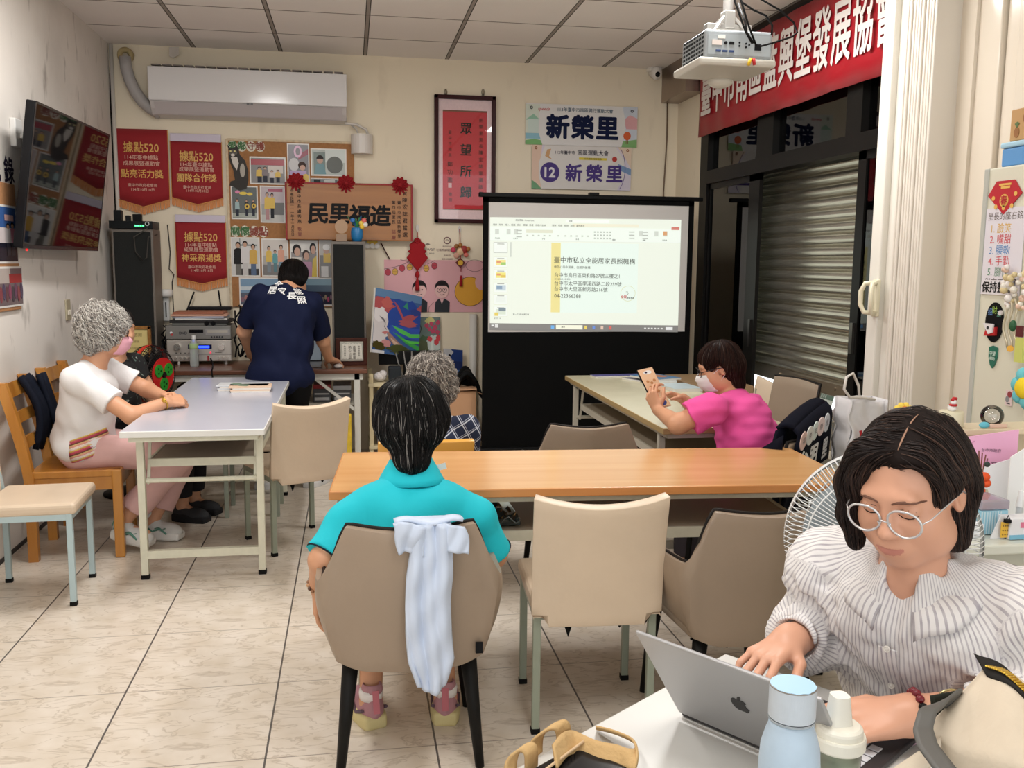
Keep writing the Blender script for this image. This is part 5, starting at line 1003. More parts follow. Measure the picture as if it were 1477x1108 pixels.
# booklets on the left table
for i, (y_, rz, x0, x1, c, lab) in enumerate(((5.36, .05, 1.0, 1.21, (226, 196, 170), 'peach booklet stack lying right on the grey table'), (5.42, -.06, .93, 1.19, (210, 212, 214), 'white and grey booklet stack lying left on the grey table'))):
    m_ = MB(); m_.M = Matrix.Translation(((x0 + x1) / 2, y_, .72)) @ Matrix.Rotation(rz, 4, 'Z'); w = x1 - x0
    for k in range(4): m_.use(mat([(226, 220, 210), c][k % 2], .5)).rbox(-w / 2 + .004 * k * (-1) ** k, -.07, k * .008 + i * .0001, w / 2 + .003 * k, .07, k * .008 + .0078, .001)
    m_.use(mat((120, 140, 120))).prism(blob(-.04, 0, .03, .04), .0322, .0328)
    tag(m_.build('booklet_stack', None), lab, 'booklets')

# ================================================================ chairs
M_CREAM = mat((212, 192, 168), .42, bump=(26, .12), noise=(6, .04)); M_GGREEN = mat((150, 158, 142), .4, .2); M_BLUE = mat((176, 196, 200), .4, .1)
def cream_chair(label, frame_m, worn=True):
    o = thing('padded_chair', label, 'chair')
    b = MB(); b.rbox(-.20, -.17, .395, .20, .205, .445, .018, 3); b.build('seat', M_CREAM, o, local=True, smooth=False)
    def bk(u, v):
        x = (u - .5) * .40; z = .36 + v * (.415 - .030 * (1 - (2 * u - 1) ** 2)); y_ = -.195 - .022 * (1 - (2 * u - 1) ** 2) * (.4 + .6 * v) - .05 * v * v + .0
        tap = 1 - (.03 if v < .06 else 0); return (x * tap, y_, z + (.03 * (abs(2 * u - 1) > .8) if v == 0 else 0))
    b = MB(); b.slab(bk, 17, 12, .034); b.build('backrest', M_CREAM, o, local=True, smooth=True, bevel=.006)
    for x, y_ in ((-.18, -.175), (.18, -.175), (-.18, .175), (.18, .175)):
        lg = MB().rbox(x - .012, y_ - .012, .01, x + .012, y_ + .012, .40, .002).build('leg', frame_m, o, local=True)
        MB().rbox(x - .014, y_ - .014, 0, x + .014, y_ + .014, .018, .002).build('foot_cap', M_FOOT, lg, local=True)
    b = MB(); [b.box(-.18, s * .175 - .011, .372, .18, s * .175 + .011, .398) for s in (-1, 1)]; [b.box(s * .18 - .011, -.175, .372, s * .18 + .011, .175, .398) for s in (-1, 1)]; [b.bar((s * .185, -.18, .39), (s * .185, -.225, .70), .022) for s in (-1, 1)]
    b.build('seat_frame', frame_m, o, local=True)
    if worn:
        b = MB(); b.prism([(-.10, .0), (-.07, .0), (-.085, -.045)], 0, .004, frame((1, 0, 0), (0, 0, 1), (0, -1, 0), (0, -.19, .362))); b.build('torn_lining', mat((18, 18, 18), .9), o, local=True); b = MB(); b.prism([(.06, .0), (.09, .0), (.075, -.02)], 0, .004, frame((1, 0, 0), (0, 0, 1), (0, -1, 0), (0, -.19, .362))); b.build('torn_lining', mat((18, 18, 18), .9), o, local=True)
    return o
CCH = [put(cream_chair('cream padded chair seen from behind at the long wood-topped table', M_GGREEN), (2.41, 2.835, 0), -.07)]
CCH += [put(cream_chair('cream padded chair between the grey table and turquoise-shirted woman', M_GGREEN), (1.36, 4.81, 0), .47)]
CCH += [put(cream_chair('cream padded chair with pale blue frame at the lower left edge', M_BLUE, False), (.315, 4.19, 0), -PI / 2 + .05)]
CCH += [put(cream_chair('cream padded chair mostly hidden behind the woman in pink', M_GGREEN, False), (3.92, 5.08, 0), PI / 2 + .15)]
for c in CCH: c['group'] = 'cream padded chairs'
# grey armchairs
M_TAUPE = mat((150, 132, 114), .36, bump=(40, .06), noise=(5, .04)); M_PIPE = mat((34, 30, 28), .5); M_BLEG = mat((26, 25, 24), .45)
def armchair(label, group='taupe armchairs'):
    o = thing('armchair', label, 'armchair')
    def plan(s):                                   # s in -1..1 along the U from left arm tip over the back to right arm tip
        a = abs(s); sg = 1 if s > 0 else -1
        if a < .42: return (sg * .235 * (a / .42) * .98, -.225 - .020 * math.cos(a / .42 * PI / 2))
        if a < .60:
            t = (a - .42) / .18 * PI / 2; return (sg * (.230 + .020 * math.sin(t)), -.225 + .05 * (1 - math.cos(t)))
        t = (a - .60) / .40; return (sg * (.250 + .004 * t), -.175 + .33 * t)
    def top(s):
        a = abs(s)
        if a < .36: return .752 - .014 * (1 - (a / .36) ** 2)
        if a < .50: t = (a - .36) / .14; t = t * t * (3 - 2 * t); return .752 - .165 * t
        return .587 - .02 * (a - .56) / .44 - (.10 * max(0, (a - .88) / .12) ** 2)
    def z_(s, v): q = .325 + .02 * abs(s) + .055 * max(0, min(1, (abs(s) - .26) / .26)) ** 2; return q + (top(s) - q) * v
    def out(u, v):
        s = 2 * u - 1; x, y_ = plan(s); zt = top(s); zb_ = .325 + .02 * abs(s) + .055 * max(0, min(1, (abs(s) - .26) / .26)) ** 2; k = 1 - .17 * (1 - v) ** 2.2; lean = -.04 * max(0, v) * (1 - min(1, abs(s) / .6))
        if z_(s, v) > .54: q = min(1, (z_(s, v) - .54) / .2); x *= 1 - .13 * q * q * (3 - 2 * q)
        return (x * k * .97, y_ * (1 - .12 * (1 - v) ** 2) + lean, zb_ + (zt - zb_) * v)
    b = MB(); b.slab(out, 61, 14, .042); b.build('shell', M_TAUPE, o, local=True, smooth=True, bevel=.008)
    b = MB(); b.tube([out(i / 60, 1.0) + np.array([0, 0, .004]) if False else (out(i / 60, 1.0)[0], out(i / 60, 1.0)[1] + .012 * (1 - min(1, abs(2 * i / 60 - 1) / .6)), out(i / 60, 1.0)[2] + .002) for i in range(61)], .006, 6); b.build('piping', M_PIPE, o, local=True, smooth=True)
    b = MB(); b.rbox(-.205, -.19, .33, .205, .215, .44, .03, 4); b.build('seat', M_TAUPE, o, local=True, smooth=False)
    b = MB(); [b.tube([(sx * .206, d, .34) for d in ()] or [(sx * .20, -.18, .34), (sx * .13, -.16, .318), (sx * .05, -.15, .325)], .004, 5) for sx in (-1, 1)]
    b.prism([(-.12, 0), (.10, 0), (.06, -.025), (.0, -.012), (-.05, -.035), (-.09, -.015)], 0, .01, frame((1, 0, 0), (0, 0, 1), (0, -1, 0), (-.03, -.17, .335))); b.build('torn_lining', mat((16, 16, 16), .9), o, local=True)
    for sx in (-1, 1):
        for sy, yb in ((-1, -.175), (1, .17)):
            b = MB(); b.cyl((sx * .165, yb, .345), (sx * .200, yb + sy * .015, 0), .024, .013, 14); b.build('leg', M_BLEG, o, local=True, smooth=True)
    b = MB(); b.box(.18, -.246, .37, .200, -.236, .40); b.build('fabric_tag', mat((22, 22, 24), .7), o, local=True)
    return o
ac1 = put(armchair('taupe armchair holding the woman in turquoise, pale jacket over its back'), (1.825, 2.70, 0), -.02)
def dup(o, label, loc, rz):
    c = copy_tree(o); c['label'] = label; return put(c, loc, rz)
ac1['group'] = 'taupe armchairs'
dup(ac1, 'taupe armchair pushed under the long table beside the white fan', (2.85, 2.72, 0), .06)
dup(ac1, 'taupe armchair behind the long table facing the screen', (2.70, 4.16, 0), -.02)
# plain grey chairs
def grey_chair(label):
    o = thing('side_chair', label, 'chair')
    b = MB(); b.slab(lambda u, v: ((u - .5) * .42, -.20 - .02 * (1 - (2 * u - 1) ** 2) - .07 * v, .45 + .385 * v - .01 * (2 * u - 1) ** 2 * v), 13, 9, .03); b.build('backrest', M_TAUPE, o, local=True, smooth=True, bevel=.006)
    b = MB(); b.tube([((u - .5) * .42, -.20 - .02 * (1 - (2 * u - 1) ** 2) - .07 * v, .45 + .385 * v) for u, v in [(0, 0), (0, .5), (0, 1), (.25, 1), (.5, 1), (.75, 1), (1, 1), (1, .5), (1, 0)]], .008, 6); b.build('piping', M_PIPE, o, local=True, smooth=True)
    b = MB(); b.rbox(-.21, -.20, .40, .21, .20, .455, .02, 3); b.build('seat', M_TAUPE, o, local=True)
    for x, y_ in ((-.17, -.17), (.17, -.17), (-.17, .17), (.17, .17)): MB().cyl((x, y_, .41), (x * 1.1, y_ * 1.1, 0), .016, .011, 12).build('leg', M_BLEG, o, local=True, smooth=True)
    return o
gc = put(grey_chair('plain taupe chair standing empty right of the woman in pink'), (3.80, 4.66, 0), PI / 2 + .12)
gc['group'] = 'plain taupe side chairs'
vc = dup(gc, 'taupe chair seating the woman in pink, navy vest over its back', (3.39, 3.82, 0), .72); vc.scale = (.9, 1, .88)
# wooden chairs
M_WOOD = wood_mat((204, 142, 64), (180, 116, 44), 2, 4.0, .3, .3)
def wood_chair(label, m=M_WOOD):
    o = thing('wooden_chair', label, 'chair')
    b = MB(); b.rbox(-.20, -.20, .405, .20, .21, .44, .006); b.build('seat', m, o, local=True)
    b = MB(); [b.rbox(-.17, s * .185 - .012, .34, .17, s * .185 + .012, .41, .003) for s in (-1, 1)]; [b.rbox(s * .18 - .012, -.18, .34, s * .18 + .012, .18, .41, .003) for s in (-1, 1)]; b.build('apron', m, o, local=True)
    for sx in (-1, 1):
        b = MB(); b.bar((sx * .185, .19, 0), (sx * .185, .19, .44), .045, .045, up=(0, 1, 0)); b.build('leg', m, o, local=True, bevel=.006)
        b = MB(); b.grid(lambda u, v: (sx * .185 + (.02 if u in (.25, .5) else -.02), (-.20 if v < .45 else -.20 - .10 * ((v - .45) / .55) ** 1.3) + (.022 if u in (.5, .75) else -.022), v * .87), 4, 14, cu=True)
        b.add([(sx * .185 - .02, -.322, .87), (sx * .185 + .02, -.322, .87), (sx * .185 + .02, -.278, .87), (sx * .185 - .02, -.278, .87)], [(0, 1, 2, 3)]); b.build('back_post', m, o, local=True)
    for k, (z0, z1) in enumerate(((.53, .585), (.655, .71), (.78, .85))):
        b = MB(); b.slab(lambda u, v: ((u - .5) * .35, -.205 - .10 * max(0, ((z0 + v * (z1 - z0)) / .87 - .45) / .55) ** 1.3 - .016 * (1 - (2 * u - 1) ** 2), z0 + v * (z1 - z0)), 9, 3, .018); b.build('back_slat', m, o, local=True, smooth=False)
    return o
w1 = put(wood_chair('wooden chair seating the white-shirted old woman at left wall'), (.335, 4.85, 0), -PI / 2 + .06)
w1['group'] = 'wooden slat-back chairs'
dup(w1, 'wooden chair at left wall behind the white-shirted old woman', (.325, 5.47, 0), -PI / 2)
w3 = dup(w1, 'orange wooden chair with solid back seating the grey-haired woman', (1.985, 4.27, 0), 0.0)
ob = MB(); ob.slab(lambda u, v: ((u - .5) * .42, -.225 - .06 * v - .012 * (1 - (2 * u - 1) ** 2), .44 + .24 * v), 11, 6, .03); ob.build('back_panel', mat((222, 164, 74), .3, coat=.3), w3, local=True, smooth=True, bevel=.006)
for ch in list(w3.children):
    if ch.name.startswith(('back_slat', 'back_post')): bpy.data.objects.remove(ch)
for sx in (-1, 1): MB().rbox(sx * .185 - .02, -.225, 0, sx * .185 + .02, -.185, .50, .006).build('leg', M_WOOD, w3, local=True)
# crocheted bag on the second wooden chair / teal bag on a stool under the table
st = thing('stool', 'cream stool under the grey table with a teal bag on it', 'stool', (1.10, 5.45, 0)); MB().rbox(-.16, -.16, .38, .16, .16, .42, .012).build('seat', M_CREAM, st, local=True)
for x, y_ in ((-.14, -.14), (.14, -.14), (-.14, .14), (.14, .14)): MB().rbox(x - .012, y_ - .012, 0, x + .012, y_ + .012, .385, .002).build('leg', M_GGREEN, st, local=True)
b = MB(); b.ell((1.02, 5.42, .465), (.085, .07, .05), 14, 8); tag(b.build('teal_bag', mat((0, 130, 116), .7, bump=(20, .5)), smooth=True), 'small teal bag lying on the stool under the grey table', 'bag')
# dark jacket over the first wooden chair
b = MB(); b.slab(lambda u, v: (.10 - .055 * v + .05 * math.sin(v * PI), 4.90 + .16 * u, .50 + .36 * v + .01 * math.sin(u * 12)), 10, 10, .03); b.slab(lambda u, v: (.20 - .10 * v, 5.0 + .09 * u + .03 * (1 - v), .46 + .40 * v + .01 * math.sin(u * 9)), 8, 10, .025)
tag(b.build('jacket', mat((24, 28, 40), .8), smooth=True), 'dark jacket hanging over the white-shirted old woman\'s chair back', 'jacket')
# pale jacket over the armchair
def jk(u, v):
    c = abs(2 * u - 1); w = .085 + .030 * min(1, v * 2.5) - .045 * max(0, v - .86) / .14 * (v > .86); x = 1.868 + (u - .5) * w * 1.05 + .006 * math.sin(v * 8)
    if v < .12: t = v / .12; return (x, 2.455 + .035 * (1 - t), .722 + .050 * t)
    t = (v - .12) / .88; f = .007 * math.sin(u * 9 + 2.2 * t) + .006 * math.sin(u * 19 - 4 * t) + .003 * math.sin(u * 8 + t * 22)
    return (x, 2.374 + .030 * t - f + .008 * c * c, .770 - .465 * t - .02 * t * (1 - c * c))
b = MB(); b.slab(jk, 30, 50, .010)
b.slab(lambda u, v: (1.772 + (.085 - .02 * v) * u + .012 * v, 2.376 - .014 * math.sin(PI * u) * math.sin(PI * min(1, v + .2)) + .004 * math.sin(u * 13 + v * 5) + .012 * v, .772 - .085 * v + .008 * math.sin(u * 5)), 18, 14, .012)
b.slab(lambda u, v: (1.90 + (.055 + .016 * math.sin(v * 2.2)) * u, 2.376 - .008 * math.sin(PI * u) + .003 * math.sin(u * 11 + v * 6), .772 - .075 * v - .012 * u), 14, 12, .010)
b.slab(lambda u, v: (1.775 + .18 * u, 2.378 + .075 * v, .774 + .006 * math.sin(u * 9) - .012 * v), 16, 5, .010)
tag(b.build('jacket', mat((200, 212, 232), .8, bump=(14, .3)), smooth=True), 'pale blue-white jacket hanging down the taupe armchair back', 'jacket')
# navy vest over the pink woman's chair
vs = thing('vest', 'navy vest with white lettering hung on the chair behind the woman in pink', 'vest', (3.60, 3.66, .45))
R85 = Matrix.Translation((3.39, 3.82, 0)) @ Matrix.Rotation(.72, 4, 'Z')
def vf(u, v):
    x = (u - .46) * (.34 + .16 * (1 - v)); z = .44 + (.345 + .105 * u - .03 * u * u) * v; y_ = -.240 - .070 * v - .03 * (1 - v) + .008 * math.sin(u * 15) * (1 - v) + .03 * max(0, v - .93) / .07
    return (x, y_, z)
b = MB(); b.M = R85; b.slab(vf, 24, 18, .016); b.slab(lambda u, v: (lambda p: (p[0] - .03, -.17 - .05 * v - .012 * math.sin(u * 8), p[2] - .012))(vf(u, v)), 16, 10, .014); b.slab(lambda u, v: (lambda p: (p[0] - .03 * (1 - v), p[1] * v + (-.22) * (1 - v), p[2] + .012 * math.sin(PI * v)))(vf(u, 1.0)), 20, 6, .014); b.slab(lambda u, v: (-.235 - .05 * u - .02 * (1 - v), -.27 + .16 * u, .44 + (.33 - .12 * u) * v), 8, 8, .014)
b.build('cloth', mat((15, 17, 30), .85), vs, smooth=True)
def vM(u, v):
    p = V(vf(u, v)); e = .02; X = (V(vf(u + e, v)) - p).normalized(); Y = (V(vf(u, v + e)) - p).normalized(); Z = X.cross(Y).normalized(); Y = Z.cross(X); return R85 @ frame(X, Y, Z, p + Z * .010)
b = MB()
for i, c in enumerate(((226, 196, 190), (214, 216, 214), (214, 226, 224), (226, 206, 206), (214, 216, 222))): b.use(mat(c, .6)).prism(oval(0, 0, .036, .042, 20), 0, .003 + .001 * (i % 2), vM(.10 + i * .17, .84)); b.use(mat((120, 112, 116))).text('福樂安康里'[i], 0, 0, .03, z=.005, M=vM(.10 + i * .17, .84))
b.build('round_badges', None, vs)
b = MB(); b.use(mat((226, 226, 226), .6))
for i, ch in enumerate('台明里'): b.text(ch, 0, 0, .095, bold=.04, M=vM(.24 + i * .28, .55))
for i, ch in enumerate('文關係'): b.text(ch, 0, 0, .08, bold=.03, M=vM(.26 + i * .26, .28))
b.build('lettering', None, vs)
# beige side table, carrier bag, beige fan
st = thing('low_table', 'low beige table right of the long table carrying the paper bag', 'table', (3.72, 3.68, 0))
MB().rbox(3.62, 3.46, .575, 4.0, 3.92, .60, .004).build('tabletop', mat((196, 188, 168), .5), st)
for x in (3.65, 3.97):
    for y_ in (3.49, 3.89): MB().box(x - .015, y_ - .015, 0, x + .015, y_ + .015, .575).build('leg', M_GGREEN, st)
bg = thing('paper_bag', 'white carrier bag with red ink picture beside the folding door', 'bag', (3.83, 3.66, .60))
b = MB(); b.slab(lambda u, v: (3.755 + .17 * u + .008 * math.sin(v * 15), 3.60 + .012 * math.sin(u * 13 + v * 9) - .02 * (1 - v), .602 + .285 * v + .01 * math.sin(u * 6) * v), 14, 14, .004); b.slab(lambda u, v: (3.755 + .17 * u, 3.72 + .012 * math.sin(u * 11 + v * 7), .602 + .285 * v), 12, 12, .004); b.slab(lambda u, v: (3.755 + .008 * math.sin(v * 15), 3.59 + .13 * u, .602 + .285 * v), 6, 10, .004); b.slab(lambda u, v: (3.925, 3.59 + .13 * u, .602 + .285 * v), 6, 10, .004); b.box(3.755, 3.60, .602, 3.925, 3.72, .606)
b.build('paper', mat((222, 220, 222), .6, bump=(12, .4)), bg, smooth=True)
b = MB(); b.tube([(3.80, 3.60, .885), (3.785, 3.59, .95), (3.75, 3.58, 1.005), (3.715, 3.57, .99), (3.705, 3.565, .94), (3.735, 3.57, .905), (3.80, 3.59, .90), (3.87, 3.60, .888)], .006, 6); b.build('handle', mat((222, 218, 212), .6), bg, smooth=True)
b = MB(); Mb = back_plane(0, 0, 3.572)
b.use(mat((176, 26, 36))).prism(blob(3.80, .665, .035, .04, 24, .2), 0, .002, Mb); b.use(mat((222, 220, 222))).prism(oval(3.80, .66, .017), .002, .003, Mb); b.use(mat((176, 26, 36))).prism(oval(3.80, .66, .009), .003, .004, Mb); b.prism(stroke([(3.79, .70), (3.80, .74), (3.795, .76)], .012), 0, .002, Mb)
b.use(mat((28, 26, 28))).prism(stroke([(3.82, .705), (3.845, .69), (3.87, .695)], .012), 0, .003, Mb); b.prism(stroke([(3.83, .69), (3.84, .66), (3.85, .63)], .01), 0, .003, Mb); b.use(mat((214, 130, 150))).prism(blob(3.885, .655, .025, .03, 20, .3), 0, .002, Mb); b.use(mat((28, 26, 28))).text('大鶴', 3.80, .617, .03, bold=.03, M=Mb); b.build('printed_picture', None, bg)
def fan(name, label, C, yaw, R, col, depth=.11, rings=9, spokes=64, hubR=.07, post=None, band=None, wire=.0016, tilt=0.0):
    o = thing(name, label, 'fan', (C[0], C[1], 0)); Mx = Matrix.Translation(C) @ Matrix.Rotation(yaw, 4, 'Z') @ Matrix.Rotation(tilt, 4, 'X')   # local -y is the front
    def T(x, y_, z): return Mx @ V((x, y_, z))
    for nm, s in (('front_guard', -1), ('rear_guard', 1)):
        g = MB()
        for i in range(spokes):
            a = 2 * PI * i / spokes; ca, sa = math.cos(a), math.sin(a); g.tube([T(ca * hubR, s * depth * .55, sa * hubR), T(ca * R * .75, s * depth * .5, sa * R * .75), T(ca * R * .96, s * depth * .33, sa * R * .96), T(ca * R * 1.02, s * .012, sa * R * 1.02)], wire, 4, caps=False)
        for r_, d in ((hubR, .55), (R * .5, .53), (R * .8, .48)): g.tube([T(math.cos(2 * PI * i / 48) * r_, s * depth * d, math.sin(2 * PI * i / 48) * r_) for i in range(48)], wire * 1.4, 5, closed=True)
        g.build(nm, mat(col, .35), o, smooth=True)
    g = MB(); g.grid(lambda u, v: T(math.cos(2 * PI * u) * R * (1.0 + .0 * v), (v - .5) * .026, math.sin(2 * PI * u) * R), 72, 2, cu=True); g.grid(lambda u, v: T(math.cos(2 * PI * u) * R * 1.02, (v - .5) * .026, math.sin(2 * PI * u) * R * 1.02), 72, 2, cu=True); g.build('rim_band', mat(band or col, .35), o, smooth=True)
    g = MB()
    for k in range(3):
        a0 = 2 * PI * k / 3
        g.slab(lambda u, v: T(math.cos(a0 + u * 1.5 - .2 * v) * (hubR * .5 + v * (R * .82 - hubR * .5)), -.02 + .04 * u, math.sin(a0 + u * 1.5 - .2 * v) * (hubR * .5 + v * (R * .82 - hubR * .5))), 10, 8, .002)
    g.build('blades', mat((150, 160, 166) if col[0] > 150 else (30, 30, 30), .3), o, smooth=True)
    g = MB(); g.cyl(T(0, -depth * .58, 0), T(0, -depth * .52, 0), hubR * 1.02, n=28); g.build('hub_cap', mat(col, .35), o)
    g = MB(); g.tube([T(0, depth * .5, 0), T(0, depth * .8, 0), T(0, depth * 1.5, 0), T(0, depth * 1.75, 0)], [hubR * 1.1, hubR * 1.15, hubR * .95, hubR * .5], 20); g.build('motor_housing', mat(tuple(min(255, c + 4) for c in col), .35), o, smooth=True)
    b_ = T(0, depth * 1.1, 0)
    g = MB(); g.cyl((b_.x, b_.y, .03), (b_.x, b_.y, b_.z), .018, .016); g.build('post', mat(tuple(max(0, c - 20) for c in col), .4), o, smooth=True)
    g = MB(); g.lathe([(.17, 0), (.17, .015), (.10, .035), (.03, .05)], 28, (b_.x, b_.y, 0)); g.build('base', mat(tuple(max(0, c - 20) for c in col), .4), o, smooth=True)
    return o, T
fan('floor_fan', 'white pedestal fan seen from behind at the seated office woman\'s shoulder', (2.945, 2.02, .785), PI - .42, .225, (226, 228, 228), spokes=110, hubR=.062, wire=.0014)
fan('floor_fan', 'beige floor fan low behind the carrier bag', (4.0, 4.22, .56), PI + .3 - PI, .165, (190, 178, 156), spokes=60, hubR=.05)
fo, FT = fan('floor_fan', 'red and black fan with green discs between the two women at left', (.46, 5.90, .755), 1.15, .175, (34, 30, 30), depth=.15, spokes=50, hubR=.09, band=(206, 52, 34), wire=.002)
g = MB(); g.use(mat((188, 30, 30), .35)); g.cyl(FT(0, -.088, 0), FT(0, -.080, 0), .105, n=36)
for k in range(3):
    a = PI / 2 * -1 + 2 * PI * k / 3; c = V((math.cos(a) * .056, -.09, math.sin(a) * .056)); g.use(mat((34, 140, 40), .4)).cyl(FT(c.x, -.094, c.z), FT(c.x, -.088, c.z), .039, n=24); g.use(mat((20, 60, 24), .4)); [g.cyl(FT(c.x + math.cos(q) * .016, -.097, c.z + math.sin(q) * .016), FT(c.x + math.cos(q) * .016, -.094, c.z + math.sin(q) * .016), .006, n=8) for q in (0, 2.1, 4.2)]
g.use(mat((30, 20, 20))).cyl(FT(0, -.098, 0), FT(0, -.088, 0), .018, n=16); g.build('printed_cover', None, fo)
# ================================================================ smooth-body modelling (blended solids -> one continuous surface)
def npv(p): return np.array([float(p[0]), float(p[1]), float(p[2])], dtype=np.float64)
def nz_(v): v = np.array(v, float); return v / (np.linalg.norm(v) + 1e-12)
class Body:
    def __init__(s): s.p = []
    def cone(s, a, b, ra, rb, k=.015, sub=False, cut=None, tag=0):
        a, b = npv(a), npv(b); R = max(ra, rb); s.p.append(('c', (a, b, ra, rb, cut), np.minimum(a, b) - R, np.maximum(a, b) + R, k, sub, tag)); return s
    def ell(s, c, r, k=.015, R=None, sub=False, cut=None, tag=0):
        c = npv(c); r = np.array(r if hasattr(r, '__len__') else (r, r, r), float); m = r.max() if R is not None else r
        s.p.append(('e', (c, r, R, cut), c - m, c + m, k, sub, tag)); return s
    def box(s, c, h, rd, k=.01, R=None, sub=False, tag=0):
        c = npv(c); h = np.array(h, float); m = np.linalg.norm(h) if R is not None else h + rd
        s.p.append(('b', (c, h, rd, R, None), c - m, c + m, k, sub, tag)); return s
    @staticmethod
    def dist(kind, a, X, Y, Z):
        if kind == 'c':
            p, q, ra, rb, cut = a; d = q - p; L2 = d @ d + 1e-12
            px, py, pz = X - p[0], Y - p[1], Z - p[2]
            t = np.clip((px * d[0] + py * d[1] + pz * d[2]) / L2, 0, 1)
            D = np.sqrt((px - t * d[0]) ** 2 + (py - t * d[1]) ** 2 + (pz - t * d[2]) ** 2) - (ra + t * (rb - ra))
        elif kind == 'e':
            c, r, R, cut = a; px, py, pz = X - c[0], Y - c[1], Z - c[2]
            if R is not None: px, py, pz = (R[0][0] * px + R[1][0] * py + R[2][0] * pz, R[0][1] * px + R[1][1] * py + R[2][1] * pz, R[0][2] * px + R[1][2] * py + R[2][2] * pz)
            k0 = np.sqrt((px / r[0]) ** 2 + (py / r[1]) ** 2 + (pz / r[2]) ** 2); k1 = np.sqrt((px / r[0] ** 2) ** 2 + (py / r[1] ** 2) ** 2 + (pz / r[2] ** 2) ** 2)
            D = k0 * (k0 - 1) / (k1 + 1e-9)
        else:
            c, h, rd, R, cut = a; px, py, pz = X - c[0], Y - c[1], Z - c[2]
            if R is not None: px, py, pz = (R[0][0] * px + R[1][0] * py + R[2][0] * pz, R[0][1] * px + R[1][1] * py + R[2][1] * pz, R[0][2] * px + R[1][2] * py + R[2][2] * pz)
            qx, qy, qz = np.abs(px) - h[0], np.abs(py) - h[1], np.abs(pz) - h[2]
            D = np.sqrt(np.maximum(qx, 0) ** 2 + np.maximum(qy, 0) ** 2 + np.maximum(qz, 0) ** 2) + np.minimum(np.maximum(qx, np.maximum(qy, qz)), 0) - rd
        if cut is not None:
            for c_, n_ in (cut if isinstance(cut, list) else [cut]):
                D = np.maximum(D, (X - c_[0]) * n_[0] + (Y - c_[1]) * n_[1] + (Z - c_[2]) * n_[2])
        return D
    def field(s, h, noise=None, lo=None, hi=None, pad=.02):
        if lo is None:
            lo = np.min([q[2] for q in s.p if not q[5]], 0) - pad; hi = np.max([q[3] for q in s.p if not q[5]], 0) + pad
        n = np.ceil((hi - lo) / h).astype(int) + 1
        ax = [lo[i] + h * np.arange(n[i]) for i in range(3)]
        F = np.full(n, .08, dtype=np.float64)
        for kind, a, l, u, k, sub, tg in s.p:
            m = k + 2.5 * h
            i0 = np.maximum(np.floor((l - m - lo) / h).astype(int), 0); i1 = np.minimum(np.ceil((u + m - lo) / h).astype(int) + 1, n)
            if (i1 <= i0).any(): continue
            sl = tuple(slice(i0[i], i1[i]) for i in range(3))
            X, Y, Z = np.meshgrid(ax[0][sl[0]], ax[1][sl[1]], ax[2][sl[2]], indexing='ij', sparse=True)
            D = s.dist(kind, a, X, Y, Z); C = F[sl]
            if sub: D = -D; H = np.maximum(k - np.abs(C - D), 0) / k; F[sl] = np.maximum(C, D) + H * H * k * .25
            else: H = np.maximum(k - np.abs(C - D), 0) / k; F[sl] = np.minimum(C, D) - H * H * k * .25
        if noise is not None:
            X, Y, Z = np.meshgrid(*ax, indexing='ij', sparse=True); F = F + noise(X, Y, Z)
        return F, lo, h
    def mesh(s, h, noise=None, lo=None, hi=None): return nets(*s.field(h, noise, lo, hi))
    def nearest(s, P):
        best = np.full(len(P), 9.0); idx = np.zeros(len(P), int)
        for i, (kind, a, l, u, k, sub, tg) in enumerate(s.p):
            if sub: continue
            D = s.dist(kind, a, P[:, 0], P[:, 1], P[:, 2]); m = D < best; best[m] = D[m]; idx[m] = i
        return idx

def nets(F, lo, h):
    S = F < 0; nx, ny, nz = F.shape
    cnt = np.zeros((nx - 1, ny - 1, nz - 1), np.int8); off = [(i, j, k) for i in (0, 1) for j in (0, 1) for k in (0, 1)]
    for i, j, k in off: cnt += S[i:nx - 1 + i, j:ny - 1 + j, k:nz - 1 + k]
    act = (cnt > 0) & (cnt < 8); I = np.argwhere(act); n = len(I)
    if n == 0: return np.zeros((0, 3)), []
    idm = np.full(act.shape, -1, np.int64); idm[act] = np.arange(n)
    acc = np.zeros((n, 3)); w = np.zeros(n)
    for a in off:
        for d in range(3):
            if a[d] == 1: continue
            b = list(a); b[d] = 1
            fa = F[I[:, 0] + a[0], I[:, 1] + a[1], I[:, 2] + a[2]]; fb = F[I[:, 0] + b[0], I[:, 1] + b[1], I[:, 2] + b[2]]
            m = (fa < 0) != (fb < 0); t = np.where(m, fa / np.where(m, fa - fb, 1), 0)
            p = np.tile(np.array(a, float), (n, 1)); p[:, d] = t; acc += p * m[:, None]; w += m
    Vv = (I + acc / w[:, None]) * h + lo; faces = []
    for d in range(3):
        e, f = (d + 1) % 3, (d + 2) % 3
        sl0 = [slice(None)] * 3; sl1 = [slice(None)] * 3; sl0[d] = slice(0, -1); sl1[d] = slice(1, None)
        ch = S[tuple(sl0)] != S[tuple(sl1)]; E = np.argwhere(ch); E = E[(E[:, e] > 0) & (E[:, f] > 0) & (E[:, e] < F.shape[e] - 1) & (E[:, f] < F.shape[f] - 1)]
        q = []
        for de, df in ((1, 1), (0, 1), (0, 0), (1, 0)):
            c = E.copy(); c[:, e] -= de; c[:, f] -= df; q.append(idm[c[:, 0], c[:, 1], c[:, 2]])
        q = np.stack(q, 1); ins = S[E[:, 0], E[:, 1], E[:, 2]]; q[~ins] = q[~ins][:, ::-1]; q = q[(q >= 0).all(1)]; faces.append(q)
    return Vv, np.concatenate(faces)

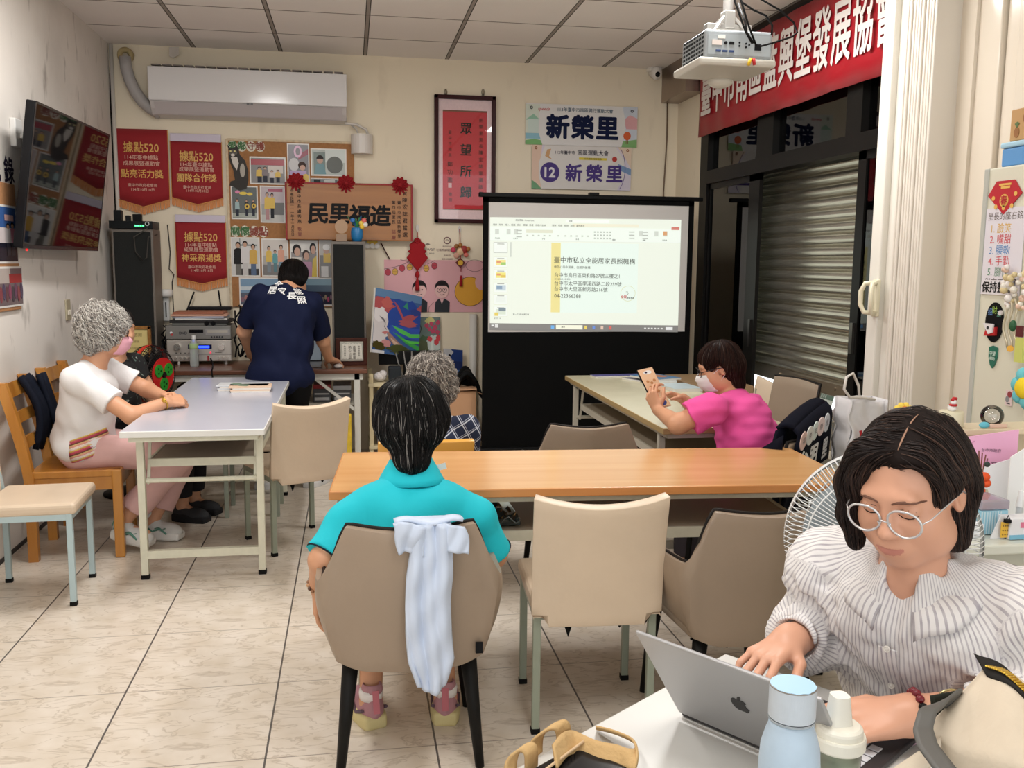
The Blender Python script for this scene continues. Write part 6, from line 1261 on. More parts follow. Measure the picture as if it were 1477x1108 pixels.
def waves(amp, wl, seed=0, n=7, stretch=(1, 1, 1)):
    r = np.random.default_rng(seed); K = r.normal(size=(n, 3)); K /= np.linalg.norm(K, axis=1)[:, None]; K = K * (2 * PI / (wl * r.uniform(.7, 1.5, n)))[:, None] * np.array(stretch); ph = r.uniform(0, 6.28, n); A = amp / math.sqrt(n)
    return lambda X, Y, Z: sum(A * np.sin(k[0] * X + k[1] * Y + k[2] * Z + p) for k, p in zip(K, ph))

def obj_arrays(name, parts, mats, parent, attr=None, smooth=True):
    """parts: list of (verts (n,3) world, faces (m,4|3), material index)"""
    Vs, Fs, Ms, o = [], [], [], 0
    for vv, ff, mi in parts:
        if len(vv) == 0: continue
        Vs.append(vv); Fs += (np.asarray(ff) + o).tolist(); Ms += [mi] * len(ff); o += len(vv)
    P = np.concatenate(Vs)
    im = np.array(wm(parent).inverted()); P = P @ im[:3, :3].T + im[:3, 3]
    me = bpy.data.meshes.new(name); me.from_pydata(P.tolist(), [], Fs)
    for m in mats: me.materials.append(m)
    me.polygons.foreach_set('material_index', Ms)
    if smooth: me.polygons.foreach_set('use_smooth', [True] * len(me.polygons))
    if attr is not None:
        for nm, val in attr.items(): a = me.attributes.new(nm, 'FLOAT', 'POINT'); a.data.foreach_set('value', val.astype(np.float32))
    me.update(); ob = bpy.data.objects.new(name, me); COL.objects.link(ob); ob.parent = parent; return ob

class Fld:
    """trilinear lookup in a sampled field"""
    def __init__(s, F, lo, h): s.F, s.lo, s.h = F, lo, h
    def __call__(s, P):
        q = (P - s.lo) / s.h; q = np.clip(q, 0, np.array(s.F.shape) - 1.001); i = q.astype(int); f = q - i; r = 0
        for a in (0, 1):
            for b in (0, 1):
                for c in (0, 1): r = r + s.F[i[:, 0] + a, i[:, 1] + b, i[:, 2] + c] * (f[:, 0] if a else 1 - f[:, 0]) * (f[:, 1] if b else 1 - f[:, 1]) * (f[:, 2] if c else 1 - f[:, 2])
        return r
    def grad(s, P):
        e = s.h; g = np.stack([s(P + d) - s(P - d) for d in np.eye(3) * e], 1); return g / (np.linalg.norm(g, axis=1)[:, None] + 1e-9)

def ribbons(pts, nrm, r):
    """pts (N,n,3) -> thin three-sided strands"""
    Nn, n, _ = pts.shape; t = np.gradient(pts, axis=1); t /= np.linalg.norm(t, axis=2)[..., None] + 1e-9
    sd = np.cross(t, nrm); sd /= np.linalg.norm(sd, axis=2)[..., None] + 1e-9; up = np.cross(sd, t)
    prof = np.asarray(r)[None, :, None] if np.ndim(r) == 1 else r
    ring = np.stack([pts + sd * prof, pts + up * prof * .8, pts - sd * prof], 2); vv = ring.reshape(-1, 3); b = np.arange(Nn)[:, None, None] * (n * 3) + np.arange(n - 1)[None, :, None] * 3
    F = []
    for k in range(3): F.append(np.stack([b + k, b + (k + 1) % 3, b + 3 + (k + 1) % 3, b + 3 + k], -1).reshape(-1, 4))
    return vv, np.concatenate(F)

def hair(parent, name, body, h, flow, N, n, step, rad, mats, seed=1, curl=0.0, curl_n=3.0, lift=.0015, keep=None, noise=None, weights=None, start=None):
    F, lo, h = body.field(h, noise); vv, ff = nets(F, lo, h); fl = Fld(F, lo, h); r = np.random.default_rng(seed)
    cand = vv if start is None else vv[start(vv)]
    if keep is not None: ff = ff[keep(vv)[ff].all(1)]
    P = cand[r.integers(0, len(cand), N)].copy(); G = []; pts = []; J = r.normal(size=(N, 3)) * (.05 if not curl else .15)
    for i in range(n):
        g = fl.grad(P); pts.append(P + g * (lift * (1 + r.uniform(0, 1.5, (N, 1))) if i == 0 else lft)); G.append(g)
        if i == 0: lft = lift * (.3 + 2.0 * r.uniform(0, 1, (N, 1)))
        d = flow(P); d = d / (np.linalg.norm(d, axis=1)[:, None] + 1e-9) + J + r.normal(size=(N, 3)) * (.03 if not curl else .10); d = d - g * (d * g).sum(1)[:, None]; d /= np.linalg.norm(d, axis=1)[:, None] + 1e-9
        P = P + d * step; P = P - fl.grad(P) * fl(P)[:, None]
    pts = np.stack(pts, 1); G = np.stack(G, 1)
    if curl:
        t = np.gradient(pts, axis=1); t /= np.linalg.norm(t, axis=2)[..., None] + 1e-9; sd = np.cross(t, G); ph = r.uniform(0, 6.28, (N, 1)) + np.linspace(0, curl_n * 2 * PI, n)[None, :] * r.uniform(.7, 1.3, (N, 1))
        a = curl * r.uniform(.6, 1.5, (N, 1)); pts = pts + sd * (np.cos(ph) * a)[..., None] + G * ((np.sin(ph) + .8) * a)[..., None]
    prof = rad * np.concatenate([np.linspace(.7, 1, n // 2), np.linspace(1, .25, n - n // 2)])
    sv, sf = ribbons(pts, G, prof); K = len(sf) // 3
    wts = weights or [1.0]; pick = r.choice(len(wts), N, p=np.array(wts) / sum(wts))
    strand_of = np.tile(np.repeat(np.arange(N), n - 1), 3); mi = pick[strand_of] + 1
    parts = [(vv, ff, 0)] + [(sv, sf[mi == k + 1], k + 1) for k in range(len(wts))]
    # drop unused copies of vertices
    out = []
    for v_, f_, m_ in parts:
        f_ = np.asarray(f_)
        if len(f_) == 0: continue
        u, inv = np.unique(f_, return_inverse=True); out.append((v_[u], inv.reshape(f_.shape), m_))
    return obj_arrays(name, out, mats, parent)

# ---------------------------------------------------------------- anatomy
def basis(f, u):
    f = nz_(f); u = np.array(u, float); u = nz_(u - f * (u @ f)); r = np.cross(f, u); return r, f, u      # local x (her right is +x), y forward, z up
class Fr:
    def __init__(s, O, f, u, k=1.0): s.O = npv(O); s.r, s.f, s.u = basis(f, u); s.k = k; s.R = np.stack([s.r, s.f, s.u], 1)
    def __call__(s, x, y, z): return s.O + s.k * (s.r * x + s.f * y + s.u * z)
def add_head(B, T, face=True, neck=None, neck_r=.05, tagn=1):
    k = T.k; R = T.R.tolist(); E = lambda x, y, z, r, kk=.012, sub=False: B.ell(T(x, y, z), [q * k for q in r], kk * k, R, sub, tag=tagn)
    E(0, -.012, .035, (.074, .093, .084)); E(0, .022, -.030, (.062, .068, .086), .03); E(0, .050, -.092, (.030, .030, .024), .035)
    for s in (-1, 1): E(s * .038, .048, -.035, (.030, .030, .034), .025); E(s * .050, .01, -.072, (.018, .04, .028), .03)
    if face:
        B.cone(T(-.034, .078, .024), T(.034, .078, .024), .010 * k, .010 * k, .02 * k, tag=tagn)
        for s in (-1, 1): E(s * .031, .092, .004, (.019, .014, .012), .016, True)
        for s in (-1, 1): E(s * .031, .0725, .003, (.0165, .0145, .0125), .006)
        B.cone(T(0, .082, .010), T(0, .098, -.030), .0075 * k, .0105 * k, .012 * k, tag=tagn); E(0, .098, -.033, (.012, .012, .010), .008)
        for s in (-1, 1): E(s * .0125, .089, -.036, (.009, .011, .008), .007); E(s * .008, .099, -.0445, (.0042, .005, .003), .003, True)
        E(0, .080, -.066, (.030, .014, .020), .015)
        E(0, .0885, -.061, (.023, .008, .0055), .004); E(0, .087, -.0705, (.019, .0085, .0062), .004); [B.cone(T(q * .025, .092, -.0615), T(0, .0985, -.0658), .0017 * k, .0021 * k, .003 * k, sub=True, tag=tagn) for q in (-1, 1)]
    else: B.cone(T(0, .080, .010), T(0, .096, -.030), .008 * k, .012 * k, .014 * k, tag=tagn)
    for s in (-1, 1): E(s * .074, -.010, -.004, (.009, .019, .030), .006); E(s * .082, -.004, -.002, (.006, .010, .018), .005, True)
    if neck is not None: B.cone(T(0, -.022, -.055), neck, neck_r * k, neck_r * 1.06 * k, .03, tag=tagn)
    return B
def add_hand(B, W, f, dorsal, side, k=1.0, curl=.35, spread=.10, thumb=.5, curls=None, kk=.004, tagn=2):
    """W wrist, f towards the fingers, dorsal = direction of the back of the hand, side=+1 right hand / -1 left hand"""
    f = nz_(f); dn = nz_(np.array(dorsal) - f * (np.array(dorsal) @ f)); rt = np.cross(f, dn) * (-side)       # rt points to the thumb side
    W = npv(W); L = lambda x, y, z: W + k * (rt * x + f * y + dn * z)
    kn = [(.032, .088), (.0108, .093), (-.0115, .089), (-.032, .079)]
    for x, y in kn: B.cone(L(x * .55, .012, 0), L(x, y, .001), .0135 * k, .0105 * k, .014 * k, tag=tagn)
    B.ell(L(0, .045, -.004), (.030 * k, .030 * k, .014 * k), .014 * k, np.stack([rt, f, dn], 1).tolist(), tag=tagn)
    lens = [(.040, .024, .020), (.044, .027, .021), (.041, .025, .020), (.032, .019, .018)]; ends = []
    for i, ((x, y), ls) in enumerate(zip(kn, lens)):
        c = (curls[i] if curls else curl); a = 0.0; p = L(x, y, .001); sp = spread * (1.5 - i); rr = (.0090, .0092, .0088, .0078)[i]
        for j, l in enumerate(ls):
            a += c * (1.0, 1.25, .8)[j]; d = f * math.cos(a) - dn * math.sin(a); d = nz_(d + rt * sp * (1 if j == 0 else .6)); q = p + d * l * k
            B.cone(p, q, rr * k * (1 - .09 * j), rr * k * (.93 - .10 * j), .0035 * k if j == 0 else .002 * k, tag=tagn); p = q
        ends.append((p, d, rr * k * .75))
    p = L(.022, .022, -.006); d = nz_(rt * .75 + f * .62 - dn * .30); q = p + d * .038 * k; B.cone(p, q, .0145 * k, .0115 * k, .012 * k, tag=tagn)
    d2 = nz_(rt * (.5 - thumb * .6) + f * .85 - dn * (.18 + thumb * .3)); q2 = q + d2 * .030 * k; B.cone(q, q2, .0105 * k, .0095 * k, .003 * k, tag=tagn); q3 = q2 + nz_(d2 - dn * .15) * .024 * k; B.cone(q2, q3, .0095 * k, .0075 * k, .002 * k, tag=tagn)
    return ends
M_SKIN = mat((214, 164, 132), .5, noise=(9, .05), name='skin')
M_SKIN2 = mat((206, 152, 118), .5, noise=(9, .07))
def W_(u, v, y): return npv(BW(u, v, y))
def lerp(a, b, t): return npv(a) + (npv(b) - npv(a)) * t
# ================================================================ people
def stripes_mat(c1, c2, pitch, duty=.32, rough=.8):
    m, nt, b = node_mat('striped_cloth', rough)
    a = N(nt, 'ShaderNodeAttribute'); a.attribute_name = 'u'
    fr = math_node(nt, 'FRACT', math_node(nt, 'DIVIDE', a.outputs['Fac'], pitch))
    tc = N(nt, 'ShaderNodeTexCoord'); n = N(nt, 'ShaderNodeTexNoise'); n.inputs['Scale'].default_value = 60; nt.links.new(tc.outputs['Object'], n.inputs['Vector'])
    f = math_node(nt, 'MULTIPLY', math_node(nt, 'LESS_THAN', fr, duty), math_node(nt, 'ADD', math_node(nt, 'MULTIPLY', n.outputs['Fac'], .9), .25))
    nt.links.new(mixc(nt, f, lin(c1), lin(c2)), b.inputs['Base Color'])
    n2 = N(nt, 'ShaderNodeTexNoise'); n2.inputs['Scale'].default_value = 35; n2.inputs['Detail'].default_value = 4; nt.links.new(tc.outputs['Object'], n2.inputs['Vector'])
    bp = N(nt, 'ShaderNodeBump'); bp.inputs['Strength'].default_value = .35; bp.inputs['Distance'].default_value = .006; nt.links.new(n2.outputs['Fac'], bp.inputs['Height']); nt.links.new(bp.outputs[0], b.inputs['Normal'])
    return m
def cloth_obj(name, B, h, m, parent, noise=None, attr=None):
    vv, ff = B.mesh(h, noise); at_ = None
    if attr: at_ = {'u': attr(vv)}
    return obj_arrays(name, [(vv, ff, 0)], m if isinstance(m, list) else [m], parent, at_)
def torso(B, Sc, P, rb, fb, w=.165, d=.105, k=.05, belly=1.0, hips=1.0, tagn=0, cut=None):
    up = nz_(npv(Sc) - npv(P)); f2 = nz_(np.array(fb, float) - up * (np.array(fb) @ up)); r2 = np.cross(f2, up); R = np.stack([r2, f2, up], 1).tolist(); L = np.linalg.norm(npv(Sc) - npv(P))
    B.ell(lerp(Sc, P, .26), (w * .98, d, L * .34), k, R, tag=tagn); B.ell(lerp(Sc, P, .58), (w * .92 * belly, d * 1.02 * belly, L * .36), k, R, tag=tagn); B.ell(lerp(Sc, P, .95), (w * 1.06 * hips, d * 1.12 * hips, L * .26), k, R, tag=tagn, cut=cut); return R
class Hit:
    def __init__(s, F, lo, h): s.fl = Fld(F, lo, h)
    def __call__(s, O, d, L=.25, out=0.0):
        O, d = npv(O), nz_(d); T = np.linspace(0, L, 400); v = s.fl(O[None] + T[:, None] * d[None]); i = np.argmax(v < 0)
        if not (v < 0).any(): return O + d * L * .5
        return O + d * (T[i] - out)
def person(label, P, group=None): return thing('person', label, 'person', (P[0], P[1], 0))

# ---------------------------------------------------------------- the office woman in front
H = W_(1314, 705, 1.30); fb = nz_((-.81, -.58, 0)); rb = np.array((-.58, .81, 0)); rb = nz_(rb); UP = np.array((0, 0, 1.0))
HT = Fr(H, (-.77, -.50, -.29), (-.05, 0, 1), .945)
Nk = H + np.array((.035, .028, -.148)); Sc = Nk + np.array((.035, .025, -.03)); PV = np.array((2.78, 1.47, .50))
SR = Sc + rb * .165 + UP * -.018; SL = Sc - rb * .170 + UP * -.012
WR = npv(FL(1140, 925, .805)); ER = WR - fb * .205 + UP * -.03 + rb * .02; HRd = nz_(fb + rb * .10 - UP * .12)
WL = npv(FL(1312, 1032, .775)); EL = np.array((2.735, 1.165, .80)); HLd = nz_(npv(FL(1225, 1040, .765)) - WL)
pw = person('woman in white striped shirt and clear glasses typing on the laptop', PV)
hd = Body(); add_head(hd, HT, True, Nk, .047); hd.cone(Nk, Sc + fb * .01, .05, .055, .03); hd.ell(Sc + fb * .030 - UP * .055, (.075, .052, .065), .04, np.stack([rb, fb, UP], 1).tolist())
F, lo, h_ = hd.field(.0028); hv, hf = nets(F, lo, h_); hh = Hit(F, lo, h_)
loc = (hv - HT.O) @ HT.R
lipm = (((loc[:, 0] / .0235) ** 2 + ((loc[:, 2] + .0650 - 9 * loc[:, 0] ** 2) / .0080) ** 2) < 1) & (loc[:, 1] > .07)
lf = lipm[hf].all(1)
hb = Body()
hb.cone(lerp(ER, WR, .2), WR, .036, .027, .02); hb.cone(WR, WR + HRd * .02, .027, .026, .02); add_hand(hb, WR, HRd, UP - HRd * .2 + rb * .1, 1, .90, .42, .16, .35, curls=[.30, .40, .46, .40])
h2 = Body(); h2.cone(EL, WL, .043, .028, .02); h2.cone(WL, WL + HLd * .02, .028, .026, .02); add_hand(h2, WL, HLd, UP + np.array((0, -.35, 0)), -1, 1.0, .35, .08, .4)
rest = Body(); torso(rest, Sc, PV, rb, fb, .145, .085); rest.cone(Sc, SR, .05, .045, .03); rest.cone(Sc, SL, .05, .045, .03); rest.cone(SR, ER, .043, .036, .02); rest.cone(SL, EL, .043, .038, .02)
parts = [(hv, hf[~lf], 0), (hv, hf[lf], 1)]
for b_, hh_ in ((hb, .0024), (h2, .0026), (rest, .010)): vv, ff = b_.mesh(hh_); parts.append((vv, ff, 0))
M_SK7 = mat((208, 154, 126), .45, noise=(10, .04)); M_LIP = mat((188, 122, 106), .4)
obj_arrays('body', parts, [M_SK7, M_LIP], pw)
# eyes, brows
b = MB()
for s in (-1, 1):
    b.tube([hh(HT(s * (.031 + dx), .14, zz), -HT.f, out=.0004) for dx, zz in ((-.015, -.002), (-.008, -.0068), (0, -.0085), (.008, -.0072), (.0155, -.003))], [.0006, .0011, .0013, .0013, .0007], 6)
    b.tube([hh(HT(s * (.031 + dx), .14, zz), -HT.f, out=.0001) for dx, zz in ((-.014, .005), (-.006, .0085), (.004, .0088), (.014, .005))], [.0003, .0005, .0005, .0003], 5)
b.build('eyelashes', mat((36, 24, 20), .5), pw, smooth=True)
b = MB()
for s in (-1, 1): b.tube([hh(HT(s * (.030 + dx), .14, zz), -HT.f, out=-.0006) for dx, zz in ((-.019, .0185), (-.010, .0225), (.002, .0245), (.013, .0225), (.023, .0165))], [.0018, .0030, .0032, .0026, .0010], 6)
b.build('eyebrows', mat((112, 76, 60), .7), pw, smooth=True)
# glasses
b = MB(); gl = MB()
for s in (-1, 1):
    c = [HT(s * .0335 + .0275 * math.cos(t) * (1.0), .1035 - .004 * abs(math.cos(t)), -.006 + .0225 * math.sin(t) - .002 * (math.sin(t) < 0)) for t in [2 * PI * i / 40 for i in range(40)]]
    b.tube(c, .0019, 7, closed=True); gl.add([HT(s * .0335, .1028, -.006)] + [q for q in c], [(0, (i + 1) % 40 + 1, i + 1) for i in range(40)])
    b.tube([HT(s * .060, .0995, -.004), HT(s * .070, .085, .0), HT(s * .0815, .02, .008), HT(s * .083, -.005, .008), HT(s * .082, -.025, -.01)], .0012, 6)
    b.tube([HT(s * .010, .101, -.010), HT(s * .009, .099, -.018), HT(s * .011, .098, -.024)], .0012, 6)
b.tube([HT(-.0065, .1035, -.008), HT(0, .107, -.004), HT(.0065, .1035, -.008)], .0013, 7)
gs = b.build('glasses', mat((206, 204, 204), .15, .5), pw, smooth=True); gl.build('lenses', glass_mat('spectacle_glass', (254, 254, 254), -2), gs)
# hair
hr = Body(); E = lambda x, y, z, r, kk=.015, sub=False: hr.ell(HT(x, y, z), r, kk, HT.R.tolist(), sub); Cn = lambda a, b_, ra, rb_, kk=.02, sub=False: hr.cone(HT(*a), HT(*b_), ra, rb_, kk, sub)
E(0, -.014, .040, (.082, .097, .087)); Cn((0, -.045, .01), (0, -.050, -.08), .068, .046, .03)
for s in (-1, 1): Cn((s * .047, -.035, .01), (s * .046, -.030, -.088), .034, .025, .03)
Cn((.040, .060, .085), (.080, .045, .02), .026, .022); Cn((.080, .045, .02), (.086, .044, -.04), .020, .018); Cn((.086, .044, -.04), (.084, .052, -.090), .020, .013)
Cn((-.04, .055, .078), (-.070, .020, .035), .026, .018); Cn((-.070, .020, .035), (-.072, -.030, .0), .017, .019); Cn((-.070, -.034, .0), (-.062, -.016, -.098), .018, .012)
E(0, .122, .0, (.067, .066, .105), .012, True); E(0, .10, .02, (.052, .035, .045), .012, True); E(-.046, .088, .035, (.042, .040, .048), .010, True); hr.ell(HT(-.088, .006, -.004), (.022, .026, .036), .008, HT.R.tolist(), True)
PX = -.018
def flow7(P):
    q = (P - HT.O) @ HT.R; s = np.sign(q[:, 0] - PX); t = np.clip((q[:, 2] - .02) / .09, 0, 1)
    d = np.stack([s * t * 1.1, np.where(q[:, 1] > .03, -.25, -.12) * t, -(.35 + (1 - t))], 1); return d @ HT.R.T
M_H1 = mat((30, 22, 20), .5, spec=.25); M_H2 = mat((46, 32, 27), .45, spec=.3); M_H3 = mat((76, 54, 44), .45, spec=.3)
hair(pw, 'hair', hr, .0042, flow7, 3200, 16, .0095, .0009, [mat((28, 21, 19), .75, spec=.1), M_H1, M_H2, M_H3], 4, lift=.0012, noise=waves(.0012, .03, 3, stretch=(1, 1, .3)), weights=[.5, .38, .12])
Fh = Hit(*hr.field(.005)); b = MB(); b.tube([Fh(HT(PX, .064 - .010 * i, .26), -HT.u, .2, .0012) for i in range(9)], [.0006, .0014, .0017, .0016, .0015, .0014, .0012, .0010, .0005], 5); b.build('parting', mat((150, 112, 90), .7), pw, smooth=True)
# shirt
sb = Body(); Rt = torso(sb, Sc - UP * .01, PV + np.array((-.0, 0, -.03)), rb, fb, .185, .122, .05, 1.0, 1.02, tagn=0)
sb.cone(Sc + rb * .05 + UP * .012, SR + UP * .006, .056, .066, .04, tag=0); sb.cone(Sc - rb * .05 + UP * .012, SL + UP * .006, .056, .066, .04, tag=0)
sb.ell(Sc + fb * .022 - UP * .055, (.150, .092, .100), .03, np.stack([rb, fb, UP], 1).tolist()); sb.cone(Sc + fb * .02, Nk - UP * .012, .075, .060, .03)
sb.cone(SR, ER, .068, .066, .03, tag=1); sb.cone(ER, lerp(ER, WR, .62), .064, .066, .03, tag=2); sb.cone(lerp(ER, WR, .55), lerp(ER, WR, .93), .066, .042, .02, tag=2, cut=(lerp(ER, WR, .99), nz_(WR - ER)))
sb.cone(SL, EL, .068, .060, .03, tag=3); sb.cone(EL, lerp(EL, WL, .60), .060, .048, .03, tag=4, cut=(lerp(EL, WL, .66), nz_(WL - EL)))
sb.cone(Nk + fb * .062 + UP * .005, Sc + fb * .122 - UP * .082, .030, .006, .005, True); sb.cone(Nk + UP * .08, Nk - UP * .005, .058, .052, .01, True)
sb.cone(WR + nz_(WR - ER) * .03, lerp(ER, WR, .9), .036, .034, .006, True); sb.cone(WL, lerp(EL, WL, .55), .040, .044, .006, True)
SH_AX = {1: (SR, ER), 2: (ER, WR), 3: (SL, EL), 4: (EL, WL)}
def uattr(vv):
    idx = sb.nearest(vv); tg = np.array([q[6] for q in sb.p])[idx]; q = (vv - npv(Sc)) @ np.array(Rt); u = np.arctan2(q[:, 0], q[:, 1] + .02) * .165
    for t, (a, b_) in SH_AX.items():
        m = tg == t; d = nz_(b_ - a); e1 = nz_(np.cross(d, UP)); e2 = np.cross(d, e1); w = vv[m] - a; u[m] = np.arctan2(w @ e1, w @ e2) * .062
    return u
wv = waves(.0035, .09, 5, 9); wv2 = waves(.0016, .035, 8, 9)
def cuffn(X, Y, Z):
    d = nz_(WR - ER); t = (X - ER[0]) * d[0] + (Y - ER[1]) * d[1] + (Z - ER[2]) * d[2]; L = np.linalg.norm(WR - ER); r2 = (X - ER[0]) ** 2 + (Y - ER[1]) ** 2 + (Z - ER[2]) ** 2 - t * t
    return .0035 * np.sin(t * 330 + 9 * X) * ((t > .3 * L) & (t < 1.0 * L) & (r2 < .012))
M_STR = stripes_mat((222, 218, 216), (158, 151, 158), .0078, .34)
shirt = cloth_obj('shirt', sb, .0042, M_STR, pw, lambda X, Y, Z: wv(X, Y, Z) + wv2(X, Y, Z) + cuffn(X, Y, Z), uattr)
F, lo, h_ = sb.field(.005); sh_ = Hit(F, lo, h_)
cl = MB()
for s in (-1, 1):
    def cf(u, v, s=s):
        a = .30 + u * 1.75; o = nz_(rb * s * math.sin(a) + fb * math.cos(a)); A = Nk + o * (.058 if u > .1 else .050) + UP * (-.030 + .034 * u)
        ob = nz_(rb * s * math.sin(.42 + u * 1.5) + fb * math.cos(.42 + u * 1.5)); Bq = sh_(Nk + ob * .28 - UP * (.088 - .050 * u ** .7), -ob, .27, .005)
        dB = Bq - A; lB = np.linalg.norm(dB); Bq = A + dB / lB * min(lB, .074 - .026 * u)
        return A * (1 - v) + Bq * v + (ob + UP) * .007 * math.sin(PI * v)
    cl.slab(cf, 16, 7, .0025)
me_c = cl.build('collar', M_STR, pw, smooth=True)
a = me_c.data.attributes.new('u', 'FLOAT', 'POINT'); n_ = len(me_c.data.vertices); a.data.foreach_set('value', [(i % 16) * .0066 for i in range(n_)])
pk = MB(); PL = [sh_(Sc + fb * .3 + rb * (.006 + .002 * i) - UP * (.080 + .026 * i), -fb, .35, .0065) for i in range(15)]
pk.slab(lambda u, v: PL[min(14, int(round(v * 14)))] + rb * ((u - .5) * .030) + fb * .0015, 4, 15, .0022); po = pk.build('placket', M_STR, pw, smooth=True)
a = po.data.attributes.new('u', 'FLOAT', 'POINT'); co = np.array([tuple(v.co) for v in po.data.vertices]); a.data.foreach_set('value', (co @ rb + .0024).astype(np.float32))
bt = MB()
for i in (0, 3, 7, 11): bt = MB(); c = PL[i] + fb * .003; bt.cyl(c, c + fb * .002, .0055, n=16); bt.torus(c + fb * .002, .0045, .001, frame(rb, UP, fb, (0, 0, 0)), 16, 6); bt.build('button', mat((226, 222, 214), .3), pw, smooth=True)
tr = Body(); torso(tr, PV + UP * .10, PV - UP * .04, rb, fb, .165, .13)
for s in (-1, 1): kn = PV + fb * .40 + rb * s * .10 - UP * .01; tr.cone(PV + rb * s * .09 - UP * .03, kn, .085, .065, .03); tr.cone(kn, kn + fb * .02 - UP * .40, .06, .05, .03)
cloth_obj('trousers', tr, .012, mat((60, 64, 74), .8), pw)
br = MB(); d = nz_(WL - EL); C0 = WL - d * .012; e1 = nz_(np.cross(d, UP)); e2 = np.cross(d, e1)
for i in range(16): a_ = 2 * PI * i / 16; br.use(mat((112, 22, 34), .2) if i % 5 else mat((20, 18, 18), .2)).ell(C0 + (e1 * math.cos(a_) + e2 * math.sin(a_)) * .0345, .0068, 12, 8)
for i in (2, 7): a_ = 2 * PI * (i + .5) / 16; br.use(mat((206, 160, 70), .3, .8)).ell(C0 + (e1 * math.cos(a_) + e2 * math.sin(a_)) * .0355, .003, 8, 6)
br.build('bracelet', None, pw, smooth=True)
gc2 = dup(gc, 'taupe chair under the office woman in the striped shirt', (2.79, 1.48, 0), math.atan2(-fb[0], fb[1]))

# ---------------------------------------------------------------- helpers for the others
def build_person(label, K, hair_fn, shirt, pants, skin=M_SKIN2, extra=None, mask=None):
    """K: joints H,HT,N,SC,P,SL,SR,EL,ER,WL,WR,KL,KR,AL,AR,rb,fb and hand specs"""
    o = person(label, K['P']); B = Body(); s = K.get('s', 1.0)
    add_head(B, K['HT'], K.get('face', False), K['N'], .05); B.cone(K['N'], K['SC'], .05 * s, .06 * s, .03)
    torso(B, K['SC'], K['P'], K['rb'], K['fb'], .145 * s, .09 * s)
    for q in 'LR':
        B.cone(K['SC'], K['S' + q], .05 * s, .048 * s, .03); B.cone(K['S' + q], K['E' + q], .046 * s * K.get('arm', 1), .040 * s * K.get('arm', 1), .02); B.cone(K['E' + q], K['W' + q], .040 * s * K.get('arm', 1), .027 * s, .02)
        hip = K['P'] + K['rb'] * (.09 if q == 'R' else -.09) * s - UP * .03
        B.cone(hip, K['K' + q], .075 * s, .055 * s, .03); B.cone(K['K' + q], K['A' + q], .05 * s, .035 * s, .02); fd = K.get('foot', K['fb']); B.cone(K['A' + q] - UP * .03, K['A' + q] + fd * .13 - UP * .055, .036 * s, .026 * s, .02)
    for q, f, dn, sd, kw in K['hands']: add_hand(B, K['W' + q], f, dn, sd, s * .95, **kw)
    vv, ff = B.mesh(K.get('h', .006)); obj_arrays('body', [(vv, ff, 0)], [skin], o)
    C = Body(); w, d = K.get('tw', .165), K.get('td', .115); torso(C, K['SC'], K['P'], K['rb'], K['fb'], w, d, .05, K.get('belly', 1.0), K.get('hips', 1.0), cut=K.get('hem'))
    for q in 'LR':
        C.cone(K['SC'] + UP * .005, K['S' + q], .052 * s, .058 * s, .035); t = K['slv']; d_ = nz_(K['E' + q] - K['S' + q])
        if t <= 1: e = lerp(K['S' + q], K['E' + q], t); C.cone(K['S' + q], e + d_ * .03, .060 * s * K.get('slr', 1), .060 * s * K.get('slr', 1), .03, cut=(e, d_))
        else:
            C.cone(K['S' + q], K['E' + q], .06 * s, .05 * s, .03); e = lerp(K['E' + q], K['W' + q], t - 1); C.cone(K['E' + q], e, .05 * s, .042 * s, .02)
    C.cone(K['N'] + UP * .09, K['N'] + UP * K.get('nkz', .0), .056 * s, .058 * s, .008, True)
    F_, lo_, h__ = C.field(.008); K['cloth_hit'] = Hit(F_, lo_, h__)
    so = cloth_obj('shirt', C, K.get('hc', .006), shirt, o, waves(*K.get('wr', (.004, .10, 2))))
    T = Body(); torso(T, K['P'] + UP * .10, K['P'] - UP * .03, K['rb'], K['fb'], .138 * s * K.get('hips', 1), .105 * s * K.get('hips', 1), .03)
    pl_ = K.get('pl', .9)
    for q in 'LR':
        hip = K['P'] + K['rb'] * (.09 if q == 'R' else -.09) * s - UP * .02; T.cone(hip, K['K' + q], .092 * s, .072 * s, .04); e = lerp(K['K' + q], K['A' + q], pl_); T.cone(K['K' + q], e, .070 * s, K.get('cuff', .058) * s, .03, cut=(lerp(K['K' + q], K['A' + q], pl_ - .02), nz_(K['A' + q] - K['K' + q])))
    cloth_obj('trousers', T, .009, pants, o, waves(.003, .12, 9))
    hair_fn(o, K)
    for q in 'LR': shoe(o, K['A' + q], K.get('foot' + q, K.get('foot', K['fb'])), K.get('shoe', ((60, 60, 62), (40, 40, 42))), K.get('heel' + q, 0.0))
    return o
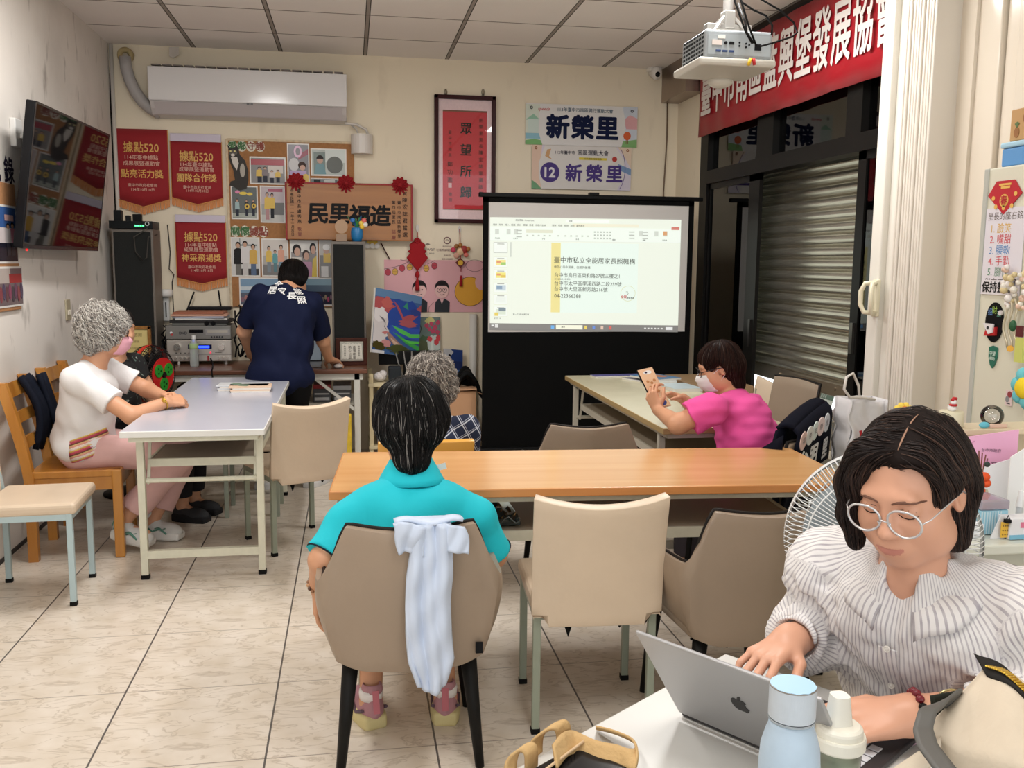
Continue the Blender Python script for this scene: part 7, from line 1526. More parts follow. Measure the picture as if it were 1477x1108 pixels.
def shoe(o, A, f, cols, lift=0.0):
    f = nz_((f[0], f[1], 0)); r = np.cross(f, UP); z0 = lift
    f3 = nz_(f - UP * lift * 3.2); u3 = np.cross(r, f3); base = np.array((A[0], A[1], .0)) + UP * lift
    L = lambda x, y, z: base + r * x + f3 * y + u3 * z
    B = Body(); R = np.stack([r, f3, u3], 1).tolist()
    B.ell(L(0, -.005, .055), (.037, .050, .055), .02, R); B.ell(L(0, .075, .042), (.040, .085, .036), .03, R); B.ell(L(0, .10, .03), (.043, .06, .030), .02, R); B.cone(L(0, -.01, .10), L(0, -.012, .12), .03, .034, .01); B.cone(L(0, -.012, .16), L(0, -.008, .09), .024, .024, .006, True)
    B.box(L(0, .05, -.02), (.06, .2, .03), .001, .004, R, True)
    vv, ff = B.mesh(.005); up_ = obj_arrays('shoe', [(vv, ff, 0)], [mat(cols[0], .8, bump=(120, .2))], o)
    S_ = Body(); S_.box(L(0, -.01, .020), (.026, .030, .012), .012, .02, R); S_.box(L(0, .10, .016), (.030, .05, .008), .012, .04, R); S_.box(L(0, .05, .017), (.026, .06, .009), .011, .03, R)
    vv, ff = S_.mesh(.005); obj_arrays('sole', [(vv, ff, 0)], [mat(cols[1], .6)], up_)
    if len(cols) > 2:
        m = MB(); m.bar(L(0, -.057, .055), L(0, -.044, .125), .020, .006); m.build('heel_tab', mat(cols[2], .8), up_); m = MB(); m.tube([L(s * .038, .03 + .02 * i, .05 + .008 * (i % 2)) for s in (1,) for i in range(4)], .003, 5); m.build('lace', mat(cols[2], .8), up_)
        if len(cols) > 3: m = MB(); [m.tube([L(s * .039, -.03, .06), L(s * .042, .02, .035), L(s * .043, .06, .055), L(s * .044, .10, .03)], .006, 6) for s in (-1, 1)]; m.build('side_stripe', mat(cols[3], .7), up_, smooth=True)
def curly(cols, size=1.0, face=True, bald=None, amp=.006, Nn=1500, wts=(.5, .35, .15)):
    def fn(o, K):
        T = K['HT']; B = Body(); E = lambda x, y, z, r, kk=.02, sub=False: B.ell(T(x, y, z), [q * T.k * size for q in r], kk, T.R.tolist(), sub)
        E(0, -.025, .040, (.096, .108, .094)); E(0, -.06, -.03, (.090, .065, .075), .03); [E(s * .06, -.03, -.01, (.035, .06, .055), .03) for s in (-1, 1)]
        E(0, .105, -.045, (.07, .075, .095), .015, True)
        def flow(P):
            q = (P - T.O) @ T.R; c = np.array((0.0, -.05, .10)); d = q - c; d[:, 2] -= .05; d[:, 1] *= .8; return d @ T.R.T
        hair(o, 'hair', B, .006, flow, Nn, 12, .007, .0016, [mat(cols[0], .7)] + [mat(c, .6) for c in cols[1:]], 3, curl=amp, curl_n=2.2, lift=.004, noise=waves(.006, .035, 4, 9), weights=wts)
        if bald is not None: B2 = Body(); B2.ell(T(*bald), (.030, .026, .022), .01, T.R.tolist()); vv, ff = B2.mesh(.004); obj_arrays('scalp', [(vv, ff, 0)], [mat((206, 176, 152), .6)], o)
    return fn
def straight(cols, wts, low=-.07, w=1.0, nape=0, back=.0, face=True, Nn=2200, crown=(0, -.06, .12), size=1.0, fringe=0.0):
    def fn(o, K):
        T = K['HT']; B = Body(); E = lambda x, y, z, r, kk=.02, sub=False: B.ell(T(x, y, z), [q * T.k * size for q in r], kk, T.R.tolist(), sub)
        E(0, -.018, .042, (.088 * w, .105, .090)); E(0, -.05, .0, (.084 * w, .070, .070), .03) if nape else E(0, -.055, -.015 + low * .3, (.080, .066, .075), .03); nape and B.cone(T(0, -.055, -.02), T(0, -.050, -.098), .070 * T.k, .054 * T.k, .03); [B.cone(T(s * .062, -.02, .01), T(s * .062, -.03, low), .030 * T.k, .020 * T.k, .02) for s in (-1, 1)]
        E(0, .11, -.042 - fringe, (.066, .070, .095), .012, True)
        if K.get('ear'): [B.ell(T(s * .086, .012, -.01), (.022, .022, .034), .01, T.R.tolist(), True) for s in (-1, 1)]
        def flow(P):
            q = (P - T.O) @ T.R; d = q - np.array(crown); d[:, 2] = d[:, 2] * .6 - .06; return d @ T.R.T
        hair(o, 'hair', B, .0052, flow, Nn, 14, .011, .0011, [mat(cols[0], .42)] + [mat(c, .4) for c in cols[1:]], 5, lift=.002, noise=waves(.0018, .035, 4, 9, (1, 1, .35)), weights=wts)
    return fn
def face_mask(o, T, col, K):
    b = MB(); k = T.k
    def mf(u, v):
        a = (u - .5) * 2.5; z = -.012 - .092 * v; r = .068 - .012 * abs(u - .5) * 2 + .010 * math.sin(PI * min(1, v * 1.1)); return T(math.sin(a) * r * 1.02, .030 + math.cos(a) * (r + .014 * math.sin(PI * v)) - .012 * v * v + .012 * (v < .3), z + .006 * math.cos(v * 22) * 0)
    b.slab(mf, 18, 9, .003); m = b.build('face_mask', mat(col, .8), o, smooth=True)
    b = MB()
    for s in (-1, 1): b.tube([mf(.5 + s * .5, .15), T(s * .078, .0, .012), T(s * .080, -.022, .0), T(s * .078, -.014, -.025), mf(.5 + s * .5, .85)], .0016 * k, 6)
    b.build('ear_loop', mat((232, 222, 222), .6), m, smooth=True)
def spectacles(o, T, col):
    b = MB()
    for s in (-1, 1):
        b.tube([T(s * .034 + .026 * math.cos(t), .101 - .006 * abs(math.cos(t)), .002 + .019 * math.sin(t)) for t in [2 * PI * i / 24 for i in range(24)]], .0018, 6, closed=True); b.tube([T(s * .060, .095, .008), T(s * .080, .02, .010), T(s * .082, -.01, .008)], .0020, 6)
    b.tube([T(-.008, .102, .006), T(0, .105, .008), T(.008, .102, .006)], .0016, 6); b.build('glasses', mat(col, .3, .3), o, smooth=True)
fwd = lambda x, y, z=0: nz_((x, y, z))
# ---------------------------------------------------------------- the old woman in white at the left table
def jt(**kw): return {k: (npv(v) if k not in ('HT', 'hands', 's', 'slv', 'hem') and hasattr(v, '__len__') and len(v) == 3 and not isinstance(v[0], tuple) else v) for k, v in kw.items()}
H = W_(154, 479, 4.82)
K1 = dict(HT=Fr(H, (.93, .28, -.14), (0, 0, 1), .98), N=H + np.array((-.05, -.015, -.125)), SC=H + np.array((-.075, -.02, -.185)), P=np.array((.34, 4.85, .53)), fb=fwd(1, .12), rb=fwd(.12, -1), s=1.0,
    SR=np.array((.375, 4.66, H[2] - .21)), SL=np.array((.42, 4.99, H[2] - .20)), ER=W_(190, 600, 4.60), EL=np.array((.62, 5.02, .78)), WR=W_(240, 580, 4.72), WL=W_(236, 572, 4.86),
    KR=np.array((.83, 4.79, .49)), KL=np.array((.82, 4.97, .48)), AR=np.array((.52, 4.78, .14)), AL=np.array((.63, 4.95, .10)), slv=.66, slr=1.1, tw=.180, td=.130, belly=1.05, hips=1.06, pl=.82, cuff=.072, face=True, h=.005, hc=.006, foot=fwd(.95, -.3), heelR=.06, heelL=.02, shoe=((206, 206, 204), (222, 220, 216), (96, 130, 112), (90, 140, 124)), wr=(.004, .10, 12))
K1['hands'] = [('R', fwd(.75, .6, .0), fwd(.3, -.5, .8), 1, dict(curl=.75, thumb=.5)), ('L', fwd(.8, -.5, .05), fwd(.3, .5, .8), -1, dict(curl=.7, thumb=.5))]
M_W = mat((232, 230, 230), .85, bump=(30, .12))
o1 = build_person('old woman in white T-shirt and pink mask seated at the grey table', K1, curly([(150, 144, 138), (196, 190, 182), (126, 120, 114), (222, 218, 210)], 1.02, amp=.008, Nn=1700, wts=(.5, .25, .25)), M_W, mat((214, 172, 168), .85, noise=(20, .04)))
face_mask(o1, K1['HT'], (226, 166, 180), K1); spectacles(o1, K1['HT'], (52, 40, 36))
b = MB(); d = nz_(K1['WR'] - K1['ER']); b.torus(K1['WR'] - d * .015, .031, .0035, frame(nz_(np.cross(d, UP)), np.cross(d, nz_(np.cross(d, UP))), d, (0, 0, 0)), 24, 6); c = K1['WR'] - d * .015 + fwd(.2, -.8, .5) * .032; b.ell(c, (.012, .008, .012), 12, 8); b.build('watch', mat((206, 164, 70), .25, .9), o1, smooth=True)
b = MB(); cols = [(206, 96, 110), (226, 190, 130), (232, 214, 206), (190, 70, 90), (226, 160, 150), (214, 180, 90), (120, 70, 60), (236, 226, 214)]
for i in range(18):
    hitf = K1['cloth_hit']; pts = []
    for t in np.linspace(0, 1, 8): pts.append(hitf((.33 + .15 * t, 4.3, .475 + .0062 * i + .05 * t), (0, 1, 0), .9, .0035))
    b.use(mat(cols[(i * 5) % 8], .8)).tube(pts, .0042, 4)
b.build('striped_hem', None, o1, smooth=True)
# ---------------------------------------------------------------- the woman in black behind her
H = W_(170, 474, 5.40)
K2 = dict(HT=Fr(H, (.80, -.45, -.1), (0, 0, 1), .95), N=H + np.array((-.02, .0, -.125)), SC=H + np.array((-.04, .01, -.185)), P=np.array((.36, 5.45, .53)), fb=fwd(.9, -.4), rb=fwd(-.4, -.9), s=.98, SR=H + np.array((-.10, -.16, -.21)), SL=H + np.array((.03, .17, -.21)), ER=H + np.array((-.02, -.20, -.42)), EL=H + np.array((.14, .18, -.42)), WR=np.array((.58, 5.32, .60)), WL=np.array((.64, 5.50, .60)),
    KR=np.array((.74, 5.30, .50)), KL=np.array((.78, 5.46, .50)), AR=np.array((.72, 5.30, .09)), AL=np.array((.76, 5.46, .09)), slv=.45, face=True, h=.007, hc=.007, tw=.17, td=.12, nkz=-.035)
K2['hands'] = [('R', fwd(.8, .2, -.2), fwd(0, 0, 1), 1, dict(curl=.5)), ('L', fwd(.8, -.3, -.2), fwd(0, 0, 1), -1, dict(curl=.5))]
def pat_mat(c0, cs, scale, thr=.62):
    m, nt, b = node_mat('patterned_cloth', .8); tc = N(nt, 'ShaderNodeTexCoord'); base = lin(c0)
    for i, c in enumerate(cs):
        mp = N(nt, 'ShaderNodeMapping'); mp.inputs['Location'].default_value = (i * 3.1, i * 1.7, 0); nt.links.new(tc.outputs['Object'], mp.inputs['Vector'])
        n = N(nt, 'ShaderNodeTexNoise'); n.inputs['Scale'].default_value = scale; n.inputs['Detail'].default_value = 3; n.inputs['Distortion'].default_value = 1.0; nt.links.new(mp.outputs[0], n.inputs['Vector']); base = mixc(nt, ramp(nt, n.outputs['Fac'], thr, thr + .02), base, lin(c))
    nt.links.new(base, b.inputs['Base Color']); return m
o2 = build_person('woman in black patterned top half hidden behind the old woman in white', K2, straight([(24, 20, 20), (36, 30, 28), (20, 18, 18)], [.6, .4], low=-.09, Nn=900), pat_mat((16, 16, 18), [(150, 160, 150), (90, 110, 100)], 26, .64), mat((40, 38, 42), .8))
# ---------------------------------------------------------------- the man bending over the desk
H = W_(424, 404, 6.16)
K3 = dict(HT=Fr(H, (.22, .80, -.56), (.05, .5, .85), 1.0), N=W_(418, 412, 6.09), SC=W_(412, 424, 6.03), P=W_(404, 548, 5.92), fb=fwd(.1, 1), rb=fwd(1, -.1), s=1.08,
    SL=W_(376, 428, 6.02), SR=W_(450, 438, 6.06), EL=W_(352, 478, 6.12), ER=W_(466, 492, 6.22), WL=W_(362, 512, 6.36), WR=W_(474, 517, 6.40),
    KL=np.array((1.08, 6.02, .42)), KR=np.array((1.30, 6.02, .42)), AL=np.array((1.10, 5.98, .09)), AR=np.array((1.40, 6.0, .09)), slv=.78, slr=1.15, tw=.200, td=.135, belly=1.05, hips=1.0, nkz=-.02, pl=.98, cuff=.07, h=.006, shoe=((226, 224, 220), (214, 214, 214)), foot=fwd(.5, .85), wr=(.005, .11, 21))
K3['hands'] = [('R', fwd(.45, .75, -.35), fwd(0, .3, .9), 1, dict(curl=.35)), ('L', fwd(.2, .8, -.3), fwd(0, .3, .9), -1, dict(curl=.3))]
o3 = build_person('man in navy shirt bending over the back desk, seen from behind', K3, straight([(18, 15, 14), (28, 23, 21), (14, 12, 12)], [.6, .4], low=-.035, Nn=1100, size=.98), mat((20, 26, 52), .8, bump=(25, .15)), mat((16, 16, 17), .85))
hit3 = K3['cloth_hit']; t = MB(); t.use(mat((226, 226, 226), .6))
def back_text(ch, u, v, size, hit, d, yaw=0.0):
    O = W_(u, v, 5.4); dr = nz_(W_(u, v, 6.5) - O); p = hit(O, dr, 1.2, .004); q1 = hit(W_(u + 2, v, 5.4), dr, 1.2, .004); q2 = hit(W_(u, v - 2, 5.4), dr, 1.2, .004)
    X = nz_(q1 - p); Y = q2 - p; Y = nz_(Y - X * (Y @ X)); Z = np.cross(X, Y); t.text(ch, 0, 0, size, bold=.025, z=.001, M=frame(X, Y, Z, p), rot=yaw)
for ch, u, v in (('全', 402, 411), ('能', 430, 421)): back_text(ch, u, v, .058, hit3, 0)
for ch, u, v in (('居', 393, 419), ('家', 406, 421), ('長', 421, 427), ('照', 435, 433)): back_text(ch, u, v, .060, hit3, 0)
t.build('shirt_lettering', None, o3)
# ---------------------------------------------------------------- grey-haired woman in the middle
H = W_(621, 552, 4.22)
K4 = dict(HT=Fr(H, (-.12, .98, -.06), (0, 0, 1), .98), N=H + np.array((.0, -.03, -.125)), SC=H + np.array((.0, -.02, -.19)), P=np.array((1.99, 4.22, .53)), fb=fwd(0, 1), rb=fwd(1, 0), s=.98, SL=H + np.array((-.165, -.01, -.215)), SR=H + np.array((.165, -.01, -.215)), EL=H + np.array((-.21, .05, -.44)), ER=H + np.array((.21, .05, -.44)), WL=np.array((1.85, 4.46, .58)), WR=np.array((2.15, 4.46, .58)),
    KL=np.array((1.90, 4.62, .50)), KR=np.array((2.10, 4.62, .50)), AL=np.array((1.90, 4.60, .09)), AR=np.array((2.10, 4.60, .09)), slv=1.9, tw=.17, td=.12, h=.007, hc=.006)
K4['hands'] = [('R', fwd(-.3, .8, -.2), fwd(0, 0, 1), 1, dict(curl=.4)), ('L', fwd(.3, .8, -.2), fwd(0, 0, 1), -1, dict(curl=.4))]
def plaid():
    m, nt, b = node_mat('plaid_cloth', .85); tc = N(nt, 'ShaderNodeTexCoord'); mp = N(nt, 'ShaderNodeMapping'); mp.inputs['Rotation'].default_value = (0, .5, 0); nt.links.new(tc.outputs['Object'], mp.inputs['Vector']); sp = N(nt, 'ShaderNodeSeparateXYZ'); nt.links.new(mp.outputs[0], sp.inputs[0])
    base = lin((24, 34, 62))
    for ax in (0, 2):
        fr = math_node(nt, 'FRACT', math_node(nt, 'DIVIDE', sp.outputs[ax], .052)); base = mixc(nt, math_node(nt, 'MULTIPLY', math_node(nt, 'LESS_THAN', math_node(nt, 'ABSOLUTE', math_node(nt, 'SUBTRACT', fr, .5)), .045), .85), base, lin((206, 210, 220)))
        base = mixc(nt, math_node(nt, 'MULTIPLY', math_node(nt, 'LESS_THAN', math_node(nt, 'ABSOLUTE', math_node(nt, 'SUBTRACT', fr, .66)), .025), .7), base, lin((190, 196, 210)))
    nt.links.new(base, b.inputs['Base Color']); return m
o4 = build_person('grey-haired woman in navy plaid shirt, seen from behind in the middle', K4, curly([(112, 104, 98), (150, 142, 134), (92, 84, 80), (196, 188, 178)], 1.0, bald=(0, -.085, .085), amp=.006, Nn=1900, wts=(.45, .3, .25)), plaid(), mat((50, 52, 60), .8))
# ---------------------------------------------------------------- woman in turquoise polo in the armchair
H = W_(592, 612, 2.80)
K5 = dict(HT=Fr(H, (.0, .97, -.20), (0, .2, 1), 1.0), N=H + np.array((.0, -.035, -.125)), SC=H + np.array((-.004, -.03, -.185)), P=np.array((1.825, 2.70, .51)), fb=fwd(0, 1), rb=fwd(1, 0), s=1.0, SL=W_(506, 752, 2.73), SR=W_(684, 746, 2.74), EL=W_(466, 808, 2.66), ER=W_(712, 800, 2.78), WL=W_(459, 846, 2.74), WR=np.array((2.03, 2.98, .58)),
    KL=np.array((1.73, 3.06, .49)), KR=np.array((1.93, 3.06, .49)), AL=np.array((1.715, 2.815, .09)), AR=np.array((1.950, 2.805, .09)), slv=.92, slr=1.02, tw=.185, td=.120, hips=.9, h=.0048, hc=.0055, nkz=.03, pl=.80, shoe=((176, 128, 136), (206, 192, 140), (190, 110, 120), (96, 76, 88)), wr=(.0035, .12, 31))
K5['footL'] = fwd(-.30, .95); K5['footR'] = fwd(.10, 1)
K5['hands'] = [('L', fwd(-.02, .25, -.9), fwd(-.9, .1, .1), -1, dict(curl=.22, thumb=.3)), ('R', fwd(-.3, .8, -.2), fwd(0, 0, 1), 1, dict(curl=.4))]
M_CY = mat((16, 190, 206), .8, bump=(28, .14))
o5 = build_person('woman in turquoise polo shirt seated in the armchair, seen from behind', K5, straight([(26, 25, 25), (34, 32, 32), (18, 17, 17), (130, 126, 122)], [.56, .39, .05], low=-.045, Nn=3400, crown=(-.01, -.055, .13), size=1.16, w=1.10, nape=1), M_CY, mat((206, 196, 190), .85))
b = MB(); Nn_ = K5['N']; b.slab(lambda u, v: Nn_ + np.array((math.sin((u - .5) * 5.4) * (.062 + .040 * v), -math.cos((u - .5) * 5.4) * (.056 + .036 * v) + .008, .024 - .072 * v + .004 * math.cos((u - .5) * 5.4))), 30, 5, .004); b.build('collar', M_CY, o5, smooth=True)
for q in 'LR':
    d = nz_(K5['E' + q] - K5['S' + q]); c = lerp(K5['S' + q], K5['E' + q], .915); b = MB(); b.torus(c, .0615, .0028, frame(nz_(np.cross(d, UP)), np.cross(d, nz_(np.cross(d, UP))), d, (0, 0, 0)), 40, 6); b.build('dark_trim', mat((24, 40, 52), .7), o5, smooth=True)
b = MB(); c = W_(636, 674, 2.78); b.prism(rect(-.016, -.008, .016, .010), 0, .002, frame((1, 0, .25), (-.25, 0, 1), (0, -1, 0), c)); b.build('care_label', mat((226, 224, 220), .6), o5)
b = MB(); d = nz_(K5['WL'] - K5['EL']); e1 = nz_(np.cross(d, UP)); e2 = np.cross(d, e1)
for i in range(16): a = 2 * PI * i / 16; b.use(mat(((150, 110, 80), (90, 60, 44), (196, 150, 110))[i % 3], .3)).ell(K5['WL'] - d * .012 + (e1 * math.cos(a) + e2 * math.sin(a)) * .031, .006, 10, 6)
b.build('bracelet', None, o5, smooth=True)
for q in 'LR': A = K5['A' + q]; MB().tube([(A[0], A[1] - .006, .09), (A[0], A[1] - .008, .108), (A[0], A[1] - .008, .120)], [.037, .038, .036], 14).build('sock', mat((232, 226, 224), .8), o5, smooth=True)
# ---------------------------------------------------------------- woman in pink at the right table
H = W_(1036, 530, 3.96)
K6 = dict(HT=Fr(H, (-.93, .20, -.28), (-.15, 0, 1), .92), N=H + np.array((.055, -.005, -.105)), SC=H + np.array((.085, -.03, -.155)), P=np.array((3.43, 3.76, .52)), fb=fwd(-.78, .62), rb=fwd(.62, .78), s=.94, ear=True,
    SL=W_(1026, 590, 3.72), SR=W_(1084, 590, 4.02), EL=W_(978, 612, 3.74), ER=W_(1010, 600, 4.14), WL=W_(949, 592, 3.95), WR=W_(985, 575, 4.14),
    KL=np.array((3.16, 3.90, .49)), KR=np.array((3.28, 4.06, .49)), AL=np.array((3.16, 3.90, .09)), AR=np.array((3.28, 4.06, .09)), slv=.62, slr=1.25, arm=1.12, tw=.185, td=.130, belly=1.05, hips=1.0, face=True, h=.0048, hc=.005, wr=(.0042, .075, 41, 9, (.5, .5, 1.6)))
K6['hands'] = [('L', fwd(-.25, .35, .75), fwd(-.8, -.4, .1), -1, dict(curl=.65, thumb=.6)), ('R', fwd(-.85, -.05, .25), fwd(-.1, .3, .9), 1, dict(curl=.6, thumb=.6))]
o6 = build_person('woman in pink T-shirt and mask reading a booklet at the right table', K6, straight([(34, 22, 20), (54, 34, 28), (24, 17, 16), (90, 74, 66)], [.6, .36, .04], low=-.005, Nn=1700, crown=(0, -.05, .12), nape=1), mat((232, 84, 160), .85, bump=(24, .2)), mat((70, 66, 74), .8))
face_mask(o6, K6['HT'], (226, 224, 222), K6); spectacles(o6, K6['HT'], (30, 26, 30))
# booklet she holds
p0 = W_(958, 588, 4.02); bt_ = W_(934, 540, 4.10); X = nz_(W_(975, 578, 4.06) - W_(953, 590, 4.0)); Y = nz_(bt_ - p0); X = nz_(X - Y * (X @ Y)); Z = np.cross(X, Y); M = frame(X, Y, Z, p0)
m = MB(); w, hh_ = .095, .205; m.use(mat((226, 186, 150), .5)).prism(rect(-w / 2, 0, w / 2, hh_), -.003, 0, M); m.use(mat((30, 28, 30))).prism(rect(-w / 2 - .003, 0, -w / 2, hh_), -.006, 0, M)
paint(m, [((232, 230, 228), oval(.005, hh_ * .9, .026, .010)), ((60, 50, 70), oval(-.005, hh_ * .905, .008, .005))] + [((190, 130, 80), oval(x, y_, .009, .007)) for x, y_ in ((-.02, .14), (.0, .13), (.022, .14), (-.02, .11), (.003, .10), (.022, .112), (-.012, .08), (.015, .085))] + [((230, 200, 150), R_(-.035, .005, .035, .055)), ((60, 70, 130), oval(.005, .025, .024, .016)), ((150, 80, 60), oval(-.01, .045, .018, .006))], M, 0)
tag(m.build('booklet', None), 'peach leaflet held up by the woman in pink', 'booklet')

# ================================================================ the front table and its things
a_ = nz_((-.81, -.586, 0)); b_ = nz_((.586, -.81, 0)); C0 = npv(FL(1046, 942, .72))
ft = thing('office_table', 'white office table in the foreground under laptop and bottles', 'table', (C0[0] - .2, C0[1] - .8, 0))
Mt = frame(a_, b_, (0, 0, -1), C0)
m = MB(); m.M = Mt; m.rbox(0, 0, 0, 1.15, .95, .028, .005); m.build('tabletop', mat((200, 198, 193), .35, noise=(5, .02)), ft)
for x in (.06, 1.09):
    for y_ in (.06, .89): q = MB(); q.M = Mt; q.box(x - .018, y_ - .018, .028, x + .018, y_ + .018, .72); q.build('leg', M_LEG, ft)
TZ = .7205
# laptop
P0 = npv(FL(980, 1034, TZ)); e = nz_(npv(FL(1105, 1088, TZ)) - P0); e[2] = 0; g = np.array((-e[1], e[0], 0)); g = g if g @ fb < 0 else -g      # g points to the woman
lp = thing('laptop', 'open grey laptop with dark apple emblem on the front table', 'laptop', P0)
Lw, Ld = .304, .212
m = MB(); m.M = frame(e, g, (0, 0, 1), P0); m.rbox(0, .004, 0, Lw, Ld, .011, .004); m.build('base', mat((62, 60, 62), .4, .4), lp)
m = MB(); m.M = frame(e, g, (0, 0, 1), P0)
for r_ in range(5):
    for c_ in range(13): m.rbox(.018 + c_ * .0207, .03 + r_ * .0195, .011, .018 + c_ * .0207 + .0175, .03 + r_ * .0195 + .0165, .0128, .0015, 1)
m.build('keyboard', mat((206, 206, 210), .5), lp)
tl = W_(912, 916, 1.30); best = None
for th in np.linspace(0, .9, 91):
    q = P0 - g * math.sin(th) * Ld + UP * math.cos(th) * Ld; dd = q - CAM; u_ = 738.5 + FPX * (dd @ cR) / (dd @ cF); v_ = 554 - FPX * (dd @ cU) / (dd @ cF); er = (u_ - 912) ** 2 + (v_ - 916) ** 2
    if best is None or er < best[0]: best = (er, th, u_, v_)
th = best[1]; yv = -g * math.sin(th) + UP * math.cos(th); zv = np.cross(e, yv)
zo = zv if zv @ g < 0 else -zv
m = MB(); m.M = frame(e, yv, np.cross(e, yv), P0 + UP * .010); m.rbox(0, 0, -.003, Lw, Ld, .003, .0028, 3); m.build('lid', mat((176, 176, 178), .36, .6), lp)
m = MB(); m.M = frame(e, yv, np.cross(e, yv), P0 + UP * .010); sgn = 1 if np.cross(e, yv) @ g < 0 else -1
m.box(.006, .008, -.0036 * sgn, Lw - .006, Ld - .006, -.0032 * sgn); m.build('screen', mat((120, 140, 160), emit=.4 * EMK), lp)
ap = MB(); Mx = frame(e * 1, yv, np.cross(e, yv), P0 + UP * .010 + e * Lw / 2 + yv * Ld * .52 + zo * .0031)
apple = [(0, .0135), (.004, .0150), (.009, .0145), (.0125, .011), (.0095, .0065), (.0095, .0005), (.0135, -.0045), (.0105, -.0105), (.0065, -.0140), (.003, -.0128), (0, -.0135), (-.003, -.0128), (-.0065, -.0140), (-.0105, -.0105), (-.0135, -.0035), (-.014, .004), (-.012, .0105), (-.008, .0145), (-.004, .0150)]
if sgn < 0: apple = [(-x, y_) for x, y_ in apple]
s2 = 1 if sgn > 0 else -1
ap.prism([(x * 1.05, y_ * 1.05) for x, y_ in apple], 0, .0005 * s2, Mx); ap.prism([(q[0] * 1.0 + .0035 * s2, q[1] + .0200) for q in oval(0, 0, .0028, .0055, 12, -.6 * s2)], 0, .0005 * s2, Mx)
ap.build('emblem', mat((34, 34, 36), .25, .6), lp)
# blue-grey flask
q = np.array((2.176, .962, TZ - .0)); fl = thing('flask', 'pale blue-grey steel bottle with chipped lid in the foreground', 'bottle', q)
MB().lathe([(.030, 0), (.034, .003), (.0355, .02), (.0355, .15), (.034, .172), (.029, .190), (.0262, .198), (.0262, .204)], 48, q).build('body', mat((170, 188, 204), .38, noise=(30, .05)), fl, smooth=True)
MB().lathe([(.0268, .205), (.0272, .208), (.0272, .2075)], 48, q).build('seal_ring', mat((196, 206, 214), .3), fl, smooth=True)
m = MB(); m.lathe([(.0270, .209), (.0272, .211), (.0272, .247), (.0268, .2472)], 48, q); m.build('lid', mat((182, 190, 198), .4, noise=(40, .05)), fl, smooth=False)
m = MB(); m.prism([(.0262 * math.cos(t) * (1 + .035 * math.sin(t * 9) * (math.sin(t) < 0)), .0262 * math.sin(t) * (1 + .035 * math.sin(t * 13) * (math.sin(t) < 0))) for t in [2 * PI * i / 60 for i in range(60)]], .2476, .2482, Matrix.Translation(q)); m.build('lid_top', mat((164, 200, 224), .4), fl)
m = MB(); m.lathe([(.0269, .2462), (.0273, .2466), (.0271, .2476), (.0262, .2478)], 48, q); m.build('chipped_edge', mat((130, 124, 118), .4, .5), fl)
# white tumbler
q = np.array((2.305, 1.075, TZ)); tb = thing('tumbler', 'clear cup with cream spout lid right of the steel bottle', 'cup', q)
MB().lathe([(.024, 0), (.026, .004), (.031, .11)], 40, q, False).build('cup', glass_mat('cup_plastic', (236, 242, 232), .06), tb, smooth=True)
MB().lathe([(.022, .003), (.024, .005), (.028, .085)], 32, q).build('drink', mat((214, 216, 200), .3), tb, smooth=True)
m = MB(); [m.rbox(q[0] - .028 + i * .02, q[1] - .026, q[2] + .03, q[0] - .018 + i * .02, q[1] - .02, q[2] + .075, .003) for i in range(3)]; m.build('leaf_pieces', mat((96, 130, 60), .5), tb)
MB().lathe([(.0325, .098), (.0345, .101), (.0345, .114), (.0335, .117), (.0305, .117), (.0305, .124), (.0295, .127), (.026, .130), (.012, .133)], 56, q).build('lid', mat((230, 226, 212), .4), tb)
m = MB(); m.M = Matrix.Translation(q + np.array((-.002, .0, .129))); m.grid(lambda u, v: ((.017 - .0055 * v) * math.copysign(abs(math.cos(2 * PI * u)) ** .6, math.cos(2 * PI * u)) , (.015 - .003 * v) * math.copysign(abs(math.sin(2 * PI * u)) ** .6, math.sin(2 * PI * u)), v * .042), 32, 6, cu=True)
m.add([((.0115) * math.copysign(abs(math.cos(t)) ** .6, math.cos(t)), .012 * math.copysign(abs(math.sin(t)) ** .6, math.sin(t)), .042) for t in [2 * PI * i / 32 for i in range(32)]], [tuple(range(32))]); m.build('spout', mat((232, 228, 216), .4), tb, smooth=True)
# pink leaflet under the bag
m = MB(); c = npv(FL(1318, 1068, TZ)); m.M = Matrix.Translation(c + UP * .003) @ Matrix.Rotation(.35, 4, 'Z') @ Matrix.Rotation(.5, 4, 'X'); m.use(mat((226, 186, 206), .5)).box(-.02, -.03, 0, .07, .05, .0015); m.use(mat((36, 96, 70))).box(-.004, .018, .0015, .05, .032, .0022); m.use(mat((60, 60, 66))); [m.box(-.012 + i * .014, -.016 + .008 * (i % 2), .0015, -.004 + i * .014, -.011 + .008 * (i % 2), .002) for i in range(4)]
tag(m.build('leaflet', None), 'pink and green leaflet sticking out under the beige bag', 'leaflet')
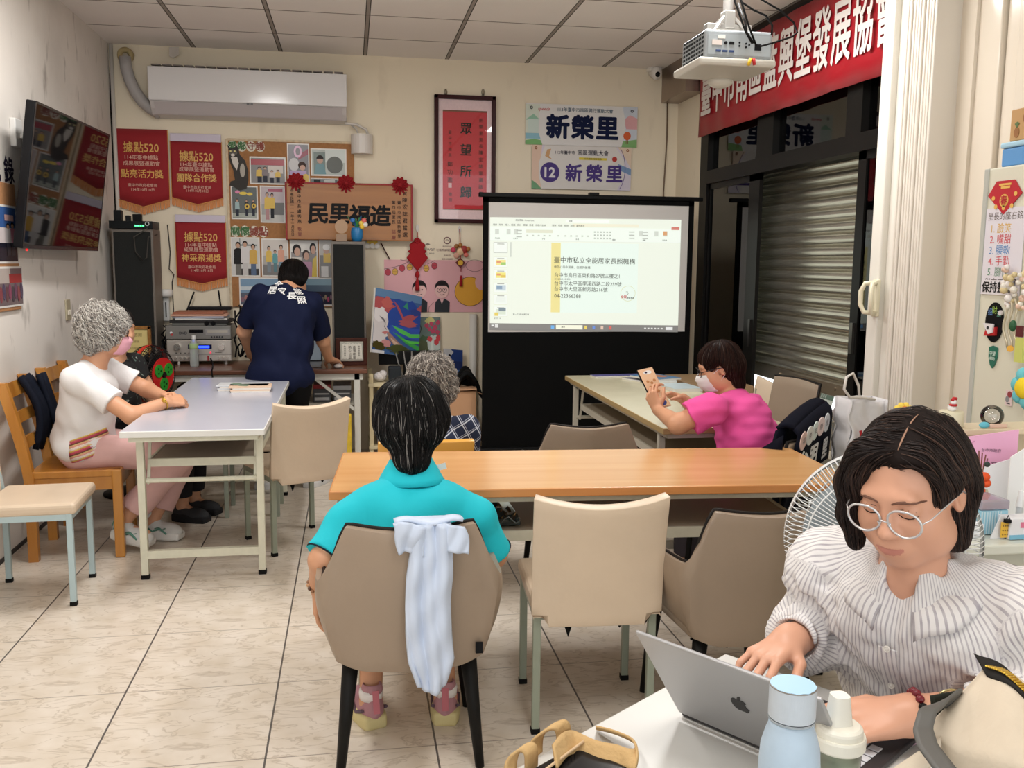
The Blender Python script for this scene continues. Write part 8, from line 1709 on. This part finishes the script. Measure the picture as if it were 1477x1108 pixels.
# beige bag at the lower right
bg = thing('handbag', 'beige canvas bag with grey strap and brass zip at the lower right corner', 'bag', (2.42, .92, TZ))
def bagf(u, v):
    a1, b1 = W_(1560, 1120, .80), W_(1560, 1050, .86); L0 = W_(1356, 1122, .93) * (1 - v / .45) + W_(1341, 1052, .95) * v / .45 if v < .45 else W_(1341, 1052, .95) * (1 - (v - .45) / .55) + W_(1418, 967, .98) * (v - .45) / .55
    p = (1 - u) * L0 + u * ((1 - v) * a1 + v * b1); return p + np.array((-.03, -.05, .0)) * math.sin(PI * u * .9) * math.sin(PI * (.15 + .8 * v)) * .8 + np.array((0, .0, .004)) * math.sin(u * 11 + v * 5)
m = MB(); m.slab(bagf, 26, 20, .006)
m.slab(lambda u, v: bagf(u, v) + np.array((.15, .15, -.05)) * (.35 + .65 * (1 - v)), 16, 12, .006); m.slab(lambda u, v: bagf(0, v) * (1 - u) + (bagf(0, v) + np.array((.15, .15, -.05)) * (.35 + .65 * (1 - v))) * u, 8, 14, .006)
m.build('canvas_body', mat((198, 184, 164), .9, bump=(60, .2), noise=(14, .05)), bg, smooth=True)
m = MB(); m.slab(lambda u, v: bagf(v, 1.0) + np.array((.005, .02, .006)) * (u * 2 - .6) + UP * .004, 5, 24, .004); m.build('zip_tape', mat((40, 38, 36), .8), bg, smooth=True)
m = MB()
for i in range(34): c = bagf(.08 + i * .027, 1.0) + np.array((.002, .006, .010)); m.rbox(c[0] - .005, c[1] - .002, c[2] - .0015, c[0] + .005, c[1] + .002, c[2] + .0015, .001, 1)
m.build('zip_teeth', mat((206, 170, 70), .25, .9), bg)
st = [W_(1384, 1006, .97), W_(1356, 1014, .95), W_(1338, 1026, .93), W_(1331, 1052, .91), W_(1338, 1076, .88), W_(1356, 1100, .85), W_(1380, 1130, .82)]
def strapf(u, v):
    t = v * (len(st) - 1); i = min(len(st) - 2, int(t)); p = st[i] * (1 - (t - i)) + st[i + 1] * (t - i); return p + nz_(cR * min(1, t / 1.6 + .15) + UP * max(0, 1 - t / 1.6)) * .0115 * (u * 2 - 1)
m = MB(); m.slab(strapf, 5, 30, .004); m.build('strap', mat((86, 84, 80), .5), bg, smooth=True)
m = MB(); m.tube([W_(u, v, 1.0) for u, v in ((1356, 1001), (1362, 997), (1371, 995), (1378, 996), (1380, 1000))], .0018, 6); m.build('strap_ring', mat((206, 190, 140), .25, .9), bg, smooth=True)
m = MB(); m.slab(lambda u, v: W_(1342 + 44 * u + 8 * v, 1004 - 8 * u + 62 * v - 30 * u * v, .985), 8, 8, .003); m.build('dark_lining', mat((44, 46, 40), .8), bg, smooth=True)
m = MB(); m.slab(lambda u, v: W_(1283 + 75 * u, 1114 - 50 * u + 30 * v, .93 - .02 * v), 10, 6, .006); m.build('canvas_flap', mat((198, 184, 164), .9, bump=(60, .2)), bg, smooth=True)
# tan tote straps and phone at the table's left corner
tt = thing('tote_bag', 'tan woven straps of a tote bag curling on the front table corner', 'bag', npv(FL(840, 1085, TZ)))
def sweep(pts, wdir, wd, th=.004):
    pts = [npv(p) for p in pts]; wdir = [nz_(w) for w in wdir]
    def fn(u, v):
        t = v * (len(pts) - 1); i = min(len(pts) - 2, int(t)); f = t - i; p0_ = pts[max(0, i - 1)]; p1_, p2_ = pts[i], pts[i + 1]; p3_ = pts[min(len(pts) - 1, i + 2)]
        p = .5 * (2 * p1_ + (p2_ - p0_) * f + (2 * p0_ - 5 * p1_ + 4 * p2_ - p3_) * f * f + (3 * p1_ - p0_ - 3 * p2_ + p3_) * f ** 3); w = nz_(wdir[i] * (1 - f) + wdir[i + 1] * f); return p + w * (u - .5) * wd
    m = MB(); m.slab(fn, 5, 48, th); return m
M_TAN = mat((190, 156, 106), .85, bump=(90, .3))
def TF(u, v, z): return npv(FL(u, v, TZ + z))
sweep([TF(800, 1092, .03), TF(815, 1074, .03), TF(832, 1072, .02), TF(865, 1086, .018), TF(893, 1092, .018), TF(912, 1096, .022), TF(918, 1082, .024), TF(912, 1068, .02), TF(885, 1056, .018), TF(860, 1050, .012)], [(0, .6, .5)] * 5 + [(.1, .7, .3), (.2, .8, -.2), (.25, .75, -.5), (.25, .75, -.5), (.25, .75, -.5)], .036).build('strap', M_TAN, tt, smooth=True)
sweep([TF(772, 1092, .0), TF(774, 1068, .02), TF(786, 1054, .035), TF(804, 1046, .042), TF(812, 1052, .035), TF(812, 1072, .015), TF(808, 1090, .0)], [(.8, .5, .2)] * 7, .028).build('strap', M_TAN, tt, smooth=True)
sweep([TF(735, 1120, .0), TF(738, 1096, .02), TF(748, 1082, .035), TF(760, 1078, .038), TF(766, 1086, .03), TF(766, 1110, .0)], [(.8, .5, .2)] * 6, .024).build('strap', M_TAN, tt, smooth=True)
m = MB(); m.slab(lambda u, v: TF(770 + 74 * u, 1104 - 54 * u, .0 + .045 * v) + np.array((.0, .0, -.02)), 12, 5, .004); m.build('tape_band', mat((200, 170, 134), .85), tt, smooth=True)
m = MB()
for u0 in (.68, .74, .80): m.slab(lambda u, v: TF(770 + 74 * (u0 + .03 * u), 1104 - 54 * (u0 + .03 * u), .001 + .042 * v) + np.array((-.003, -.004, -.02)), 2, 4, .003)
m.build('woven_stripes', mat((64, 56, 60), .8), tt)
ph = thing('phone', 'dark phone lying at the bottom edge of the front table', 'phone', npv(FL(812, 1112, TZ))); m = MB(); m.M = frame(a_, b_, np.cross(a_, b_), npv(FL(828, 1118, TZ)) + UP * .0); m.rbox(-.055, -.04, -.024, .055, .06, -.012, .01) if np.cross(a_, b_)[2] < 0 else m.rbox(-.055, -.04, .002, .055, .06, .014, .01); m.build('case', mat((30, 28, 28), .2), ph)

# ================================================================ right-hand cabinet, desk and clutter
cbX = 3.90
cb = thing('cabinet', 'tall cream metal cabinet with stuck-on notes at the right edge', 'cabinet', (4.04, 2.66, 0))
MB().rbox(cbX, 2.30, .0, 4.155, 3.03, 1.80, .006).build('body', mat((220, 218, 200), .35), cb); m = MB(); m.rbox(cbX - .006, 3.012, 0, cbX + .02, 3.034, 1.80, .004); m.build('side_trim', mat((186, 188, 180), .4), cb)
def CX(u, v, x=cbX - .004): q = RW(u, v, x); return -q[1], q[2]
MC = right_plane(0, 0, cbX - .002)
o = thing('storage_box', 'blue box on top of the cream cabinet', 'box', (4.02, 2.72, 1.80)); MB().rbox(cbX + .02, 2.36, 1.802, 4.14, 2.985, 1.865, .006).build('body', mat((92, 150, 206), .5), o); MB().rbox(cbX + .015, 2.355, 1.866, 4.145, 2.99, 1.885, .006).build('lid', mat((168, 206, 226), .5), o)
o = thing('gift_box', 'brown pineapple-printed box on top of the blue box', 'box', (4.02, 2.7, 1.886)); m = MB(); m.rbox(cbX + .03, 2.40, 1.887, 4.12, 2.965, 1.995, .004); m.prism([(2.40, 1.99), (2.80, 1.99), (2.72, 2.035), (2.55, 2.05)], .06, .2, frame((0, 1, 0), (0, 0, 1), (1, 0, 0), (cbX, 0, 0))); m.build('body', mat((190, 150, 100), .8), o)
m = MB(); MP_ = right_plane(0, 0, cbX + .0295)
for i in range(10):
    y_ = 2.93 - (i // 2) * .085 - .04 * (i % 2); z_ = 1.915 + .045 * (i % 2); m.use(mat((150, 100, 50))).prism(oval(-y_, z_, .013, .018, 12), 0, .001, MP_); m.use(mat((86, 110, 60))).prism([(-y_ - .012, z_ + .03), (-y_, z_ + .014), (-y_ + .012, z_ + .03), (-y_, z_ + .036)], 0, .001, MP_)
m.build('printed_pattern', None, o)
def sticker(name, label, cat, build):
    m = MB(); build(m); return tag(m.build(name, None), label, cat)
def mk1(m):
    x, z = CX(1449, 285); m.use(mat((186, 30, 44), .5)).prism([(x, z - .058), (x + .085, z + .01), (x + .045, z + .058), (x - .045, z + .058), (x - .085, z + .01)], 0, .003, MC); m.use(mat((226, 180, 90))); m.prism(stroke([(x - .03, z + .045), (x + .03, z + .045)], .007), .003, .004, MC); m.prism(stroke([(x - .02, z + .035), (x + .025, z + .035)], .008), .003, .004, MC); [m.prism(oval(x + a, z + b_, .008), .003, .004, MC) for a, b_ in ((-.055, .0), (.055, .01), (-.04, -.03), (.04, -.03), (0, -.035))]; m.prism(oval(x, z - .01, .022), .003, .004, MC); m.use(mat((186, 30, 44))).text('春', x, z - .01, .034, bold=.02, z=.005, M=MC)
sticker('new_year_card', 'red diamond new-year card at the top of the cabinet', 'card', mk1)
def mk2(m):
    x0, z0 = CX(1414, 424); x1, z1 = CX(1480, 297); m.use(mat((222, 218, 226), .5)).prism(rect(x0, z0, x1, z1), 0, .0015, MC); W = x1 - x0; Hh = z1 - z0
    m.use(mat((96, 84, 80))); m.text('里長的座右銘', x0 + W * .50, z1 - Hh * .095, W * .150, z=.002, M=MC)
    for i, (s, c) in enumerate((('1. 臉笑', (222, 180, 80)), ('2. 嘴甜', (206, 70, 76)), ('3. 腰軟', (86, 140, 196)), ('4. 手勤', (206, 76, 84)), ('5. 腳快', (92, 140, 110)))): m.use(mat(c)).text(s, x0 + W * .42, z1 - Hh * (.235 + i * .125), W * .185, z=.002, M=MC)
    m.use(mat((96, 84, 80))).text('與志工共好', x0 + W * .50, z1 - Hh * .86, W * .165, z=.002, M=MC)
sticker('note_sheet', 'white sheet with a five-line coloured motto on the cabinet', 'note', mk2)
def mk3(m):
    x0, z0 = CX(1417, 424); x1, z1 = CX(1462, 405); m.use(mat((226, 222, 226), .5)).prism(rect(x0, z0, x1, z1), .002, .004, MC); m.use(mat((36, 34, 34))).text('保持整潔', (x0 + x1) / 2, (z0 + z1) / 2, (z1 - z0) * .8, bold=.02, z=.0045, M=MC)
sticker('note_strip', 'small black-lettered strip below the coloured motto sheet', 'note', mk3)
def mk4(m):
    x, z = CX(1434, 465); m.use(mat((20, 20, 22), .4)).prism(oval(x, z, .046, .070, 32), 0, .003, MC); m.use(mat((110, 150, 210))).text('招', x - .022, z + .035, .026, z=.004, M=MC); m.use(mat((150, 190, 80))).text('財', x, z + .042, .028, z=.004, M=MC); m.use(mat((90, 150, 130))).text('進', x + .024, z + .03, .024, z=.004, M=MC)
    m.use(mat((190, 30, 34))).prism([(x - .038, z - .05), (x + .02, z - .045), (x + .02, z - .015), (x - .03, z - .03)], .003, .012, MC); m.use(mat((226, 222, 224))).prism([(x - .038, z - .005), (x + .015, z - .005), (x + .012, z - .035), (x - .008, z - .042)], .012, .018, MC); m.use(mat((60, 60, 60))).prism(oval(x - .01, z - .02, .006), .018, .019, MC); m.use(mat((210, 206, 206))).prism(oval(x + .035, z + .035, .009), .003, .010, MC)
sticker('oval_plaque', 'black oval plaque with bright characters and paper envelope', 'plaque', mk4)
def mk5(m):
    x, z = CX(1432, 515); m.use(mat((40, 110, 90), .35)).prism([(x - .022, z + .034), (x, z + .040), (x + .022, z + .034), (x + .022, z), (x + .012, z - .028), (x, z - .040), (x - .012, z - .028), (x - .022, z)], 0, .003, MC); m.use(mat((206, 226, 214))).text('守望', x, z + .012, .016, bold=.02, z=.004, M=MC); m.text('相助', x, z - .006, .014, bold=.02, z=.004, M=MC)
sticker('badge_sticker', 'green shield sticker below the black oval plaque', 'sticker', mk5)
def mk6(m):
    x, z = CX(1455, 573); m.use(mat((226, 206, 206), .5)).prism(rect(x - .016, z - .03, x + .016, z + .025), 0, .002, MC); m.use(mat((150, 60, 66))).prism(oval(x + .004, z + .010, .011), .002, .003, MC); m.use(mat((140, 140, 144))).prism(oval(x - .006, z - .008, .009, .011), .002, .003, MC); m.use(mat((70, 60, 66))).prism(rect(x - .008, z - .024, x + .008, z - .021), .002, .003, MC)
sticker('small_card', 'small pink picture card low on the cabinet', 'card', mk6)
# hanging decorations at the cabinet's right part
o = thing('floral_ornament', 'cream pearl and flower hanging ornament on the cabinet edge', 'ornament', (3.88, 2.80, 1.2)); m = MB()
for i in range(46): u_, v_ = random.uniform(1447, 1480), random.uniform(385, 445); q = RW(u_, v_, 3.875 + random.uniform(-.01, .01)); m.use(mat(((226, 220, 208), (232, 226, 222), (214, 196, 150), (222, 190, 170))[i % 4], .4)).ell(q, random.uniform(.007, .014), 8, 6)
m.build('blossoms', None, o, smooth=True); m = MB(); [m.tube([RW(1450 + i * 7 + 3 * math.sin(j), 430 + j * 9, 3.876) for j in range(9)], .004, 6) for i in range(3)]; m.build('bead_strings', mat((206, 196, 170), .3, .3), o, smooth=True)
m = MB(); m.use(mat((30, 86, 50))).ell(RW(1461, 470, 3.872), (.010, .014, .020), 8, 6); m.use(mat((90, 24, 28))).box(3.866, RW(1470, 480, 3.87)[1] - .016, RW(1470, 486, 3.87)[2], 3.874, RW(1470, 480, 3.87)[1] + .012, RW(1470, 470, 3.87)[2]); m.use(mat((200, 204, 110))).box(3.866, RW(1470, 505, 3.87)[1] - .020, RW(1472, 523, 3.87)[2], 3.876, RW(1466, 505, 3.87)[1] + .004, RW(1472, 487, 3.87)[2]); m.use(mat((206, 150, 60), .3, .8)).cyl(RW(1457, 503, 3.874), RW(1457, 503, 3.868), .011); m.build('charms', None, o, smooth=False)
o = thing('flower_cushion', 'yellow and turquoise flower-shaped soft toy at the right edge', 'soft toy', RW(1482, 560, 3.86)); c = RW(1482, 560, 3.86); m = MB(); [m.ell(c + np.array((.0, -.045 * math.cos(t), .045 * math.sin(t))), (.02, .027, .027), 14, 8) for t in [2 * PI * i / 7 + .3 for i in range(7)]]; m.build('petals', mat((110, 196, 206), .9), o, smooth=True); MB().ell(c + np.array((-.012, 0, 0)), (.024, .036, .036), 16, 10).build('centre', mat((236, 206, 40), .9), o, smooth=True)
# desk and shelf
dk = thing('desk', 'cream office desk at the right behind the office woman', 'desk', (3.5, 2.4, 0)); MB().rbox(3.2, 2.075, .715, 3.88, 2.62, .742, .005).build('desktop', mat((214, 216, 204), .35), dk); MB().rbox(3.23, 2.10, 0, 3.85, 2.6, .715, .004).build('pedestal', mat((190, 190, 176), .5), dk)
sf = thing('desk_shelf', 'small cream shelf standing on the desk against the cabinet', 'shelf', (3.70, 2.55, .742)); m = MB(); m.rbox(3.50, 2.50, .945, 3.885, 2.615, .965, .004); m.rbox(3.50, 2.59, .742, 3.885, 2.612, .946, .004); m.rbox(3.86, 2.5, .742, 3.884, 2.6, .946, .003); m.build('board', mat((222, 206, 178), .5), sf)
o = thing('soft_box', 'round cream music box with a red snowman figure on the desk shelf', 'music box', BW(1372, 612, 2.555)); q = BW(1371, 617, 2.555); zb = .966
MB().lathe([(.034, 0), (.036, .003), (.036, .045), (.034, .048)], 28, (q[0], 2.555, zb)).build('box_body', mat((214, 208, 180), .4), o, smooth=True); m = MB(); m.use(mat((230, 226, 226))).ell((q[0], 2.555, zb + .058), .013, 12, 8); m.ell((q[0], 2.55, zb + .076), .009, 12, 8); m.use(mat((190, 30, 36))).tube([(q[0] - .008, 2.545, zb + .082), (q[0], 2.55, zb + .088), (q[0] + .01, 2.55, zb + .086)], .005, 6); m.torus((q[0], 2.55, zb + .067), .009, .0035, None, 14, 6); m.build('snow_figure', None, o, smooth=True)
o = thing('glass_dome', 'clear round dome ornament on the desk shelf', 'ornament', BW(1432, 612, 2.555)); q = BW(1430, 612, 2.555)
MB().ell((q[0], 2.555, zb + .030), (.034, .034, .034), 20, 12).build('dome', glass_mat('dome_glass', (240, 240, 240), .06), o, smooth=True); m = MB(); m.use(mat((100, 190, 210))).ell((q[0] - .055, 2.515, zb + .009), (.018, .010, .010), 10, 6); m.use(mat((222, 190, 170))).rbox(q[0] - .04, 2.507, zb, q[0] + .02, 2.52, zb + .012, .003); m.build('trinkets', None, o, smooth=False)
o = thing('flower_toy', 'orange and yellow smiling flower toy peeping above the office woman\'s hair', 'soft toy', BW(1304, 600, 2.55)); q = BW(1304, 597, 2.55); m = MB(); [m.ell(q + np.array((.026 * math.cos(t), .006, .026 * math.sin(t))), (.010, .009, .010), 10, 6) for t in [2 * PI * i / 10 for i in range(10)]]; m.build('petals', mat((236, 206, 90), .9), o, smooth=True); m = MB(); m.use(mat((220, 120, 30), .8)).ell(q, (.022, .014, .024), 16, 10); m.use(mat((50, 26, 16))); [m.ell(q + np.array((dx, -.013, .007)), .003, 8, 6) for dx in (-.008, .008)]; m.tube([q + np.array((dx, -.0145 + abs(dx) * .2, -.004 - .005 * (1 - (dx / .011) ** 2))) for dx in np.linspace(-.011, .011, 7)], .0014, 5); m.build('face', None, o, smooth=True); m = MB(); m.cyl((q[0], q[1] + .004, .742), (q[0], q[1] + .004, q[2] - .02), .004); m.build('stem', mat((90, 130, 60)), o)
# pink folder and white papers standing on the desk
def stand(name, label, cat, u0, u1, vt0, vt1, y0, y1, c, th=.006, extra=None):
    a, b_ = BW(u0, vt0, y0), BW(u1, vt1, y1); zt0, zt1 = a[2], b_[2]; m = MB(); X = np.array((b_[0] - a[0], y1 - y0, 0)); n = nz_(np.array((X[1], -X[0], 0)))
    P_ = [np.array((a[0], y0, .743)), np.array((b_[0], y1, .743)), np.array((b_[0], y1, zt1)), np.array((a[0], y0, zt0))]
    m.use(mat(c, .6)).add([p for p in P_] + [p - n * th for p in P_], [(0, 1, 2, 3), (7, 6, 5, 4), (0, 4, 5, 1), (1, 5, 6, 2), (2, 6, 7, 3), (3, 7, 4, 0)])
    if extra: extra(m, frame(nz_(X), (0, 0, 1), n, P_[0] + n * .001), np.linalg.norm(X), zt0 - .743)
    return tag(m.build(name, None), label, cat)
def pf(m, M, w, h):
    m.use(mat((84, 60, 76))).text('台中市政府', w * .55, h * .84, .011, z=.001, M=M); m.column('薛平香', w * .62, h * .62, .022, 1.25, z=.001, M=M); m.use(mat((206, 140, 176))).prism(stroke([(w * .12, h * .86), (w * .25, h * .97)], .003), 0, .001, M)
    m.use(mat((120, 70, 60))); [m.prism(stroke([(w * .42, h * .40), (w * (.46 + .02 * i), h * (.62 + .05 * i))], .002), .001, .002, M) for i in range(3)]
stand('pink_folder', 'pink envelope folder standing on the desk before the shelf', 'folder', 1385, 1470, 632, 620, 2.46, 2.40, (232, 172, 206), extra=pf)
stand('white_paper', 'blank white paper sheet standing before the pink folder', 'paper', 1408, 1490, 678, 652, 2.40, 2.33, (226, 226, 230))
stand('white_paper', 'slim white leaflet leaning at the far right of the desk', 'paper', 1458, 1490, 660, 640, 2.30, 2.28, (232, 232, 232))
o = thing('flower_vase', 'small pot of orange artificial flowers on the desk', 'flowers', BW(1412, 740, 2.30)); q = BW(1410, 735, 2.30)
MB().lathe([(.018, 0), (.022, .02), (.024, .085), (.022, .09)], 20, (q[0], 2.30, .743)).build('pot', mat((214, 206, 180), .5), o, smooth=True); m = MB()
for u_, v_, r in ((1405, 687, .012), (1420, 688, .015), (1422, 697, .014), (1400, 702, .014), (1412, 708, .017), (1404, 725, .012), (1408, 676, .009)): m.ell(BW(u_, v_, 2.28), (r, r, r * .9), 10, 8)
m.build('blossoms', mat((222, 82, 30), .7), o, smooth=True); m = MB()
for i in range(16): p = BW(1402 + random.uniform(-8, 16), 690 + random.uniform(-6, 14), 2.29); m.use(mat(((96, 110, 60), (120, 70, 50))[i % 2])).bar((q[0], 2.30, .83), p, .003)
for i in range(3): m.bar((q[0], 2.30, .83), BW(1412 + i * 5, 650 + 3 * i, 2.31), .0025)
m.use(mat((60, 70, 66))).ell(BW(1424, 670, 2.28), .008, 8, 6); m.build('foliage', None, o)
o = thing('plastic_box', 'clear-lidded blue striped box on the desk', 'box', BW(1432, 770, 2.2)); c0, c1 = BW(1412, 778, 2.16), BW(1452, 778, 2.16)
m = MB(); m.rbox(c0[0], 2.16, .743, c1[0], 2.25, .81, .004); m.build('body', mat((150, 196, 214), .4), o); m = MB(); [m.box(c0[0] + .002 + i * .008, 2.1585, .746, c0[0] + .005 + i * .008, 2.16, .808) for i in range(8)]; m.build('stripes', mat((206, 226, 232), .4), o); m = MB(); m.rbox(c0[0] - .002, 2.158, .811, c1[0] + .002, 2.252, .838, .006); m.build('lid', mat((206, 200, 212), .1, trans=.6), o)
o = thing('card_clip', 'yellow patterned clip holding a white card on the desk front', 'clip', BW(1450, 775, 2.12)); m = MB(); c0 = BW(1442, 778, 2.12); m.prism([(c0[0] - .022, .743), (c0[0] + .02, .743), (c0[0] + .022, .80), (c0[0] + .004, .805)], 0, .002, back_plane(0, 0, 2.13)); m.build('card', mat((230, 230, 232), .5), o)
m = MB(); c1 = BW(1453, 762, 2.11); m.use(mat((222, 176, 60), .5)).prism(rect(c1[0] - .012, .748, c1[0] + .012, .79), 0, .003, back_plane(0, 0, 2.12)); m.use(mat((120, 90, 40))); [m.prism(oval(c1[0] + (i % 3 - 1) * .007, .756 + .012 * (i // 3), .002), .003, .0035, back_plane(0, 0, 2.12)) for i in range(9)]; m.use(mat((24, 24, 26))).box(c1[0] - .007, 2.105, .79, c1[0] + .007, 2.118, .799); m.tube([(c1[0] - .005, 2.11, .799), (c1[0], 2.11, .81), (c1[0] + .005, 2.11, .799)], .0014, 5); m.build('clip', None, o)
sticker('card_box', 'white and blue printed card box at the desk\'s right edge', 'box', lambda m: (m.use(mat((226, 226, 230), .5)).rbox(3.37, 2.11, .743, 3.50, 2.16, .80, .003), m.use(mat((120, 180, 206), .5)).box(3.37, 2.1085, .744, 3.50, 2.1099, .756), m.use(mat((220, 120, 150))).box(3.40, 2.1085, .775, 3.415, 2.1099, .79)))
o = thing('lip_tube', 'small white-capped tube standing on the desk\'s right part', 'tube', BW(1470, 730, 2.22)); q = BW(1470, 740, 2.22); m = MB(); m.use(mat((206, 210, 214), .2)).cyl((q[0], 2.22, .743), (q[0], 2.22, .80), .009); m.use(mat((232, 232, 232), .3)).cyl((q[0], 2.22, .80), (q[0] + .004, 2.22, .845), .011, .008); m.build('tube_body', None, o); 
sticker('tissue_pack', 'white tissue pack at the left of the desk front', 'tissues', lambda m: m.use(mat((222, 224, 230), .6)).rbox(BW(1404, 770, 2.15)[0] - .02, 2.13, .743, BW(1404, 770, 2.15)[0] + .018, 2.17, .785, .008))
# ================================================================ camera and light
text_done()
cd = bpy.data.cameras.new('camera'); cam = bpy.data.objects.new('camera', cd); COL.objects.link(cam)
cd.sensor_fit = 'HORIZONTAL'; cd.sensor_width = 36.0; cd.lens = FPX * 36.0 / 1477.0; cd.clip_start = .02
cam.matrix_world = frame(cR, cU, -cF, CAM)
SC.camera = cam
w = bpy.data.worlds.new('world'); SC.world = w; w.use_nodes = True
w.node_tree.nodes['Background'].inputs[0].default_value = (.92, .97, 1.0, 1); w.node_tree.nodes['Background'].inputs[1].default_value = 2.1
def lamp(name, x, y, w_, h, power, col=(1, .985, .96)):
    l = bpy.data.lights.new(name, 'AREA'); l.shape = 'RECTANGLE'; l.size = w_; l.size_y = h; l.energy = power; l.color = col
    o = bpy.data.objects.new(name, l); COL.objects.link(o); o.location = (x, y, HC - .06); o.visible_camera = True; return o
for x, y_, e_ in ((0.95, 4.3, 42), (3.3, 4.3, 42), (0.9, 1.2, 22), (2.2, 1.2, 22)):
    lamp('ceiling_lamp', x, y_, .25, 1.1, e_)
SC.view_settings.view_transform = 'Standard'; SC.view_settings.look = 'None'; SC.view_settings.exposure = EXPO; SC.view_settings.gamma = 1.0
SC.view_settings.use_curve_mapping = False
